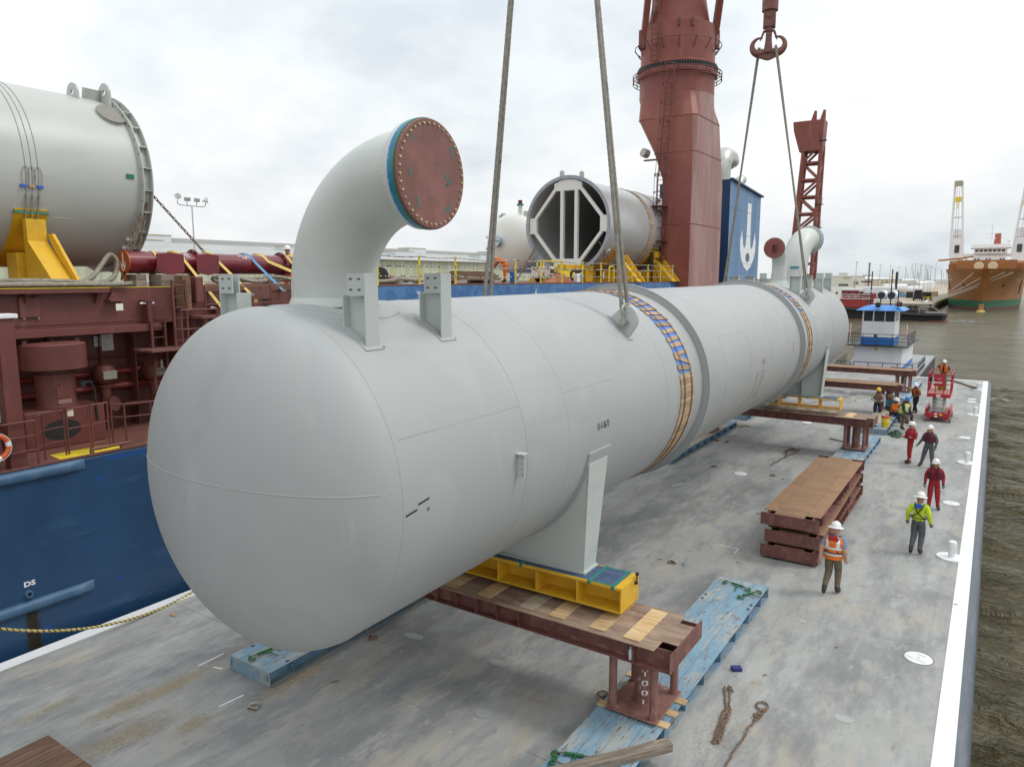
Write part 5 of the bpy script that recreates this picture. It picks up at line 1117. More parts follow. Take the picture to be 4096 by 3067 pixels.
# reel, cones, tarps, boxes, tripod
tag(B().lathe([(.001, -.06), (.5, -.06), (.5, -.05), (.3, -.05), (.3, .05), (.5, .05), (.5, .06), (.001, .06)], 28, MX(((0, 0, 1), (1, 0, 0), (0, 1, 0))), (0, 0, .2)).build('cable_reel', M_black, None, loc=(-22.0, 23.0, HZ)), 'dark round cable reel lying on the ship deck behind the rope fence', 'reel')
for k, y in enumerate((24.2, 25.0)): tag(B().lathe([(.17, 0), (.1, .34), (.07, .36), (.001, .36)], 14).build('deck_socket', M_redd, None, loc=(-22.5, y, HZ)), '%s of two small red cone caps on the ship deck' % ('left', 'right')[k], 'cap', 'red cone caps')
def heap(lab, x, y, z, rx, ry, h_, m, name, seed):
    rs = random.Random(seed); ph = [rs.uniform(0, 6) for _ in range(6)]
    def f(u, v):
        a = 2 * pi * v; r = u; k = 1 + .25 * sin(3 * a + ph[0]) * u + .15 * sin(5 * a + ph[1]) * u
        zz = h_ * (1 - u ** 1.6) * (1 + .35 * sin(7 * a + ph[2]) * u + .3 * sin(9 * u + 4 * a + ph[3])); return V((rx * r * k * cos(a), ry * r * k * sin(a), max(.003, zz)))
    return tag(B().grid(f, 14, 40, cv=True).build(name, m, None, 70, loc=(x, y, z)), lab, 'tarp' if 'tarp' in name else 'heap')
M_otarp = mat('rust_orange_tarp', (.36, .13, .055), .75, 0, [((.25, .09, .04), 5, .45, .6)], bump=((9, 9, 9), .5, .04))
heap('crumpled rust orange tarpaulin heaped on the ship deck behind the fence', -20.2, 35.2, HZ, .5, 1.25, .42, M_otarp, 'folded_tarp', 2)
heap('grey plastic sheeting lying flat on the ship deck by the rope fence', -20.3, 23.6, HZ, .35, 1.4, .1, mat('grey_sheet', (.33, .34, .35), .5), 'plastic_tarp', 4)
cb_ = thing('cool_box', 'white and blue box standing on the ship deck behind the fence', 'box', (-20.6, 38.0, HZ)); B().box((-.2, -.35, 0), (.2, .05, .5)).build('white_half', M_white2, cb_, None, bev=.01); B().box((-.2, .052, 0), (.2, .4, .48)).build('blue_half', mat('box_blue', (.02, .14, .5), .5), cb_, None, bev=.01)
tag(B().box((-.15, -.12, 0), (.15, .12, .55)).build('blue_drum', mat('box_blue', (.02, .14, .5), .5), None, None, bev=.03, loc=(-20.3, 30.75, HZ)), 'blue plastic can at the feet of the bending worker', 'can')
tr = thing('camera_tripod', 'black camera tripod standing by the crane ladder on the ship deck', 'tripod', (-19.9, 47.3, HZ))
for k in range(3): a = k * 2.094 + .4; B().tube([(0, 0, 1.6), (.55 * cos(a), .55 * sin(a), 0)], .022, 6).build('leg', M_black, tr)
B().cyl((0, 0, 1.5), (0, 0, 1.8), .03).build('centre_post', M_black, tr); B().cb((0, 0, 1.9), (.16, .2, .2)).build('camera_body', M_black, tr, None, bev=.02)
# ---------------------------------------------------------------- deck tractor
fk = thing('deck_tractor', 'small yellow terminal tractor with a battered white and rust front under the silver cylinder', 'tractor', (-21.3, 35.0, HZ), (0, 0, 0))
Mw = mat('chipped_white', (.62, .6, .52), .5, 0, [((.18, .08, .05), (4, 4, 4), .54, .6)])
B().box((-.6, 0, .22), (.6, .55, .86)).build('front_body', Mw, fk, None, bev=.03)
g_ = B()
for i in range(6): g_.box((.601, .06 + i * .075, .5), (.612, .11 + i * .075, .76))
q = g_.build('grille', M_dark, fk, None); q['kind'] = 'stuff'
B().box((.60, .02, .2), (.63, .53, .42)).build('bumper', mat('rusty_bumper', (.15, .06, .04), .6), fk, None, bev=.01); B().text('Yale', .13, fn=lambda q: V((.637, .28 + q.x, .33 + q.y))).build('lettering', M_yel2, fk, None, fix=False)
B().box((-.62, .6, .3), (.62, 2.3, .62)).build('bonnet', M_yel2, fk, None, bev=.03)
cg = B()
for a, b in (((.58, .62, .2), (.58, .62, 1.2)), ((.58, 1.3, .2), (.58, 1.3, 1.2)), ((.58, .62, 1.2), (.58, 1.3, 1.2)), ((.58, .62, .7), (.58, 1.3, .7)), ((-.58, .62, .2), (-.58, .62, 1.2)), ((-.58, 1.3, .2), (-.58, 1.3, 1.2)), ((-.58, .62, 1.2), (.58, .62, 1.2)), ((-.58, 1.3, 1.2), (.58, 1.3, 1.2)), ((.6, 1.3, .2), (.6, 2.4, .2)), ((.6, 1.3, .66), (.6, 2.4, .66)), ((.6, 2.4, .2), (.6, 2.4, .66))): cg.bar(a, b, .06, .06)
cg.build('guard_frame', M_yel2, fk, None)
B().cb((.1, 1.0, .72), (.5, .4, .2)).build('seat', M_black, fk, None, bev=.04)
for y, r in ((.75, .30), (2.7, .38), (3.6, .38)):
    for s in (-1, 1):
        w_ = B().tube([(s * .45, y, r), (s * .65, y, r)], r, 24).build('wheel', M_black, fk, 40); B().tube([(s * .64, y, r), (s * .66, y, r)], r * .5, 16).build('rim', M_yel2, w_)
B().box((-.55, 2.35, .35), (.55, 4.2, .75)).build('rear_chassis', M_dark, fk, None, bev=.02)
for y in (5.4, 6.6, 7.9): tag(B().prism([(y - 35 * 0 - .45, 0), (y + .45, 0), (y + .6, 1.05), (y - .6, 1.05)], 0, -.3, .3).build('yellow_bin', M_yeldk, None, None, bev=.02, loc=(-21.9, 33.6, HZ)), 'yellow tapered steel block on the deck under the silver cylinder, %s' % {5.4: 'left one', 6.6: 'middle one', 7.9: 'right one'}[y], 'block', 'yellow blocks under the cylinder')
# ================================================================ ship crane
M_crane = mat('crane_red_paint', (.225, .058, .042), .5, 0, [((.275, .088, .06), (.35, .35, .2), .45, .62, 4), ((.19, .05, .04), (.8, .8, .2), .55, .7, 5), ((.34, .17, .14, .7), (2, 2, .18), .6, .75, 6), ((.10, .07, .06, .6), (3, 3, .25), .66, .78, 5)], bump=((.8, .8, .4), .1, .03))
M_cranep = mat('pale_crane_paint', (.30, .155, .135), .55, 0, [((.36, .22, .20), (.6, .6, .15), .45, .6, 6), ((.25, .11, .095), (2, 1.2, .12), .54, .68, 7), ((.45, .36, .34, .8), (2, 1.5, .14), .6, .72, 7)])  # paler, streaked version of the crane red, used on the +X pedestal faces
cr = thing('ship_crane', 'tall red pedestal crane with caged ladder standing on the ship deck', 'crane', (-19.6, 52.7, HZ - .6))
zo = HZ - .6
def ring_pts(kind, z, n=48):
    out_ = []
    for i in range(n):
        a = 2 * pi * i / n + pi / n
        if kind == 'c':
            p = (-.95 + 2.66 * cos(a), 2.66 * sin(a) * 1.0 + .0)
        else:
            x0, x1, y0, y1 = kind; cx, cy = (x0 + x1) / 2, (y0 + y1) / 2; hx, hy = (x1 - x0) / 2, (y1 - y0) / 2; c_, s_ = cos(a), sin(a); k = 1 / max(abs(c_) , abs(s_)); p = (cx + hx * c_ * k, cy + hy * s_ * k)
        out_.append((*p, z))
    return out_
# square pedestal (x -0.85..1.6, y -2.8..3.85 about the empty) flaring into a round collar
secs = [((-.85, 1.6, -2.8, 3.85), 0), ((-.85, 1.6, -2.8, 3.85), 7.75), ((-1.5, 1.6, -2.8, 3.2), 9.6), ((-2.75, 1.6, -2.8, 2.5), 12.0), ('c', 13.7), ('c', 15.0)]
vs = []; F = []; n = 48
for kd, z in secs: vs += ring_pts(kd, z, n)
for j in range(len(secs) - 1):
    for i in range(n): F.append((j * n + i, j * n + (i + 1) % n, (j + 1) * n + (i + 1) % n, (j + 1) * n + i))
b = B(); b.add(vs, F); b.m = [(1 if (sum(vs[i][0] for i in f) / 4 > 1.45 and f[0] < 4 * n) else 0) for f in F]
b.build('pedestal', [M_crane, M_cranep], cr, 22)
for z in (4.6, 9.55, 11.95): 
    kd = secs[1][0] if z < 6 else ((-1.5, 1.6, -2.8, 3.2) if z < 10 else (-2.75, 1.6, -2.8, 2.5)); pp = ring_pts(kd, z, 48); B().tube([V(p) * 1.0 for p in pp], .035, 6, closed=True).build('plate_seam', M_crane, cr)
C_ = (-.95, 0)
B().lathe([(2.66, 15.0), (2.85, 15.05), (2.85, 15.35), (2.78, 15.4)], 72, None, (C_[0], C_[1], 0)).build('slew_flange', M_crane, cr)
gt_ = B().box((2.74, -.055, 15.38), (2.86, .055, 15.68)).mesh('gear_tooth', M_dark, None)
for i in range(96): q = obj('gear_tooth', gt_, cr); q.location = (C_[0], C_[1], 0); q.rotation_euler = (0, 0, 2 * pi * i / 96)
B().lathe([(2.7, 15.38), (2.7, 15.68)], 72, None, (C_[0], C_[1], 0)).build('gear_ring', M_dark, cr)
B().lathe([(2.8, 15.68), (2.8, 15.8), (2.62, 15.9), (2.62, 18.0), (2.62, 18.4)], 72, None, (C_[0], C_[1], 0)).build('turret', M_crane, cr)
B().lathe([(2.62, 18.38), (2.2, 18.6), (1.85, 20.5), (1.70, 30)], 72, None, (C_[0], C_[1], 0)).build('tower', M_crane, cr, 25)
for zz, R_ in ((15.3, 3.15), (17.2, 3.05)):
    for dz in ((0, .22, .45) if zz < 16 else (0,)): B().tube([(C_[0] + R_ * cos(2 * pi * i / 60), R_ * sin(2 * pi * i / 60), zz - dz) for i in range(60)], .03, 6, closed=True).build('walkway_rail', M_red, cr)
    for i in range(16): a = 2 * pi * i / 16; B().tube([(C_[0] + 2.65 * cos(a), 2.65 * sin(a), zz + (.15 if zz < 16 else -.6)), (C_[0] + R_ * cos(a), R_ * sin(a), zz), (C_[0] + (R_ - .05) * cos(a), (R_ - .05) * sin(a), zz - (.45 if zz < 16 else 0))], .035, 6).build('rail_bracket', M_red, cr)
# boom legs, raised towards the barge
bd = V((11.9, -20.5, 0)).normalized(); bs_ = V((bd.y, -bd.x, 0))
for s in (-1, 1):
    a = V((C_[0], 0, 18.0)) + bs_ * s * 2.5 + bd * .5; b_ = V((C_[0], 0, 18.0)) + bs_ * s * 2.45 + bd * 9 + V((0, 0, 22)) - bs_ * 1.0
    B().bar(a, b_, .42, .8, up=tuple(bd)).build('boom_leg', M_crane, cr, None, bev=.03)
    B().box((a.x - .25, a.y - .4, a.z - 1.0), (a.x + .25, a.y + .4, a.z + .3)).build('boom_heel', M_red, cr, None, bev=.05)
    B().bar(a + V((0, 0, .4)) - bd * .5, b_ - bd * 1.6, .10, .10).build('boom_stay', M_white2, cr, None)
for s in (-.45, .55): B().cb((C_[0] + 1.35 + s * .8, -2.2 + s * .5, 18.2), (.12, .3, .5)).build('eye_plate', M_red, cr, None)
# caged ladder up the near face
def cladder(x0, z0, x1, z1, y, name='ladder', cage=True):
    lo = bpy.data.objects.new(name, None); COL.objects.link(lo); lo.parent = cr; k = int((z1 - z0) / .35); w_ = .24
    for s in (-1, 1): B().bar((x0 + s * w_, y, z0), (x1 + s * w_, y, z1), .05, .07).build('stringer', M_red, lo, None)
    rg = B().cyl((-w_, 0, 0), (w_, 0, 0), .022, n=6).mesh('rung', M_red, None)
    for i in range(k): q = obj('rung', rg, lo); q.location = (lerp(x0, x1, i / k), y, lerp(z0, z1, i / k))
    if cage:
        hp = B().tube([(.42 * cos(t), -.75 * sin(t) if 0 < t < pi else 0, 0) for t in [pi * i / 12 for i in range(13)]], .03, 6).mesh('cage_hoop', M_red, None)
        for i in range(int((z1 - z0) / 1.0)): q = obj('cage_hoop', hp, lo); t = i / max(1, int((z1 - z0) / 1.0) - 1); q.location = (lerp(x0, x1, t), y, lerp(z0, z1, t))
        for t in (.35, pi / 2, pi - .35): B().bar((x0 + .42 * cos(t), y - .75 * sin(t), z0), (x1 + .42 * cos(t), y - .75 * sin(t), z1), .04, .02).build('cage_bar', M_red, lo, None)
    for i in range(int((z1 - z0) / 2)): t = (i + .5) / int((z1 - z0) / 2); B().bar((lerp(x0, x1, t), y, lerp(z0, z1, t)), (lerp(x0, x1, t), y + .5, lerp(z0, z1, t)), .06, .06).build('standoff', M_red, lo, None)
cladder(-.75, .6, -.62, 8.0, -3.25); cladder(-.55, 7.9, -.1, 15.2, -3.3); cladder(-1.55, 15.8, -1.45, 29, -2.85, cage=False)
for z in (2.2, 3.4, 5.8): B().box((-1.3, -3.9, z), (-.2, -2.85, z + .05)).build('ladder_landing', M_red, cr, None)
o = B().cyl((-1.75, -3.1, 9.5), (-1.95, -3.5, 9.6), .3, .3, n=20).build('floodlight', M_galv, cr); B().cb((-1.6, -2.95, 9.1), (.9, .3, .08)).build('light_bracket', M_red, o, None)
# ---------------------------------------------------------------- funnel house, second crane jib
fn_ = thing('funnel_house', 'blue funnel casing with a white anchor emblem and steel exhaust pipes', 'funnel', (-18.5, 59.7, HZ))
B().add([(0, 0, -1), (0, 9.2, -1), (-6, 9.2, -1), (-6, 0, -1), (0, 0, 8.1), (0, 9.2, 7.5), (-6, 9.2, 7.5), (-6, 0, 8.1)], [(0, 1, 5, 4), (1, 2, 6, 5), (2, 3, 7, 6), (3, 0, 4, 7), (4, 5, 6, 7)]).build('casing', mat('funnel_blue', (.10, .20, .36), .5, 0, [((.15, .26, .42), (1, .9, .12), .45, .65, 4), ((.07, .17, .34), (1, 2, .2), .58, .7, 5)]), fn_, None)
B().add([(.02, -.012, -1), (-6, -.012, -1), (-6, -.012, 8.1), (.02, -.012, 8.1)], [(0, 1, 2, 3)]).build('shaded_front_face', mat('shade_and_trim_blue', (.012, .055, .14), .5), fn_, None, fix=False)  # dark sheet over the -Y side: its shade is put into the blue
B().bar((.08, 0, 8.14), (.08, 9.4, 7.53), .3, .12).build('top_edge', mat('shade_and_trim_blue', (.012, .055, .14), .5), fn_, None)
anchor(lambda q: V((.012, 5.7 + q.x * 1.75, 3.75 + q.y * 1.0)), 2.9).build('anchor_emblem', [M_white2, M_hullw], fn_, None, fix=False)
for z in (1.6, 4.0, 6.0): B().tube([(.0, 0, z), (.0, 9.2, z - .25)], .025, 6).build('plate_seam', mat('seam_blue', (.2, .3, .42), .5), fn_)
B().tube([(-1.2, 1.0, 7.5), (-1.2, 1.0, 9.0)] + [(-1.2, 1.0 + 1.1 * (1 - cos(t)), 9.0 + 1.1 * sin(t)) for t in [pi / 2 * i / 10 for i in range(11)]] + [(-1.2, 3.0, 10.1), (-1.2, 3.3, 9.8)], .85, 28).build('exhaust_pipe', mat('stainless', (.5, .5, .48), .35, .7, [((.36, .35, .33), 1.2, .5, .7)]), fn_, 40)
B().tube([(-1.2, 6.2, 7.4), (-1.2, 6.2, 8.3), (-1.2, 6.5, 8.75), (-1.2, 7.2, 8.9)], .4, 20).build('exhaust_pipe', mat('stainless', (.5, .5, .48), .35, .7), fn_, 40)
for y in (3.6, 4.6, 7.4): B().cyl((-1.2, y, 7.4), (-1.2, y, 8.3), .28, n=14).build('vent_pipe', M_black, fn_)
jb = thing('crane_jib', 'red lattice crane jib standing upright far along the ship', 'crane jib', (-17.9, 86, HZ)); jb.scale = (.56, .6, .70)
tw = 1.55
def J(x, y, z): return V((x, y, z))
H0, H1_ = 0, 20.5
for sx_ in (-1, 1):
    for sy_ in (-1, 1): B().tube([(sx_ * 2.1 - .6, sy_ * 1.6, H0), (sx_ * 1.55 + .3, sy_ * 1.2, H1_)], .34, 12).build('chord', M_crane, jb)
for i in range(8):
    z0, z1 = H0 + i * 2.56, H0 + (i + 1) * 2.56; k0, k1 = z0 / 20.5, z1 / 20.5
    def c_(sx_, sy_, k): return (sx_ * lerp(2.1, 1.55, k) + lerp(-.6, .3, k), sy_ * lerp(1.6, 1.2, k), k * 20.5)
    for sy_ in (-1, 1):
        B().tube([c_(-1, sy_, k1), c_(1, sy_, k1)], .2, 8).build('brace', M_crane, jb); B().tube([c_(-1 if i % 2 else 1, sy_, k0), c_(1 if i % 2 else -1, sy_, k1)], .2, 8).build('brace', M_crane, jb)
    for sx_ in (-1, 1): B().tube([c_(sx_, -1, k1), c_(sx_, 1, k1)], .16, 8).build('brace', M_crane, jb); B().tube([c_(sx_, -1, k0), c_(sx_, 1, k1)], .14, 8).build('brace', M_crane, jb)
B().prism([(-2.0, 19.6), (2.0, 19.6), (2.2, 22.4), (2.3, 24.2), (-3.4, 24.2), (-3.2, 22.8)], 1, -1.6, 1.6).build('jib_head', M_crane, jb, None, bev=.1)
for x in (.3, 1.9): B().prism([(x - .6, 24.2), (x + .4, 24.2), (x + .35, 25.6), (x, 25.7)], 1, -.9, -.5).build('sheave_plate', M_crane, jb, None)
for z in (8, 11.5, 21): B().box((1.6, -1.9, z), (2.9, -1.0, z + .1)).build('platform', M_dark, jb, None); 
q = B()
for z in (8, 11.5, 21): 
    for x in (1.7, 2.2, 2.8): q.cyl((x, -1.9, z), (x, -1.9, z + 1.1), .04, n=6)
q = q.build('platform_rails', M_dark, jb); q['kind'] = 'stuff'
# ================================================================ people
SKIN = [mat('skin_tan', (.40, .22, .14), .6), mat('skin_brown', (.16, .085, .055), .6), mat('skin_light', (.50, .30, .21), .6)]
def cloth(n, c, k=.72): return mat('cloth_' + n, c, .85, 0, [((c[0] * k, c[1] * k, c[2] * k), 9, .42, .62, 5)], bump=((14, 14, 9), .5, .02))
CL = dict(khaki=cloth('khaki', (.18, .145, .095)), grey=cloth('grey', (.11, .115, .125)), dark=cloth('dark', (.035, .037, .042)), red=cloth('red', (.36, .018, .028)), navy=cloth('navy', (.02, .028, .06)),
          blue=cloth('blue', (.20, .27, .40)), hiv=cloth('hiv', (.56, .72, .02), .85), hivo=cloth('hivo', (.80, .19, .02), .85), maroon=cloth('maroon', (.13, .012, .03)), green=cloth('green', (.30, .46, .02)), orange=cloth('orange', (.62, .13, .012)), brown=cloth('brown', (.13, .075, .045)), white=cloth('white', (.62, .62, .60), .9), pale=cloth('pale', (.36, .38, .40)), teal=cloth('teal', (.05, .12, .16)), vestb=cloth('vestb', (.22, .085, .045)))
M_refl = mat('reflective_tape', (.72, .73, .70), .35); M_boot = mat('boot_leather', (.05, .034, .024), .7); M_glove = mat('dark_glove', (.03, .03, .03), .8)
M_hel = dict(white=mat('helmet_white', (.80, .80, .77), .3), yellow=mat('helmet_yellow', (.75, .50, .02), .3), blue=mat('helmet_blue', (.04, .20, .50), .3), brown=mat('straw_hat', (.16, .11, .07), .8))
BASE = dict(pel=(0, 0, .95), bel=(0, .005, 1.10), che=(0, 0, 1.30), nek=(0, .005, 1.47), hed=(0, -.02, 1.62), top=(0, -.01, 1.70))
def person(label, loc, heading, pose, shirt, trous, vest=None, helmet='white', brim=False, skin=0, sleeve=1., gloves=False, boots=None, scale=1., harness=False, pad=None, band=False, head_turn=0, pack=False, glasses=False):
    """pose: joint -> position; e = elbow, w = wrist, k = knee, a = ankle, r/l = the figure's right/left (front faces -y)"""
    o = thing('person', label, 'person', loc, (0, 0, heading), 'people at work'); o.scale = (scale,) * 3
    J = {k: V(v) for k, v in BASE.items()}; lift = V(pose.get('pel', BASE['pel'])) - V(BASE['pel']); tilt = MX.Rotation(rad(pose.get('tilt', 0)), 3, 'X') @ MX.Rotation(rad(pose.get('side', 0)), 3, 'Y')
    for k in J: J[k] = tilt @ (J[k] - V(BASE['pel'])) + V(BASE['pel']) + lift
    def T(p): return tilt @ (V(p) - V(BASE['pel'])) + V(BASE['pel']) + lift
    for s, n in ((-1, 'r'), (1, 'l')):
        J['s' + n] = T((s * .185, .005, 1.41)); J['h' + n] = V((s * .095, 0, .92)) + lift
        J['e' + n] = V(pose['e' + n]) if 'e' + n in pose else T((s * .245, .03, 1.13)); J['w' + n] = V(pose['w' + n]) if 'w' + n in pose else T((s * .27, -.05, .88))
        J['k' + n] = V(pose.get('k' + n, (s * .105, -.02, .50))); J['a' + n] = V(pose.get('a' + n, (s * .11, .02, .09)))
        d = pose.get('toe' + n, (s * .03, -.19, -.055)); J['t' + n] = J['a' + n] + V(d); J['q' + n] = J['a' + n] + V((d[0] * -.25, d[1] * -.25, -.04))
        for c_ in 'ew':
            if .24 < abs(J[c_ + n].x) < .36 and .8 < J[c_ + n].z < 1.2: J[c_ + n].x *= .92 if c_ == 'e' else .86
        f = (J['w' + n] - J['e' + n]).normalized(); J['p' + n] = J['w' + n] + f * .085
    RAD = dict(pel=.168, bel=.165, che=.178, nek=.070, hed=.103, top=.088, s=.098, e=.066, w=.045, p=.046, h=.122, k=.090, a=.068, t=.050, q=.052)
    seq = ['pel', 'bel', 'che', 'nek', 'hed', 'top'] + [c + n for n in 'rl' for c in ('s', 'e', 'w', 'p', 'h', 'k', 'a', 't', 'q')]
    ed = [('pel', 'bel'), ('bel', 'che'), ('che', 'nek'), ('nek', 'hed'), ('hed', 'top')]
    for n in 'rl': ed += [('che', 's' + n), ('s' + n, 'e' + n), ('e' + n, 'w' + n), ('w' + n, 'p' + n), ('pel', 'h' + n), ('h' + n, 'k' + n), ('k' + n, 'a' + n), ('a' + n, 't' + n), ('a' + n, 'q' + n)]
    ix = {k: i for i, k in enumerate(seq)}
    me = bpy.data.meshes.new('body'); me.from_pydata([J[k] for k in seq], [(ix[a], ix[b]) for a, b in ed], []); tmp = bpy.data.objects.new('tmp', me); COL.objects.link(tmp)
    sk = tmp.modifiers.new('skin', 'SKIN'); sk.use_smooth_shade = True; sk.branch_smoothing = .6
    if not me.skin_vertices: 
        bm = bmesh.new(); bm.from_mesh(me); bm.verts.layers.skin.verify(); bm.to_mesh(me); bm.free()
    lay = me.skin_vertices[0].data
    for k, i in ix.items():
        r = RAD.get(k) or RAD[k[0]]; lay[i].radius = (r, r); lay[i].use_root = (k == 'pel')
    ss = tmp.modifiers.new('sub', 'SUBSURF'); ss.levels = 2; ss.render_levels = 2
    dg = bpy.context.evaluated_depsgraph_get(); ev = tmp.evaluated_get(dg).to_mesh()
    b = B(); vs = [V(v.co) for v in ev.vertices]; 
    # materials by nearest bone
    segs = []
    for a, c in ed:
        kd = {'p': 2, 't': 3, 'q': 3}.get(c[0] if len(c) == 2 else '', None)
        if c in ('hed', 'top'): kd = 2
        elif len(c) == 2 and c[0] in 'hka': kd = 1
        elif c == 'nek': kd = 0
        elif len(c) == 2 and c[0] == 'w': kd = 0 if sleeve > .9 else 2
        elif len(c) == 2 and c[0] == 'e': kd = 0
        if kd is None: kd = 0
        segs.append((J[a], J[c], kd, a, c))
    def cls(p):
        best = 9; kd = 0
        for a, c, k, na, nc in segs:
            d = c - a; t = max(0, min(1, (p - a).dot(d) / d.length_squared)); q = (p - a - d * t).length - lerp(RAD.get(na) or RAD[na[0]], RAD.get(nc) or RAD[nc[0]], t) * .8
            if nc[0] == 'e' and sleeve < .9 and t > .75: kk = 2
            elif nc == 'hed' and t < .25: kk = 2 
            elif nc[0] == 'a' and len(nc) == 2 and t > .82: kk = 3
            elif nc == 'bel' and t < .25: kk = 1
            elif len(nc) == 2 and nc[0] == 'p' and gloves: kk = 4
            else: kk = k
            if q < best: best, kd = q, kk
        return kd
    for p in ev.polygons:
        c = sum((vs[i] for i in p.vertices), V()) / len(p.vertices); b.m.append(cls(c)); b.f.append(list(p.vertices))
    b.v = [tuple(v) for v in vs]; tmp.evaluated_get(dg).to_mesh_clear(); bpy.data.objects.remove(tmp)
    # face and hands grow out of the same mesh
    hr_ = tilt @ MX.Rotation(rad(head_turn), 3, 'Z'); hc = J['hed']
    def hp(x, y, z): return hc + hr_ @ V((x, y, z))
    b.mi(2); b.ell(hp(0, -.105, -.005), (.016, .022, .026), 8, 6, hr_); b.ell(hp(.098, .0, 0), (.012, .022, .034), 6, 6, hr_); b.ell(hp(-.098, .0, 0), (.012, .022, .034), 6, 6, hr_); b.ell(hp(0, -.06, -.085), (.05, .04, .035), 10, 6, hr_)
    b.mi(5); b.ell(hp(.034, -.093, .025), (.013, .008, .008), 6, 4, hr_); b.ell(hp(-.034, -.093, .025), (.013, .008, .008), 6, 4, hr_); b.ell(hp(0, -.098, -.05), (.024, .006, .006), 6, 4, hr_)
    for n, s in (('r', -1), ('l', 1)):
        f = (J['p' + n] - J['w' + n]).normalized(); up = V((0, -1, 0)) if abs(f.y) < .8 else V((0, 0, 1)); sd_ = f.cross(up).normalized(); pl = sd_.cross(f).normalized(); b.mi(4 if gloves else 2)
        for i, (u, l) in enumerate(((-.028, .062), (-.009, .074), (.010, .070), (.028, .055))):
            a0 = J['p' + n] + sd_ * u + f * .018; b.tube([a0, a0 + f * l * .55 + pl * .006, a0 + f * l * .85 + pl * .028 , a0 + f * l * .9 + pl * .05], [.0115, .0105, .0095, .008], 6)
        a0 = J['p' + n] - f * .03 - sd_ * .03 * s; b.tube([a0, a0 - sd_ * .028 * s + f * .03 + pl * .012, a0 - sd_ * .026 * s + f * .058 + pl * .026], [.013, .012, .009], 6)
    b.build('body', [CL[shirt], CL[trous], SKIN[skin], boots or M_boot, M_glove, M_dark], o, 180, fix=False)
    # helmet
    if helmet:
        hm = B(); n = 24; hz = .045
        prof = [(.001, .128), (.05, .124), (.09, .105), (.118, .06), (.126, .012), (.126, 0)]
        prof += [(.185, -.012), (.186, -.018), (.12, -.006)] if brim else [(.135, -.004), (.13, -.01), (.115, -.004)]
        hm.lathe(prof, n, hr_ @ MX.Rotation(rad(6), 3, 'X') @ MX.Diagonal((.95, 1.1, 1)), hp(0, -.0, hz))
        if not brim: hm.grid(lambda u, v: hp(lerp(-.09, .09, v), -.128 - .055 * u * (1 - (2 * v - 1) ** 2 * .8), hz + .0 - .012 * u), 3, 8)
        ho = hm.build('helmet', M_hel[helmet], o, 40)
        B().tube([hp(0, y, hz + .131 - y * y * 2.2) for y in (-.09, -.05, 0, .05, .09)], .014, 6).build('helmet_ridge', M_hel[helmet], ho)
    if glasses: B().grid(lambda u, v: hp(lerp(-.085, .085, v), -.112 + .03 * abs(2 * v - 1) ** 2, lerp(.01, .042, u)), 2, 8).build('sunglasses', M_dark, o)
    # vest: open-sided loft round the torso, optional bands
    def tor(a, z, k=1.):
        zz = (z - .95) / .5; rx = lerp(.200, .238, min(1, zz * 1.3)) if zz < .75 else lerp(.238, .16, (zz - .75) / .25); ry = lerp(.178, .192, min(1, zz * 1.5)) if zz < .75 else lerp(.192, .11, (zz - .75) / .25)
        return T((rx * k * sin(a), -ry * k * cos(a) + .005, z))
    if vest:
        mats = {'hivo': [CL['hivo'], M_refl, CL['hiv']], 'hiv': [CL['hiv'], M_refl, CL['hivo']], 'maroon': [CL['maroon'], M_refl, CL['maroon']], 'redv': [CL['red'], M_refl, CL['maroon']], 'orangev': [CL['orange'], M_refl, CL['hiv']], 'brownv': [CL['vestb'], M_refl, CL['brown']]}[vest]
        b = B(); full = vest in ('hivo', 'hiv'); z0 = .90 if full else 1.08; zs = 22; ns = 36
        for i in range(zs):
            za, zb_ = lerp(z0, 1.452, i / zs), lerp(z0, 1.452, (i + 1) / zs); zm = (za + zb_) / 2
            for j in range(ns):
                a0, a1 = 2 * pi * j / ns, 2 * pi * (j + 1) / ns; am = (a0 + a1) / 2
                if zm > 1.29 and (abs(sin(am)) > .86): continue                     # armholes
                if not full and abs(sin(am)) < (.20 if zm > 1.1 else 0) and cos(am) > 0: continue   # open front
                k = 1.06 if full else (1.13 + .05 * cos(2 * am))
                mi_ = 0
                if full:
                    if .99 < zm < 1.04 or 1.14 < zm < 1.19: mi_ = 1
                    if zm > 1.17 and .42 < abs(sin(am)) < .66: mi_ = 1
                b.mi(mi_); b.add([tor(a0, za, k), tor(a1, za, k), tor(a1, zb_, k), tor(a0, zb_, k)], [(0, 1, 2, 3)])
        if not full:   # inflatable collar
            for s in (-1, 1): b.mi(0); b.tube([T((s * .10, -.165, 1.12)), T((s * .115, -.185, 1.28)), T((s * .105, -.12, 1.44)), T((s * .08, .02, 1.50)), T((0, .10, 1.49))], [.05, .052, .046, .042, .04], 8)
        b.build('vest', mats, o, 60, fix=False)
    if band:  # reflective bands on coverall limbs
        for n in 'rl':
            for a, c, t, r in (('s', 'e', .75, .062), ('k', 'a', .62, .066), ('k', 'a', .82, .062)):
                p, q = J[a + n], J[c + n]; d = (q - p).normalized(); m_ = p.lerp(q, t); B().tube([m_ - d * .024, m_ + d * .024], r, 12, caps=False).build('reflective_band', M_refl, o)
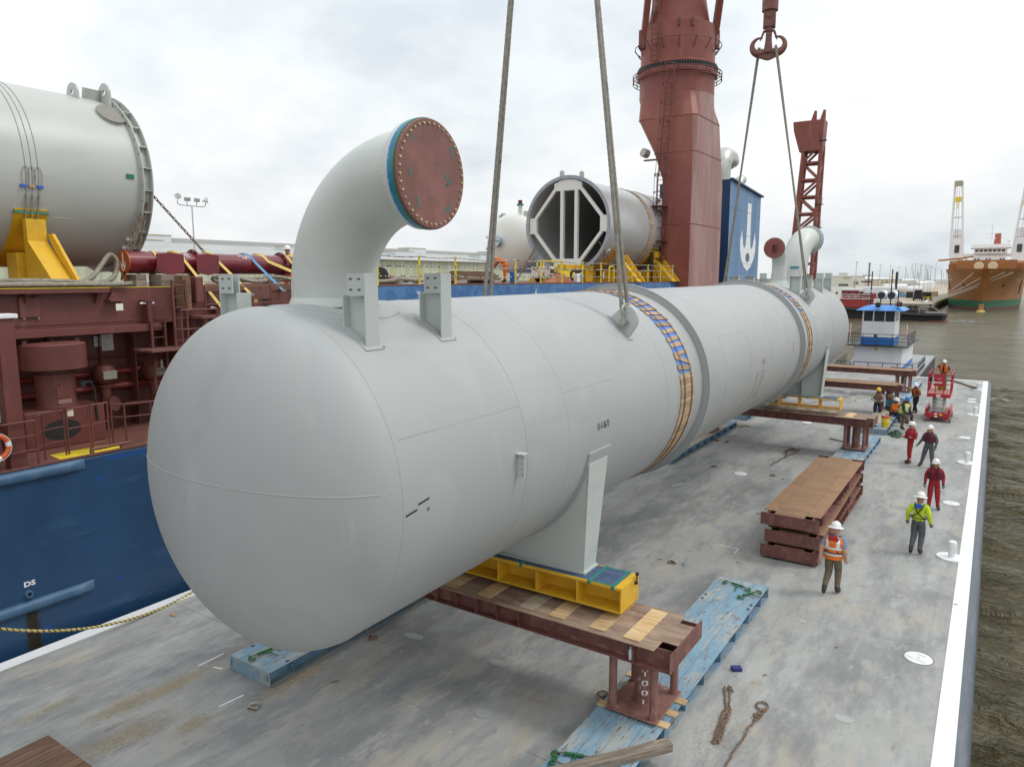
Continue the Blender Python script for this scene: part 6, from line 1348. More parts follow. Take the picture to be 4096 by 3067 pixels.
    if harness:
        b = B()
        for s in (-1, 1): b.tube([T((s * .12, .02, 1.47)), T((s * .10, .165, 1.38)), T((0, .192, 1.22)), T((-s * .13, .165, 1.10)), T((-s * .19, 0, 1.06))], .016, 6)
        b.tube([tor(2 * pi * k / 24, 1.07, 1.12) for k in range(24)], .014, 6, closed=True); b.build('harness', M_black, o)
        if pad: B().cb(T((0, .165, 1.42)), (.2, .05, .13), tilt).build('collar_pad', mat('pad_' + pad, dict(blue=(.03, .10, .45), red=(.42, .02, .02))[pad], .6), o, None, bev=.02); 
    if pack: B().ell(T((0, .2, 1.22)), (.12, .08, .16), 12, 8, tilt).build('small_pack', CL['vestb'], o)
    return o
STAND = {}
person('man in orange vest and khaki trousers walking away, white wide-brim helmet', (-2.92, 19.2, .0), 176, dict(pel=(0, -.02, .95), tilt=3, kr=(-.10, -.17, .53), ar=(-.11, -.08, .09), kl=(.10, -.10, .50), al=(.11, .26, .20), toel=(.02, -.12, -.16), er=(-.28, .05, 1.14), wr=(-.31, -.05, .92), el=(.28, .06, 1.14), wl=(.30, .12, .90)), 'blue', 'khaki', 'hivo', 'white', True, 2, .5, harness=True, pad='red', scale=1.06)
person('man in lime long-sleeved shirt and dark trousers walking away, black harness with blue pad', (-1.36, 23.56, .0), 172, dict(tilt=2, kr=(-.10, -.06, .50), ar=(-.10, .10, .10), kl=(.09, -.04, .50), al=(.10, .22, .17), toel=(.02, -.13, -.15), er=(-.29, .05, 1.15), wr=(-.34, -.05, .93), el=(.29, .05, 1.15), wl=(.33, -.04, .93)), 'hiv', 'grey', None, 'white', True, 0, 1, True, harness=True, pad='blue', scale=1.03)
person('man in red coverall and maroon life vest facing the camera, nearest of the red ones', (-1.27, 28.6, 0), 8, dict(er=(-.29, .04, 1.14), wr=(-.33, -.06, .93), el=(.29, .04, 1.14), wl=(.30, -.12, .94), kl=(.12, -.05, .5), al=(.16, -.02, .09)), 'red', 'red', 'maroon', 'white', False, 0, 1, True, band=True, scale=1.0, head_turn=-25)
person('man in grey coverall with maroon life vest and sunglasses, legs apart', (-1.86, 35.0, 0), -22, dict(kr=(-.17, -.03, .5), ar=(-.24, -.06, .09), kl=(.15, -.02, .5), al=(.19, .0, .09), er=(-.31, .03, 1.16), wr=(-.36, -.12, .96), el=(.31, .03, 1.15), wl=(.34, -.08, .93)), 'grey', 'grey', 'maroon', 'white', False, 2, 1, True, band=True, glasses=True, scale=1.02, head_turn=-10)
person('man in red coverall seen from the side with folded arms, beside the grey one', (-2.58, 35.2, 0), -82, dict(er=(-.25, -.10, 1.13), wr=(.02, -.25, 1.16), el=(.25, -.08, 1.12), wl=(-.04, -.26, 1.12), tilt=-2), 'red', 'red', 'redv', 'white', False, 2, 1, False, band=True, scale=1.04)
person('man in lime shirt and red life vest leaning a hand on the girder, ankles crossed', (-3.5, 48.9, 0), -18, dict(side=-6, pel=(.03, 0, .95), er=(-.42, -.03, 1.42), wr=(-.64, -.08, 1.50), el=(.28, -.06, 1.12), wl=(.08, -.24, 1.08), kl=(.02, -.06, .5), al=(-.06, -.05, .09), kr=(-.04, .02, .5), ar=(.10, .06, .09)), 'green', 'dark', 'redv', 'white', True, 1, .5, boots=CL['brown'], scale=1.02)
person('man with yellow helmet and brown life vest kneeling on the platform', (-5.2, 46.2, .31), 10, dict(pel=(0, .10, .46), tilt=4, kr=(-.13, -.22, .08), ar=(-.10, .22, .10), kl=(.13, -.22, .08), al=(.10, .22, .10), toer=(0, .1, -.05), toel=(0, .1, -.05), er=(-.30, -.05, .66), wr=(-.10, -.28, .62), el=(.30, -.05, .66), wl=(.10, -.28, .62)), 'pale', 'navy', 'brownv', 'yellow', False, 1, scale=1.1)
person('man with blue helmet and yellow reflective vest, one foot up on the platform, red pack', (-3.62, 43.0, 0), 62, dict(tilt=14, pel=(0, 0, .93), kr=(-.12, -.34, .70), ar=(-.12, -.42, .36), kl=(.10, .02, .5), al=(.12, .10, .09), er=(-.28, -.22, 1.02), wr=(-.16, -.42, .86), el=(.28, -.18, 1.04), wl=(.14, -.40, .86)), 'dark', 'khaki', 'hiv', 'blue', True, 1, pack=True, scale=1.05)
SIT = dict(pel=(0, .05, .42), kr=(-.12, -.38, .44), ar=(-.13, -.40, .06), kl=(.12, -.38, .44), al=(.13, -.42, .06), er=(-.27, -.12, .66), wr=(-.12, -.34, .62), el=(.27, -.12, .66), wl=(.12, -.36, .62), tilt=10)
person('man in orange jacket and white helmet sitting behind the yellow-vested man', (-4.15, 44.3, .22), 60, SIT, 'orange', 'navy', None, 'white', False, 1, scale=1.05)
person('man in teal jacket with a dark brown hat sitting beside the stand leg', (-4.5, 45.6, .22), 30, SIT, 'teal', 'dark', None, 'brown', True, 1, scale=1.05)
person('man in pale shirt with a stickered white helmet at the back of the sitting group', (-3.75, 45.5, .0), 40, dict(SIT, pel=(0, .05, .55), tilt=14), 'pale', 'navy', 'orangev', 'white', True, 0, scale=1.1)
LIFT_MAN = dict(er=(-.36, -.05, 1.32), wr=(-.17, -.13, 1.60), el=(.34, -.04, 1.20), wl=(.46, -.10, 1.02), tilt=1)
person('man in orange life vest standing on the red scissor lift, hand raised to his ear', (-2.15, 48.2, 1.60), -4, LIFT_MAN, 'dark', 'khaki', 'orangev', 'white', False, 0, .5, glasses=True, scale=.98)
person('worker in orange coverall bending over the timber stack on the ship deck', (-20.35, 30.0, HZ), -70, dict(pel=(0, .10, .92), tilt=62, er=(-.22, -.44, .88), wr=(-.16, -.60, .66), el=(.22, -.42, .86), wl=(.12, -.62, .64), kr=(-.12, .02, .5), ar=(-.15, .0, .09), kl=(.12, .06, .5), al=(.15, .10, .09)), 'orange', 'orange', None, 'white', False, 2, scale=1.02)
person('worker in orange with white helmet half hidden behind the red beam and white elbow', (-22.3, 18.4, HZ - .35), 20, {}, 'orange', 'orange', None, 'white', False, 0)
person('worker in dark jacket and orange trousers crouching right of the white elbow', (-21.4, 21.6, HZ), 60, dict(SIT, tilt=25), 'dark', 'orange', None, None, False, 1, scale=1.1)
# ================================================================ loose things on the barge deck
def pile(lab, pts, **k): return chain(lab, [(x, y, z) for x, y, z in pts], **k)
rs = random.Random(21)
def wig(x0, y0, x1, y1, n, amp, z=.02): return [(lerp(x0, x1, i / n) + rs.gauss(0, amp), lerp(y0, y1, i / n) + rs.gauss(0, amp), z + abs(rs.gauss(0, .012))) for i in range(n + 1)]
kw = dict(r=.009, pitch=.062, w=.026, grp='rusty chains lying on the barge deck')
c1p = wig(-3.86, 13.42, -3.6, 12.7, 6, .012) + wig(-3.62, 12.6, -3.50, 11.6, 8, .008) + wig(-3.44, 11.55, -3.56, 12.6, 8, .008, .03) + wig(-3.50, 12.6, -3.42, 11.6, 8, .008, .03) + wig(-3.38, 11.62, -3.50, 12.65, 6, .008, .04) + wig(-3.6, 12.9, -3.72, 13.4, 5, .012) + wig(-3.8, 13.4, -3.7, 13.3, 6, .05, .05)
pile('brown rusty chain doubled up and knotted, lying right of the near platform', c1p, **kw)
c2p = wig(-3.13, 10.6, -3.08, 12.4, 12, .012) + wig(-3.06, 12.5, -3.0, 12.9, 6, .03) + [(-3.06 + .11 * cos(t), 13.15 + .14 * sin(t), .03) for t in [2 * pi * i / 14 for i in range(15)]] + wig(-3.0, 12.9, -3.1, 12.7, 6, .05, .05)
pile('brown rusty chain with a looped end trailing out of the bottom of the picture', c2p, **kw)
c3p = wig(-7.5, 31.6, -7.35, 33.2, 8, .03) + wig(-7.35, 33.2, -7.1, 34.8, 8, .02) + wig(-7.1, 34.9, -7.6, 34.9, 6, .06, .05) + wig(-7.6, 34.8, -7.3, 33.3, 8, .03) + wig(-7.5, 34.9, -7.2, 35.1, 10, .08, .06)
pile('rusty chain heaped and looped on deck beyond the girder stack', c3p, **dict(kw, r=.014, pitch=.1, w=.04))
M_yrope = mat('yellow_grey_rope', (.40, .37, .22), .8, 0, [((.26, .23, .13), 18, .45, .6)])
def drope(lab, pts, r, m=M_yrope):
    o = big_rope(lab, pts, r, m); return o
drope('yellow-grey rope snaking across the deck behind the second girder', [(-7.1, 51.5, .02), (-7.2, 52.6, .02), (-6.9, 53.2, .02), (-6.7, 54.4, .02), (-6.5, 55.3, .02), (-6.3, 54.8, .03), (-6.6, 54.9, .02)], .035)
drope('dark rope lying under the rear yellow frame', [(-11, 46, .02), (-9.8, 48.5, .02), (-8.7, 51, .02), (-7.8, 53.5, .02), (-7.5, 54.6, .03), (-7.9, 54.3, .03)], .022, M_oldwood)
drope('yellow-grey braided rope lying left of the second right stand', [(-6.4, 38.6, .03), (-5.9, 38.3, .03), (-5.5, 38.1, .03), (-4.9, 38.2, .03), (-4.4, 38.5, .02)], .035)
drope('small yellow rope coil by the left platforms under the vessel', [(-11.3, 39.2, .03), (-11.0, 39.4, .05), (-10.8, 39.1, .03), (-11.1, 39.0, .04), (-10.9, 39.5, .04), (-10.5, 39.2, .03)], .04)
drope('brown mooring rope laid along the far edge of the barge', [(-3.4, 66.6, .03), (-2.4, 65.9, .05), (-1.7, 64.6, .06), (-1.1, 63.2, .05), (-.7, 62.1, .12), (-.5, 61.9, .22)], .08, M_oldwood)
# striped rope barrier in the left foreground
sr = thing('striped_rope', 'sagging yellow and black striped rope above the left barge edge', 'rope', (-14.0, 4.6, 2.0))
P = []; a, m_, c_ = V((-15.7, 5.25, 1.42)), None, V((-16.6, 10.35, .05))
for i in range(121):
    t = i / 120; p = a.lerp(c_, t); p.z -= .78 * 4 * t * (1 - t) * .62; P.append(p - V((-14, 4.6, 2.0)))
b = B(); b.mi(0); b.tube(P, .028, 10, lobes=3, twist=14, amp=.22); 
q = b.build('rope', mat('rope_yellow', (.50, .40, .15), .8), sr, 180)
d_ = B(); acc = 0; N_ = len(P); W_ = []
for i in range(N_ * 4): 
    t = i / (N_ * 4 - 1) * (N_ - 1); k = min(N_ - 2, int(t)); p = P[k].lerp(P[k + 1], t - k); tan = (P[k + 1] - P[k]).normalized(); u = tan.orthogonal().normalized(); s_ = sum((P[j + 1] - P[j]).length for j in range(0)) ; ang = t * .052 * 14 * 3.2; w_ = tan.cross(u); W_.append(p + (u * cos(ang) + w_ * sin(ang)) * .021)
d_.tube(W_, .0145, 6).build('black_strand', M_black, sr, 180)
# wooden crate lid at the bottom left
wc = thing('wooden_crate', 'brown plank-topped wooden crate at the bottom left corner of the picture', 'crate', (-13.15, 3.2, 0))
for i in range(7): B().box((.0 + i * .21, 0, .10), (.2 + i * .21, 2.02, .135)).build('plank', M_brownwood, wc, None, bev=.004)
for y in (.1, 1.0, 1.85): B().box((0, y, 0), (1.46, y + .1, .10)).build('bearer', M_brownwood, wc, None)
lmb = B().box((-.1, -1.1, 0), (.1, 1.1, .14)).build('lumber', M_oldwood, None, None, bev=.006, loc=(-4.55, 9.72, .308), rot=(0, 0, -36)); tag(lmb, 'squared timber lying across the near end of the right blue platform', 'timber')
tag(B().box((-.10, -.07, 0), (.10, .07, .07)).build('blue_block', mat('small_blue_box', (.02, .025, .16), .6), None, None, bev=.004, loc=(-3.85, 14.19, .002), rot=(0, 0, 35)), 'small dark blue box lying on deck right of the near platform', 'box')
# load binders
def binder(lab, x, y, z, a):
    o = thing('load_binder', lab, 'load binder', (x, y, z), (0, 0, a), 'green load binders on the platforms')
    B().tube([(-.16, 0, .04), (.16, 0, .04)], .028, 10).build('barrel', M_green, o); B().tube([(-.30, 0, .04), (.32, 0, .04)], .013, 8).build('screw', M_rusty, o)
    B().tube([(0, 0, .05), (.04, -.12, .05), (.12, -.34, .03)], [.02, .018, .008], 8).build('handle', M_green, o)
    for s in (-1, 1): B().tube([(s * .30 + s * .06 * sin(t) , .02 - .07 * (1 - cos(t)), .035) for t in [4.2 * i / 12 for i in range(13)]], .020, 8).build('hook', M_green, o); B().tube([(s * .31 + .03 * cos(t), .03 * sin(t), .045) for t in [2 * pi * i / 10 for i in range(10)]], .012, 6, closed=True).build('link', M_green, o)
    return o
binder('green load binder on the near end of the right platform', -5.12, 9.55, .31, 20); binder('green load binder at the bottom edge on the right platform', -5.0, 9.2, .31, -10)
binder('green load binder on the far end of the near right platform, upper one', -4.85, 17.62, .31, -12); binder('green load binder on the far end of the near right platform, lower one', -4.48, 17.25, .31, 62)
binder('green load binder on the left platform under the vessel head', -12.05, 8.9, .31, 80)
heap('green netting heaped on deck beside the yellow cooler platform', -3.75, 41.4, 0, .32, .75, .22, mat('green_net', (.04, .10, .06), .9, 0, [((.02, .05, .03), 14, .45, .55)], bump=((30, 30, 30), .9, .03)), 'netting_heap', 6)
heap('green netting lying on the platform end next to the cooler', -4.9, 41.6, .31, .25, .4, .08, mat('green_net', (.04, .10, .06), .9), 'netting_heap', 8)
cl_ = thing('water_cooler', 'yellow drum water cooler with red lid on the platform end', 'cooler', (-4.28, 41.75, .31))
B().lathe([(.001, 0), (.185, 0), (.19, .02), (.175, .10), (.18, .12), (.20, .30), (.185, .31), (.205, .50), (.001, .50)], 28).build('body', mat('cooler_yellow', (.78, .55, .01), .4), cl_, 40); B().lathe([(.21, .50), (.215, .55), (.19, .58), (.001, .585)], 28).build('lid', mat('cooler_red', (.40, .02, .03), .4), cl_); B().cyl((-.1, -.05, .585), (-.1, -.05, .66), .04).build('white_cap', M_white2, cl_)
B().tube([(-.19, -.08, .42), (-.16, -.17, .36), (.1, -.2, .30), (.19, -.08, .40)], .01, 6).build('bail', M_white2, cl_); B().cyl((.05, -.2, .08), (.05, -.25, .08), .02).build('tap', M_white2, cl_)
# debris: leaf, sticks
lf = B().add([(0, 0, .012), (.07, .03, .02), (.15, .02, .012), (.22, -.01, .006), (.14, -.05, .016), (.05, -.05, .02)], [(0, 1, 2, 3, 4, 5)]).build('dead_leaf', mat('dead_leaf', (.42, .25, .11), .8), None, None, fix=False, loc=(-15.95, 9.2, .004)); tag(lf, 'dry tan leaf on deck near the left white edge', 'leaf')
for i, (x, y, a, l) in enumerate(((-7.45, 18.9, 40, .13), (-6.75, 18.95, 120, .14), (-6.15, 24.6, -30, .28), (-5.5, 19.9, 15, .1), (-.22, 20.2, 30, .08), (-2.3, 16.3, 60, .07), (-3.3, 14.3, 60, .1), (-6.55, 29.6, 0, .1), (-10.4, 9.3, 60, .16))):
    tag(B().tube([(-l / 2, 0, .012), (0, .02, .016), (l / 2, -.01, .012)], [.008, .012, .007], 6).build('debris_scrap', M_brownwood, None, loc=(x, y, .004), rot=(0, 0, a)), 'small brown scrap on the barge deck, %s' % ('left of two above the yellow frame', 'right of two above the yellow frame', 'left of the girder stack', 'near the stack foot', 'on the right white edge', 'right of the platform far end', 'by the small blue box', 'beyond the centre manhole', 'beside the left platform')[i], 'debris', 'scraps on the barge deck')
# ================================================================ scissor lift
sl_ = thing('scissor_lift', 'red scissor lift with a caged platform standing near the right barge edge', 'lift', (-2.21, 47.75, 0))
M_lr = mat('lift_red', (.42, .018, .03), .4, 0, [((.33, .015, .025), 3, .5, .7), ((.5, .2, .2, .5), (8, 8, 8), .66, .74)]); M_lg = mat('scissor_grey', (.42, .47, .42), .5)
B().box((-.62, -1.25, .28), (.62, 1.25, .52)).build('chassis', M_lr, sl_, None, bev=.03)
for s in (-1, 1):
    B().box((s * .56 - .06, -1.15, .52), (s * .56 + .06, 1.2, .74)).build('side_tray', M_lr, sl_, None, bev=.02)
    for y in (-1.05, .95):
        w_ = B().tube([(s * .52, y, .19), (s * .67, y, .19)], .19, 24).build('wheel', mat('grey_tyre', (.22, .22, .20), .8), sl_, 40); B().tube([(s * .66, y, .19), (s * .675, y, .19)], .1, 16).build('rim', M_lr, w_)
    B().prism([(s * .62, .12), (s * .36, .12), (s * .30, .28), (s * .62, .28)], 1, -1.2, -.9).build('pothole_guard', M_lr, sl_, None)
for k in range(4):
    z = .60 + k * .20
    for s in (-1, 1):
        B().bar((s * .28, -1.0, z), (s * .28, 1.0, z + .17), .06, .11).build('scissor_arm', M_lg, sl_, None); B().bar((s * .20, -1.0, z + .17), (s * .20, 1.0, z), .06, .11).build('scissor_arm', M_lg, sl_, None)
    B().tube([(-.34, -1.02, z), (.34, -1.02, z)], .035, 8).build('cross_pin', M_lg, sl_); B().box((-.16, -1.03, z + .07), (.16, -1.0, z + .12)).build('cross_bar', M_lg, sl_, None)
B().box((-.58, -1.3, 1.40), (.56, 1.25, 1.60)).build('platform', M_lr, sl_, None, bev=.02)
B().box((-.54, -1.26, 1.60), (.52, 1.21, 1.61)).build('platform_floor', mat('lift_floor', (.36, .16, .13), .7), sl_, None)
def lb_(a, b, r=.024): B().tube([a, b], r, 8).build('guard_tube', M_lr, sl_)
xs, yb, yf, zt = (-.56, .54), -1.26, 1.21, 2.70
for x in xs:
    for y in (yb, -.45, .4, yf): lb_((x, y, 1.6), (x, y, zt))
    for z in (2.15, zt): lb_((x, yb, z), (x, yf, z))
for y in (yb, yf):
    for z in (2.15, zt): lb_((xs[0], y, z), (xs[1], y, z))
    for x in (-.2, .2): lb_((x, y, 1.6), (x, y, 2.15))
B().box((-.30, yb - .04, 2.02), (.22, yb - .01, 2.72)).build('sign_panel', M_lr, sl_, None, bev=.01)
B().prism([(.13 * cos(2 * pi * i / 24) - .04, 2.46 + .07 * sin(2 * pi * i / 24)) for i in range(24)], 1, yb - .045, yb - .042).build('sign_emblem', mat('faded_pink_print', (.5, .12, .18), .5), sl_, None)
for x, z, w_, h_, m in ((-.06, 2.24, .36, .05, M_white2), (-.26, 2.23, .06, .1, M_white2), (-.02, 1.50, .2, .1, M_white2)): B().box((x - w_ / 2, yb - .046 if z > 2 else -1.306, z - h_ / 2), (x + w_ / 2, yb - .043 if z > 2 else -1.301, z + h_ / 2)).build('decal', m, sl_, None)
for x, z, m in ((-.08, .45, M_white2), (.17, .42, M_yel2), (-.06, .31, M_white2)): B().box((x - .07, -1.256, z - .035), (x + .07, -1.251, z + .04)).build('decal', m, sl_, None)
B().cb((-.44, yb + .06, 2.38), (.14, .12, .26)).build('control_box', M_black, sl_, None, bev=.02)
yl = B()
for x in (-.2, .12): yl.box((x - .03, .62, 1.62), (x + .03, .68, 2.3))
yl.box((-.25, .6, 2.26), (.2, .7, 2.32)); yl.box((-.2, .5, 1.62), (.15, .8, 1.85)); yl.build('tool_stand', M_yel2, sl_, None)
# ================================================================ pushboat at the far end of the barge
M_bw = mat('boat_white', (.78, .79, .80), .4, 0, [((.68, .69, .70), (1, 1, .3), .55, .75), ((.42, .33, .24, .4), (3, 3, .4), .72, .82)]); M_bb = mat('boat_blue', (.02, .16, .50), .45, 0, [((.03, .2, .55), 2, .5, .7)]); M_blk = mat('black_paint', (.02, .02, .022), .45)
pb = thing('pushboat', 'white and blue pushboat with a square wheelhouse at the far end of the barge', 'boat', (-8.4, 68.4, WZ))
def pz(z): return z - WZ
def pbx(name, a, b, m, bev=0, par=None): return B().box((a[0] + 8.4, a[1] - 68.4, pz(a[2])), (b[0] + 8.4, b[1] - 68.4, pz(b[2]))).build(name, m, par or pb, None, bev=bev)
pbx('hull', (-11.9, 68.5, -3), (-4.9, 90, -.35), M_blk, .1); pbx('deck', (-11.85, 68.5, -.35), (-4.95, 90, -.28), mat('boat_deck', (.3, .31, .32), .7))
for x in (-10.6, -6.4): pbx('push_knee', (x - .55, 67.5, -1.4), (x + .55, 68.9, .55), M_black, .05)
pbx('lower_house', (-10.3, 71.5, -.28), (-6.45, 82, 2.02), M_bw, .03); pbx('house_band', (-10.32, 71.47, -.28), (-6.43, 82, .16), M_bb)
pbx('upper_deck', (-10.75, 70.7, 2.02), (-6.0, 82, 2.12), M_blk)
wh = pbx('wheelhouse', (-9.85, 71.9, 2.12), (-7.2, 75.5, 5.16), M_bw, .03); pbx('wheelhouse_band', (-9.87, 71.87, 2.12), (-7.18, 75.53, 2.78), M_bb, 0, wh)
for x0, x1 in ((-9.68, -9.03), (-8.85, -8.1), (-7.95, -7.3)): pbx('window', (x0, 71.885, 4.22), (x1, 71.905, 5.05), M_glass, .02, wh); pbx('window_frame', (x0 - .04, 71.888, 4.18), (x1 + .04, 71.9, 5.09), M_blk, .02, wh)
for y0 in (72.2, 73.4): pbx('window', (-7.205, y0, 4.2), (-7.188, y0 + .9, 5.0), M_glass, 0, wh)
B().add([(-10.35 + 8.4, 71.3 - 68.4, pz(5.16)), (-6.5 + 8.4, 71.3 - 68.4, pz(5.16)), (-6.5 + 8.4, 76.2 - 68.4, pz(5.16)), (-10.35 + 8.4, 76.2 - 68.4, pz(5.16)), (-9.7 + 8.4, 72.1 - 68.4, pz(5.52)), (-7.2 + 8.4, 72.1 - 68.4, pz(5.52)), (-7.2 + 8.4, 75.6 - 68.4, pz(5.52)), (-9.7 + 8.4, 75.6 - 68.4, pz(5.52))], [(0, 1, 5, 4), (1, 2, 6, 5), (2, 3, 7, 6), (3, 0, 4, 7), (4, 5, 6, 7), (3, 2, 1, 0)]).build('roof', mat('roof_blue', (.06, .27, .68), .45), pb, None)
for x in (-9.15, -8.28):
    f_ = B().tube([(x + 8.4, 9.5, pz(6.35)), (x + 8.4, 11.5, pz(6.35))], .44, 28).build('fan_cowl', M_bw, pb); B().tube([(x + 8.4, 9.46, pz(6.35)), (x + 8.4, 9.52, pz(6.35))], .33, 24).build('fan_opening', M_dark, f_)
for x, z1 in ((-9.6, 8.6), (-8.75, 6.3), (-7.95, 8.8), (-7.35, 6.9)): B().cyl((x + 8.4, 6, pz(5.4)), (x + 8.4, 6, pz(z1)), .05, n=8).build('mast', M_blk, pb)
for x, z in ((-9.6, 7.6), (-9.6, 6.3)): B().box((x + 8.4 - .9, 5.95, pz(z)), (x + 8.4, 6.02, pz(z + .12))).build('radar_bar', M_blk, pb, None)
B().box((-9.6 + 8.4 - 1.0, 5.9, pz(6.75)), (-9.6 + 8.4 + .1, 6.1, pz(6.85))).build('radar_bar', M_bw, pb, None)
B().ell((-7.95 + 8.4, 5.9, pz(8.1)), (.1, .1, .14)).build('amber_light', mat('amber_lamp', (.8, .4, .05), .3), pb)
B().cb((-6.95 + 8.4, 3.4, pz(5.72)), (.42, .5, .42)).build('searchlight', M_blk, pb, None, bev=.05); B().cb((-8.6 + 8.4, 3.1, pz(5.65)), (.4, .4, .46)).build('searchlight', M_blk, pb, None, bev=.08)
B().ell((-6.95 + 8.4, 3.12, pz(5.74)), (.09, .04, .06)).build('red_lamp', mat('red_lamp', (.75, .02, .02), .3), pb)
def brail(pts, zb, tops, m, r=.025):
    for zt in tops: B().tube([(x + 8.4, y - 68.4, pz(zb + zt)) for x, y in pts], r, 6).build('rail', m, pb)
    for (x0, y0), (x1, y1) in zip(pts[:-1], pts[1:]):
        k = max(1, int(sqrt((x1 - x0) ** 2 + (y1 - y0) ** 2) / 1.1))
        for i in range(k + 1): x, y = lerp(x0, x1, i / k), lerp(y0, y1, i / k); B().cyl((x + 8.4, y - 68.4, pz(zb)), (x + 8.4, y - 68.4, pz(zb + tops[0])), r, n=6).build('rail_post', m, pb)
brail([(-10.7, 78), (-10.7, 70.75), (-6.05, 70.75), (-6.05, 78)], 2.12, (1.0, .7, .4), M_blk); brail([(-11.6, 76), (-11.4, 69.5), (-10.2, 69.2)], -.28, (1.0, .5), M_blk, .03); brail([(-9.9, 69.2), (-5.4, 69.2), (-5.1, 71), (-5.1, 78)], -.28, (1.05,), M_blk, .035); brail([(-5.4, 69.3), (-5.1, 71), (-5.1, 78)], -.28, (1.0, .5), M_white2, .03)
brail([(-9.7, 72.4), (-7.3, 72.4), (-7.3, 75.3)], 5.5, (.45,), M_blk, .025)
for x in (-10.6, -6.15): 
    for k in range(3): B().ell((x + 8.4, 2.6 + k * .1, pz(3.55 - .28 * k)), (.09, .12, .22)).build('life_jacket_bundle', mat('lifebuoy_orange', (.62, .11, .03), .5), pb)
    B().bar((x + 8.4, 2.5, pz(2.12)), (x + 8.4, 2.5, pz(4.0)), .05, .05).build('ring_stand', M_bw, pb, None)
B().cb((-8.55 + 8.4, 2.3, pz(2.95)), (.2, .2, .3)).build('floodlight', M_blk, pb, None); B().cb((-8.5 + 8.4, 3.02, pz(1.75)), (.2, .12, .2)).build('lamp', mat('amber_lamp', (.8, .4, .05), .3), pb, None)
# ================================================================ quay, buildings and ships across the basin
QZ = .9
M_conc = mat('quay_concrete', (.36, .31, .24), .85, 0, [((.42, .37, .30), (.05, .02, 1), .45, .6), ((.27, .23, .18), (.3, .04, 1), .56, .7)], world=True)
tag(B().box((-700, 232, -4), (-15, 900, QZ)).build('quay', M_conc, None, None), kind='structure')
tag(B().box((-800, -300, -4), (-46, 231.9, QZ - .1)).build('dock_ground', M_conc, None, None), kind='structure')
qw = thing('quay_wall', 'timber-faced quay wall with dark piles along the far basin', 'quay wall', (-15, 232, WZ))
M_pile = mat('wet_piles', (.07, .05, .04), .9)
B().box((-60, -.6, 1.7), (.4, .0, 2.45)).build('cap_beam', mat('quay_cap', (.24, .22, .16), .9), qw, None); B().box((.0, -.6, 1.7), (.5, 160, 2.45)).build('cap_beam', mat('quay_cap', (.24, .22, .16), .9), qw, None)
pm = B().box((-.22, -.22, -1), (.22, .22, 1.8)).mesh('pile', M_pile, None)
for i in range(24): q = obj('pile', pm, qw); q.location = (.25, i * 2.4, 0)
for i in range(20): q = obj('pile', pm, qw); q.location = (-i * 2.4, -.3, 0)
# white office building and long warehouses
of = thing('office_building', 'white two-storey port office with a band of windows on the far quay', 'building', (-45, 272, QZ))
B().box((-3.9, 0, 0), (4.2, 26, 4.3)).build('lower_wall', mat('office_white', (.74, .75, .73), .7), of, None); B().box((-3.92, -.02, 4.32), (4.22, 26, 7.7)).build('upper_wall', mat('office_cream', (.62, .62, .53), .7), of, None); B().box((-4.1, -.2, 7.7), (4.4, 26, 8.0)).build('parapet', M_bw, of, None)
for x0 in (-.35, .42, 1.2, 1.98): B().box((x0, -.05, 4.35), (x0 + .66, -.03, 5.1)).build('window', M_glass, of, None)
for x0 in (-1.2, 2.0): B().box((x0, -.03, 1.6), (x0 + .75, -.01, 2.35)).build('window', M_glass, of, None)
B().box((2.7, 1.5, 4.5), (5.4, 3.5, 6.8)).build('bay', mat('office_cream', (.62, .62, .53), .7), of, None); B().box((5.41, 1.7, 5.0), (5.44, 3.3, 6.0)).build('window', M_glass, of, None); B().box((2.9, 1.45, 5.0), (5.2, 1.49, 5.8)).build('window', M_glass, of, None)
B().box((-1.2, 4, 8), (1.4, 6, 8.9)).build('roof_unit', mat('roof_unit', (.5, .47, .40), .7), of, None)
for x in (1.3, 2.0, 2.8): B().cb((x, -.2, 7.1), (.3, .3, .22)).build('floodlight', M_dark, of, None)
def shed(lab, loc, dx, dy, h, ml, mu, nb, door=None):
    o = thing('warehouse', lab, 'warehouse', loc, (0, 0, 0), 'sheds on the far quay'); k = h * .42
    B().box((-dx, 0, 0), (0, dy, k)).build('lower_wall', ml, o, None); B().box((-dx - .05, -.05, k + .01), (.05, dy, h)).build('upper_wall', mu, o, None)
    B().add([(-dx - .3, -.3, h + .02), (.3, -.3, h + .02), (.3, dy, h + .02), (-dx - .3, dy, h + .02), (-dx / 2, -.3, h + 1.4), (-dx / 2, dy, h + 1.4)], [(0, 1, 4), (1, 2, 5, 4), (2, 3, 5), (3, 0, 4, 5)]).build('roof', mat('pale_roof', (.60, .61, .60), .6), o, None)
    for i in range(nb):
        y = dy * (i + .5) / nb; B().box((.06, y - dy / nb * .16, .0), (.09, y + dy / nb * .16, k * .85)).build('door', mat('shed_door', (.68, .68, .66), .7), o, None); B().box((.055, y + dy / nb * .3, k), (.1, y + dy / nb * .42, h - .1)).build('wall_panel', mat('translucent_panel', (.66, .65, .58), .6), o, None); B().box((.06, y + dy / nb * .26, 0), (.12, y + dy / nb * .29, k * .9)).build('downpipe', mat('maroon_pipe', (.22, .05, .07), .6), o, None)
    return o
M_tan = mat('tan_cladding', (.47, .42, .31), .7); M_gry = mat('grey_cladding', (.47, .47, .44), .7, 0, [((.4, .4, .38), (1, .05, 1), .45, .6)])
w1 = shed('long tan and white warehouse beside the port office', (-41, 300, QZ), 40, 128, 6.6, mat('office_white', (.74, .75, .73), .7), M_tan, 9)
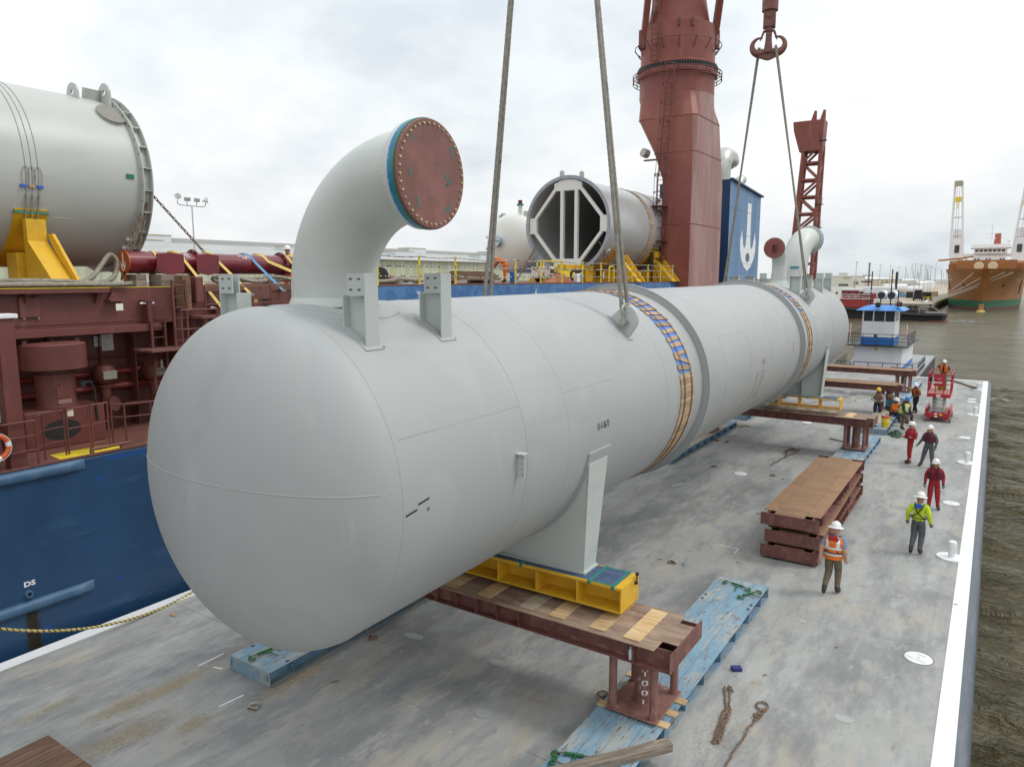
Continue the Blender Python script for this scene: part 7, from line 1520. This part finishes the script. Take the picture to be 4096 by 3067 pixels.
B().text('WEST TERMINAL', 1.6, fn=lambda q: V((.12, 60 + q.x * 2.5, 5.2 + q.y))).build('wall_lettering', mat('brown_letters', (.28, .22, .10), .7), w1, None, fix=False)
shed('lower grey warehouse farther along the quay', (-43, 430, QZ), 40, 170, 5.6, M_gry, M_gry, 10); shed('white roofed shed farthest along the quay', (-36, 470, QZ), 5, 120, 4.0, mat('office_white', (.74, .75, .73), .7), mat('office_white', (.74, .75, .73), .7), 5)
# left warehouse behind the ship
lw_ = thing('warehouse', 'long pale green warehouse with grey roof behind the ship', 'warehouse', (-85, -60, QZ))
B().box((-45, 0, 0), (0, 330, 10.1)).build('wall', mat('pale_green_cladding', (.47, .50, .38), .7, 0, [((.38, .41, .31), (1, 2.2, .05), .47, .53, 1)]), lw_, None)
B().add([(.8, -.5, 10.12), (.8, 331, 10.12), (-20, 331, 12.55), (-20, -.5, 12.55), (-46, -.5, 10.1), (-46, 331, 10.1)], [(0, 1, 2, 3), (3, 2, 5, 4)]).build('roof', mat('grey_roof', (.36, .37, .35), .6, 0, [((.42, .43, .42), (.1, .5, 1), .45, .6), ((.3, .31, .3), (2, .1, 1), .5, .7)]), lw_, None)
B().box((-22, -.5, 12.3), (-18, 331, 13.0)).build('ridge_vent', mat('ridge_grey', (.40, .41, .40), .6), lw_, None)
for i, y in enumerate((88, 112, 118, 138, 149, 163, 176, 190, 204, 221, 240)):
    d = (-19, -11)[i % 2]; z = 12.75 if d == -19 else 11.6; s_ = B().box((d - 1.6, y, z - .6), (d + 1.6, y + 5.2, z + .5)).build('skylight', mat('skylight_white', (.62, .65, .66), .5), lw_, None); B().box((d - 1.7, y - .1, z + .5), (d + 1.7, y + 5.3, z + .62)).build('skylight_rim', mat('rusty_rim', (.48, .36, .22), .8, 0, [((.6, .55, .45), .8, .45, .6)]), s_, None)
def lamp(lab, loc, h, heads, grp, s=1.):
    o = thing('lamp_post', lab, 'lamp post', loc, (0, 0, 0), grp)
    B().cyl((0, 0, 0), (0, 0, h), .16 * s, .09 * s, n=10).build('pole', mat('pole_grey', (.5, .52, .54), .5), o)
    if heads == 4:
        B().tube([(-.55, -1.85, h + .75), (-.5, -1.75, h + .15), (-.45, -1.5, h), (.0, 0, h - .05), (.45, 1.5, h - .1), (.5, 1.7, h + .05), (.55, 1.8, h + .5)], .05, 8).build('cross_arm', M_dark, o)
        for y, kind in ((-2.3, 0), (-.7, 1), (.75, 1), (2.1, 0)):
            if kind == 0: B().lathe([(.12, 0), (.25, .3), (.52, .75), (.50, .75), (.2, .3)], 20, MX.Rotation(rad(70 if y < 0 else -70), 3, 'X') @ MX.Rotation(rad(40), 3, 'Y'), (0, y * .78, h + .75)).build('lamp_head', M_white2, o)
            else: B().cyl((0, y, h - .05), (0, y, h + .55), .04, n=6).build('lamp_arm', M_dark, o); B().cb((.1, y, h + .8), (.3, .8, .5), rotm(0, 20, 15 * y)).build('lamp_head', mat('lamp_grey', (.42, .44, .42), .5), o, None)
    else:
        for y in (-.5, .6): B().cb((.2, y, h + .1), (.9, .5, .35), rotm(0, 15, 0)).build('lamp_head', M_white2, o, None)
        B().bar((0, -.9, h), (0, .9, h), .1, .1).build('cross_arm', M_galv, o, None)
    return o
lamp('tall grey light pole with four floodlights behind the left cylinder', (-60, 39.2, QZ), 21.0, 4, 'light poles').scale = (.64, .64, .64)
for i, (x, y) in enumerate(((-36, 243.7), (-36, 268.9), (-36, 297.9), (-36, 328.2), (-36, 358.4), (-36, 387.1))): lamp('pale lamp post in the left row on the far quay, %s from the office' % ords[i], (x, y, QZ), 11.8, 2, 'light poles')
for i, y in enumerate((245.9, 264.3, 283.5, 301, 312.8)): lamp('thin lamp post in the right row on the far quay, %s from the water' % ords[i], (-22, y + 20, QZ), 11.4, 2, 'light poles', .7)
# quay clutter
for i, (x, y, r, l) in enumerate(((-38, 352, 2.1, 12), (-31, 360, 1.6, 7))):
    o = thing('stored_tank', 'white cylindrical tank stored on the far quay, %s one' % ('larger', 'smaller')[i], 'tank', (x, y, QZ)); B().tube([(-l / 2 - .6, 0, r + .4), (-l / 2, 0, r + .4), (l / 2, 0, r + .4), (l / 2 + .6, 0, r + .4)], [r * .6, r, r, r * .6], 24).build('shell', M_bw, o); B().box((-l / 3, -r, 0), (l / 3, r, .8)).build('cradle', M_rusty, o, None)
for i, (x, y) in enumerate(((-20.4, 262), (-18.0, 268))):
    o = thing('forklift', '%s black and yellow forklift on the far quay apron' % ('left', 'right')[i], 'forklift', (x, y, QZ), (0, 0, 0), 'forklifts on the quay'); k = 1 - .25 * i
    B().box((-1.3 * k, -.2, .5), (1.3 * k, 3, 1.6 * k)).build('body', M_blk if i == 0 else M_yel2, o, None, bev=.1); B().box((-1.0 * k, .2, 1.6 * k), (1.0 * k, 2.2, 3.2 * k)).build('cab', M_glass, o, None); B().box((-1.1 * k, .1, 3.2 * k), (1.1 * k, 2.3, 3.35 * k)).build('cab_roof', M_blk, o, None)
    for s in (-1, 1): B().box((s * .6 - .1, -.6, .2), (s * .6 + .1, -.3, 3.6 * k)).build('mast', M_blk, o, None); B().tube([(s * 1.0 * k, .4, .5), (s * 1.4 * k, .4, .5)], .5, 14).build('wheel', M_black, o)
    B().box((.9 * k, .5, .8), (1.32 * k, 2.9, 1.5 * k)).build('side_panel', M_yel2, o, None)
for i, (x, y, a, b_, c_, m) in enumerate(((-24, 300, 6, 4, 2.2, M_blk), (-27, 320, 4, 3, 1.8, mat('cargo_tan', (.4, .33, .2), .8)), (-21, 330, 4, 4, 1.9, mat('cargo_tan', (.4, .33, .2), .8)), (-34, 300, 7, 4, 1.3, M_bw), (-28, 310, 6, 3, 1.2, mat('cargo_blue', (.15, .3, .5), .7)), (-45, 255, 5, 3, .8, M_oldwood), (-16.8, 246, .8, 9, .5, M_bw))): tag(B().box((-a / 2, -b_ / 2, 0), (a / 2, b_ / 2, c_)).build('stored_cargo', m, None, None, bev=.15, loc=(x, y, QZ)), '%s stored on the far quay' % ('black wrapped cargo bundle', 'left tan crate', 'right tan crate', 'long white cargo pack', 'blue cargo pack', 'dark timber bundle by the office', 'white sacks along the quay edge')[i], 'cargo', 'cargo on the far quay')
# ---------------------------------------------------------------- tug
tg = thing('tug', 'black-hulled harbour tug with red and white deckhouse lying off the far quay', 'tug', (-22, 190, WZ))
def loft(secs):
    """secs: list of (pos, [(half,z)...]) along x, mirrored in y"""
    vs = []; F = []; n = len(secs[0][1])
    for x, pr_ in secs:
        for h_, z in pr_: vs.append((x, -h_, z))
        for h_, z in reversed(pr_): vs.append((x, h_, z))
    m_ = 2 * n
    for i in range(len(secs) - 1):
        for j in range(m_): F.append((i * m_ + j, i * m_ + (j + 1) % m_, (i + 1) * m_ + (j + 1) % m_, (i + 1) * m_ + j))
    F += [list(range(m_))[::-1], list(range((len(secs) - 1) * m_, len(secs) * m_))]; return vs, F
M_hb = mat('tug_black', (.035, .035, .04), .5)
sec = [(-17, [(.1, .4), (.5, 4.2)]), (-14, [(2.6, 0), (3.8, 3.9)]), (-8, [(4, -.3), (4.6, 3.0)]), (0, [(4.4, -.3), (4.8, 2.3)]), (8, [(4.2, -.2), (4.7, 1.9)]), (12.4, [(3.2, .2), (4.0, 1.9)]), (13.2, [(2.2, .6), (2.8, 1.8)])]
B().add(*loft(sec)).build('hull', M_hb, tg, 30); B().add(*loft([(x, [(p[0][0] + .05, -.5), (p[0][0] + .08, .25)]) for x, p in sec])).build('boot_topping', mat('tug_red_bottom', (.25, .07, .045), .6), tg, 30)
B().tube([(x, -p[1][0] - .1, p[1][1] - .5) for x, p in sec] , .35, 8).build('fender', M_black, tg)
M_tr = mat('tug_red', (.35, .035, .03), .5)
B().box((-14, -3, 2.6), (-2.2, 3, 4.7)).build('lower_house', M_tr, tg, None, bev=.2); B().box((-14.2, -3.2, 4.7), (-2, 3.2, 4.85)).build('boat_deck', M_bw, tg, None); B().box((-8.6, -2.4, 4.85), (-4.4, 2.4, 6.7)).build('wheelhouse', M_tr, tg, None, bev=.1); B().box((-9, -2.8, 6.7), (-4, 2.8, 7.1)).build('wheelhouse_roof', M_bw, tg, None); B().box((-4.2, -2.2, 4.85), (1.0, 2.2, 6.0)).build('engine_casing', M_tr, tg, None); B().box((-4.0, -2.0, 6.0), (2.5, 2.0, 7.6)).build('upper_casing', M_bw, tg, None, bev=.2)
for x in (-8.2, -7.2, -5.6): B().box((x, -2.43, 5.5), (x + .6, -2.41, 6.3)).build('window', M_glass, tg, None)
for x in (-12.4, -10.2): B().tube([(x, -3.02, 3.6), (x, -2.98, 3.6)], .25, 12).build('porthole', M_glass, tg)
for z in (5.3, 5.8): B().tube([(-14.1, -3.1, z), (-9, -3.1, z), (-2.1, -3.1, z)], .06, 6).build('rail', M_bw, tg)
for i in range(9): B().cyl((-14 + i * 1.45, -3.1, 4.8), (-14 + i * 1.45, -3.1, 5.8), .05, n=6).build('rail_post', M_bw, tg)
B().cyl((-3.2, 0, 7), (-3.2, 0, 13.2), .12, n=8).build('mast', M_blk, tg); B().bar((-4.6, 0, 10.2), (-2.4, 0, 10.2), .2, .15).build('yard', M_blk, tg, None); B().cyl((2.6, 0, 7), (2.6, 0, 11), .25, n=10).build('funnel', M_blk, tg)
tm_ = B().tube([(.5 * cos(2 * pi * i / 16), 0, .5 * sin(2 * pi * i / 16)) for i in range(16)], .2, 8, closed=True).mesh('tyre', M_black, 180)
for x in (-13.4, -12.2, -11.0, -9.6, 3.0, 4.3): q = obj('tyre', tm_, tg); q.location = (x, -4.75 if x > 0 else -4.55, 1.5)
B().box((1.5, -2.5, 1.9), (5, 2.5, 3.1)).build('winch', M_dark, tg, None, bev=.3); B().box((-1, -3, 2.2), (9, 3, 2.6)).build('aft_deck', M_dark, tg, None); B().tube([(8, -3.5, 1.9), (8, -3.5, 3.2), (10.5, -3.3, 3.2), (12, -3, 2.2)], .1, 6).build('towing_rail', M_galv, tg)
for x in (2, 3, 4.2, 6, 7): B().tube([(x, -1.6, 3.0), (x, -1.2, 3.0)], .5, 12).build('deck_drum', M_dark, tg)
# ---------------------------------------------------------------- orange ship
osx = thing('orange_ship', 'orange-brown cargo ship with white bridge and two white crane masts, bow towards the camera', 'ship', (-3.3, 250, WZ))
M_or = mat('ship_orange', (.36, .145, .035), .5, 0, [((.30, .12, .035), (.12, .12, .2), .45, .6), ((.27, .13, .06), (.4, .1, .1), .58, .72), ((.42, .2, .07), (.3, .3, .05), .62, .75)])
def hullsec(z0f, z1f):
    vs = []; F = []
    st = [(-7, 0, 0.25), (-4, .2, 3.2), (0, .35, 6.2), (6, 1.8, 8.8), (14, 4.6, 10.3), (26, 8.2, 10.9), (40, 9.9, 10.9), (140, 10.2, 10.9)]
    NZ = 12
    for y, hw, hd in st:
        for k in range(NZ + 1):
            t = k / NZ; f = t ** 2.2 if y < 30 else t ** .6; h_ = lerp(hw, hd, f); yy = y if y > 0 else y * t; vs.append((h_, yy if y > 0 else lerp(0, y, t ** 1.5), lerp(z0f, z1f, t)))
    n = len(vs); vs += [(-x, y, z) for x, y, z in vs]; W = NZ + 1
    for s in (0, n):
        for i in range(len(st) - 1):
            for k in range(NZ): F.append((s + i * W + k, s + (i + 1) * W + k, s + (i + 1) * W + k + 1, s + i * W + k + 1))
    for i in range(len(st) - 1): F.append((i * W + NZ, (i + 1) * W + NZ, n + (i + 1) * W + NZ, n + i * W + NZ))
    for k in range(NZ): F.append((k, k + 1, n + k + 1, n + k))
    return vs, F, st, NZ
vs, F, st_, NZ = hullsec(0, 12.2); b = B(); b.add(vs, F)
b.m = [];
for f in F:
    z = sum(vs[i][2] for i in f) / len(f); b.m.append(2 if z < .9 else (1 if z < 3.2 else 0))
b.build('hull', [M_or, mat('hull_green', (.02, .13, .06), .5, 0, [((.1, .2, .14), 1, .55, .7)]), mat('boot_brown', (.13, .065, .05), .7)], osx, 40)
B().tube([(0, -.5, 0), (0, .4, 3), (0, -.6, 6.0), (0, -1.5, 8)], [.75, .55, .5, .35], 10).build('stem_bar', M_or, osx)
B().ell((0, -1.5, -.3), (1.3, 3.5, .9), 16, 10).build('bulbous_bow', mat('bow_yellow', (.45, .33, .08), .6), osx)
for s in (-1, 1):
    B().ell((s * 1.9, 4.3, 2.1), (1.2, .6, 1.0), 14, 8).build('thruster_mark', mat('pale_green_mark', (.3, .45, .38), .6), osx) if 0 else None
    B().text('SHIPNAME' if 0 else 'SEA VENTURE' if 0 else '', .1) if 0 else None
    for k in range(3): B().bar((s * (8.2 + k * .9), 16.5 + k * 4.5, 11.2), (s * (7.0 + k * 1.1), 22 + k * 4.5, 4.6), .25, .25).build('fender_strip', M_or, osx, None)
    B().cb((s * 4.6, 8.5, 7.6), (1.3, 1.2, 1.0)).build('anchor', M_dark, osx, None, bev=.2); B().cb((s * 8.4, 17.5, 9.0), (2.0, .1, .5), rotm(0, 0, 0)).build('name_board', mat('pale_letters', (.55, .48, .36), .7), osx, None)
B().box((-8, 24, 12.2), (8, 34, 15.2)).build('breakwater', M_or, osx, None); B().box((-10.4, 30, 12.2), (10.4, 100, 14.2)).build('hatch_coaming', M_or, osx, None)
for s in (-1, 1):
    B().box((s * 8.8 - 2, 44, 12), (s * 8.8 + 2, 52, 15.2)).build('crane_pedestal', mat('pale_orange', (.46, .24, .12), .6), osx, None)
    B().lathe([(.01, 3), (1.2, 3), (1.3, 2.6), (1.3, 0)], 18, MX.Rotation(rad(90), 3, 'X'), (s * 1.8, 20, 13.2)).build('windlass', mat('windlass_cream', (.6, .52, .36), .6), osx)
def mast(x, y, z0, h, lean):
    o = bpy.data.objects.new('crane_mast', None); COL.objects.link(o); o.parent = osx; o.location = (x, y, z0)
    B().add([(-2, -2, 0), (2, -2, 0), (2, 2, 0), (-2, 2, 0), (-1.6, -1.6, 7), (1.6, -1.6, 7), (1.6, 1.6, 7), (-1.6, 1.6, 7), (-1.1 + lean * .35, -1, 11), (1.1 + lean * .35, -1, 11), (1.1 + lean * .35, 1, 11), (-1.1 + lean * .35, 1, 11)], [(0, 1, 5, 4), (1, 2, 6, 5), (2, 3, 7, 6), (3, 0, 4, 7), (4, 5, 9, 8), (5, 6, 10, 9), (6, 7, 11, 10), (7, 4, 8, 11), (8, 9, 10, 11)]).build('crane_house', M_bw, o, None)
    B().box((-.7, -2.02, 3.0), (.7, -1.9, 5.6)).build('crane_window', M_glass, o, None)
    for s in (-1, 1): B().bar((s * 1.95, -1.6, 2), (s * 1.05 + lean, -1.2, h), .6, .6).build('jib_chord', M_bw, o, None)
    for t in (.28, .52, .75, .98): B().bar((lerp(-1.95, -1.05 + lean, t), -1.4, lerp(2, h, t)), (lerp(1.95, 1.05 + lean, t), -1.4, lerp(2, h, t)), .5, .5).build('jib_brace', M_bw, o, None)
    B().cb((lean * .99, -1.4, h - .6), (2.3, .8, 1.8)).build('jib_head', mat('sheave_tan', (.4, .35, .26), .6), o, None); B().cb((lean * .75, -1.8, h * .78), (1.7, .6, 1.7)).build('hook_block', M_yel2, o, None, bev=.2); B().cb((lean * .75, -1.8, h * .71), (.25, .25, 2.4)).build('hook', M_yel2, o, None)
    for x_ in (-.35, .35): B().cyl((x_ + lean * .97, -1.7, h - 1), (x_ + lean * .4, -1.7, 8), .07, n=6).build('hoist_rope', M_galv, o)
mast(-9.2, 49, 15.2, 27, -1.1); mast(8.6, 49, 15.2, 24.5, 1.0)
sup = bpy.data.objects.new('bridge_house', None); COL.objects.link(sup); sup.parent = osx; sup.location = (0, 82, 14.2)
B().box((-5.4, 0, -2), (5.4, 12, 3.6)).build('house', M_bw, sup, None); B().box((-9.6, 1, 3.6), (9.6, 10, 4.6)).build('bridge_wing', M_bw, sup, None); B().box((-5.0, -.5, 4.6), (5.6, 11, 6.6)).build('bridge', M_bw, sup, None); B().add([(-6.2, -1.2, 6.6), (6.8, -1.2, 6.6), (6.8, 11, 6.6), (-6.2, 11, 6.6), (-5.6, -.8, 8.0), (6.2, -.8, 8.0), (6.2, 11, 8), (-5.6, 11, 8)], [(0, 1, 5, 4), (1, 2, 6, 5), (2, 3, 7, 6), (3, 0, 4, 7), (4, 5, 6, 7)]).build('bridge_roof', M_bw, sup, None)
for i in range(7): B().box((-4.6 + i * 1.4, -.56, 5.2), (-3.5 + i * 1.4, -.52, 6.1)).build('window', M_glass, sup, None)
for x, z in ((-4.6, 2.2), (-3.6, 2.2), (-1.0, 2.2), (.0, 2.2), (3.4, 2.2), (4.3, 2.2), (-4.6, 0), (1.6, 0), (4.2, 0)): B().box((x, -.06, z), (x + .6, -.02, z + .55)).build('window', M_glass, sup, None)
B().cyl((.2, 5, 8), (.2, 5, 15.5), .35, .15, n=10).build('mast', M_bw, sup); B().bar((-2.2, 5, 12), (2.6, 5, 12.3), .2, .2).build('yard', M_bw, sup, None); B().bar((-1.2, 5, 10.5), (1.6, 5, 10.5), .5, .4).build('yard', M_bw, sup, None); B().cyl((2.2, 9, 8), (2.2, 9, 12.4), 1.2, 1.0, n=16).build('funnel', mat('funnel_red', (.38, .09, .06), .5), sup); B().ell((5.6, 4, 9.4), (.7, .7, .8)).build('radar_dome', M_bw, sup)
for s in (-1, 1): B().bar((s * 9.0, 5, 3.6), (s * 5.4, 5, 1.2), .3, .3).build('wing_strut', M_bw, sup, None)
B().bar((-13.5, 40, 15.5), (-9, 46, 16.2), 1.5, .5).build('gangway', M_or, osx, None); B().bar((-8, 42, 16.0), (-4.5, 44, 16.8), 2, .5).build('gangway', M_or, osx, None)
for i, (x, y, z, xe, ye) in enumerate(((1.6, 246.4, 9.6, -15.2, 249), (-1.4, 245.2, 9.8, -15.2, 249), (-5.8, 246.2, 9.4, -15.2, 250), (3.6, 248.2, 9.6, -15.2, 248))): tag(B().tube([V((x, y, z)).lerp(V((xe, ye, QZ + .3)), k / 10) - V((0, 0, .4 * sin(pi * k / 10))) for k in range(11)], .10, 6).build('mooring_line', mat('mooring_white', (.55, .52, .45), .8), None, None), 'pale mooring line from the orange ship bow to the quay, %s' % ('second from the right', 'third from the right', 'leftmost', 'rightmost')[i], 'rope', 'mooring lines of the orange ship')
# far bank
fb_ = B(); rs = random.Random(4)
fb_.box((30, 700, -2), (2500, 1400, .2)); 
tag(fb_.build('far_bank', mat('bank_earth', (.12, .12, .06), .95), None, None), kind='structure')
tr_ = B()
for i in range(900):
    x = rs.uniform(32, 1500); y = 702 + rs.uniform(0, 60); h_ = rs.uniform(3, 8); r_ = rs.uniform(2, 5)
    for k in range(5): a = rs.uniform(0, 6); tr_.ell((x + rs.gauss(0, 2), y, .2 + h_ * rs.uniform(.4, 1)), (r_ * rs.uniform(.4, .8), r_ * .6, r_ * rs.uniform(.3, .6)), 6, 4)
tag(tr_.build('far_trees', mat('far_green', (.07, .10, .04), .9, 0, [((.12, .15, .06), .4, .45, .6)]), None, None, fix=False), 'dark green tree belt on the far bank beyond the orange ship', 'trees', kind='stuff')
# distant masts behind the quay sheds
mt = B()
for i in range(28): x = rs.uniform(-70, -22); h_ = rs.uniform(5, 17); mt.cyl((x, 700 + rs.uniform(0, 60), 0), (x, 705, h_ + 4), .16, n=5)
tag(mt.build('far_masts', mat('far_mast_grey', (.45, .47, .48), .7), None, None, fix=False), 'cluster of thin pale masts and poles far beyond the quay sheds', 'masts', kind='stuff')
# drifting foam near the tug
fo = B()
for i in range(160):
    x, y = rs.gauss(-6.5, 2.2), rs.gauss(191, 3.5); a = rs.uniform(.1, .5); fo.add([(x - a * 2, y, WZ + .02), (x, y - a * .6, WZ + .03), (x + a * 2, y + .1, WZ + .02), (x, y + a * .6, WZ + .02)], [(0, 1, 2, 3)])
for i in range(220):
    x, y = rs.uniform(-14, 1.5), 68.0 + abs(rs.gauss(0, 1.2)); a = rs.uniform(.04, .2)
    if -12 < x < -4.8: continue
    fo.add([(x - a * 2, y, WZ + .02), (x, y - a * .6, WZ + .03), (x + a * 2, y + .1, WZ + .02), (x, y + a * .6, WZ + .02)], [(0, 1, 2, 3)])
tag(fo.build('foam', mat('foam_white', (.6, .6, .55), .8), None, None, fix=False), 'thin white foam on the water beside the tug stern and barge end', 'foam', kind='stuff')
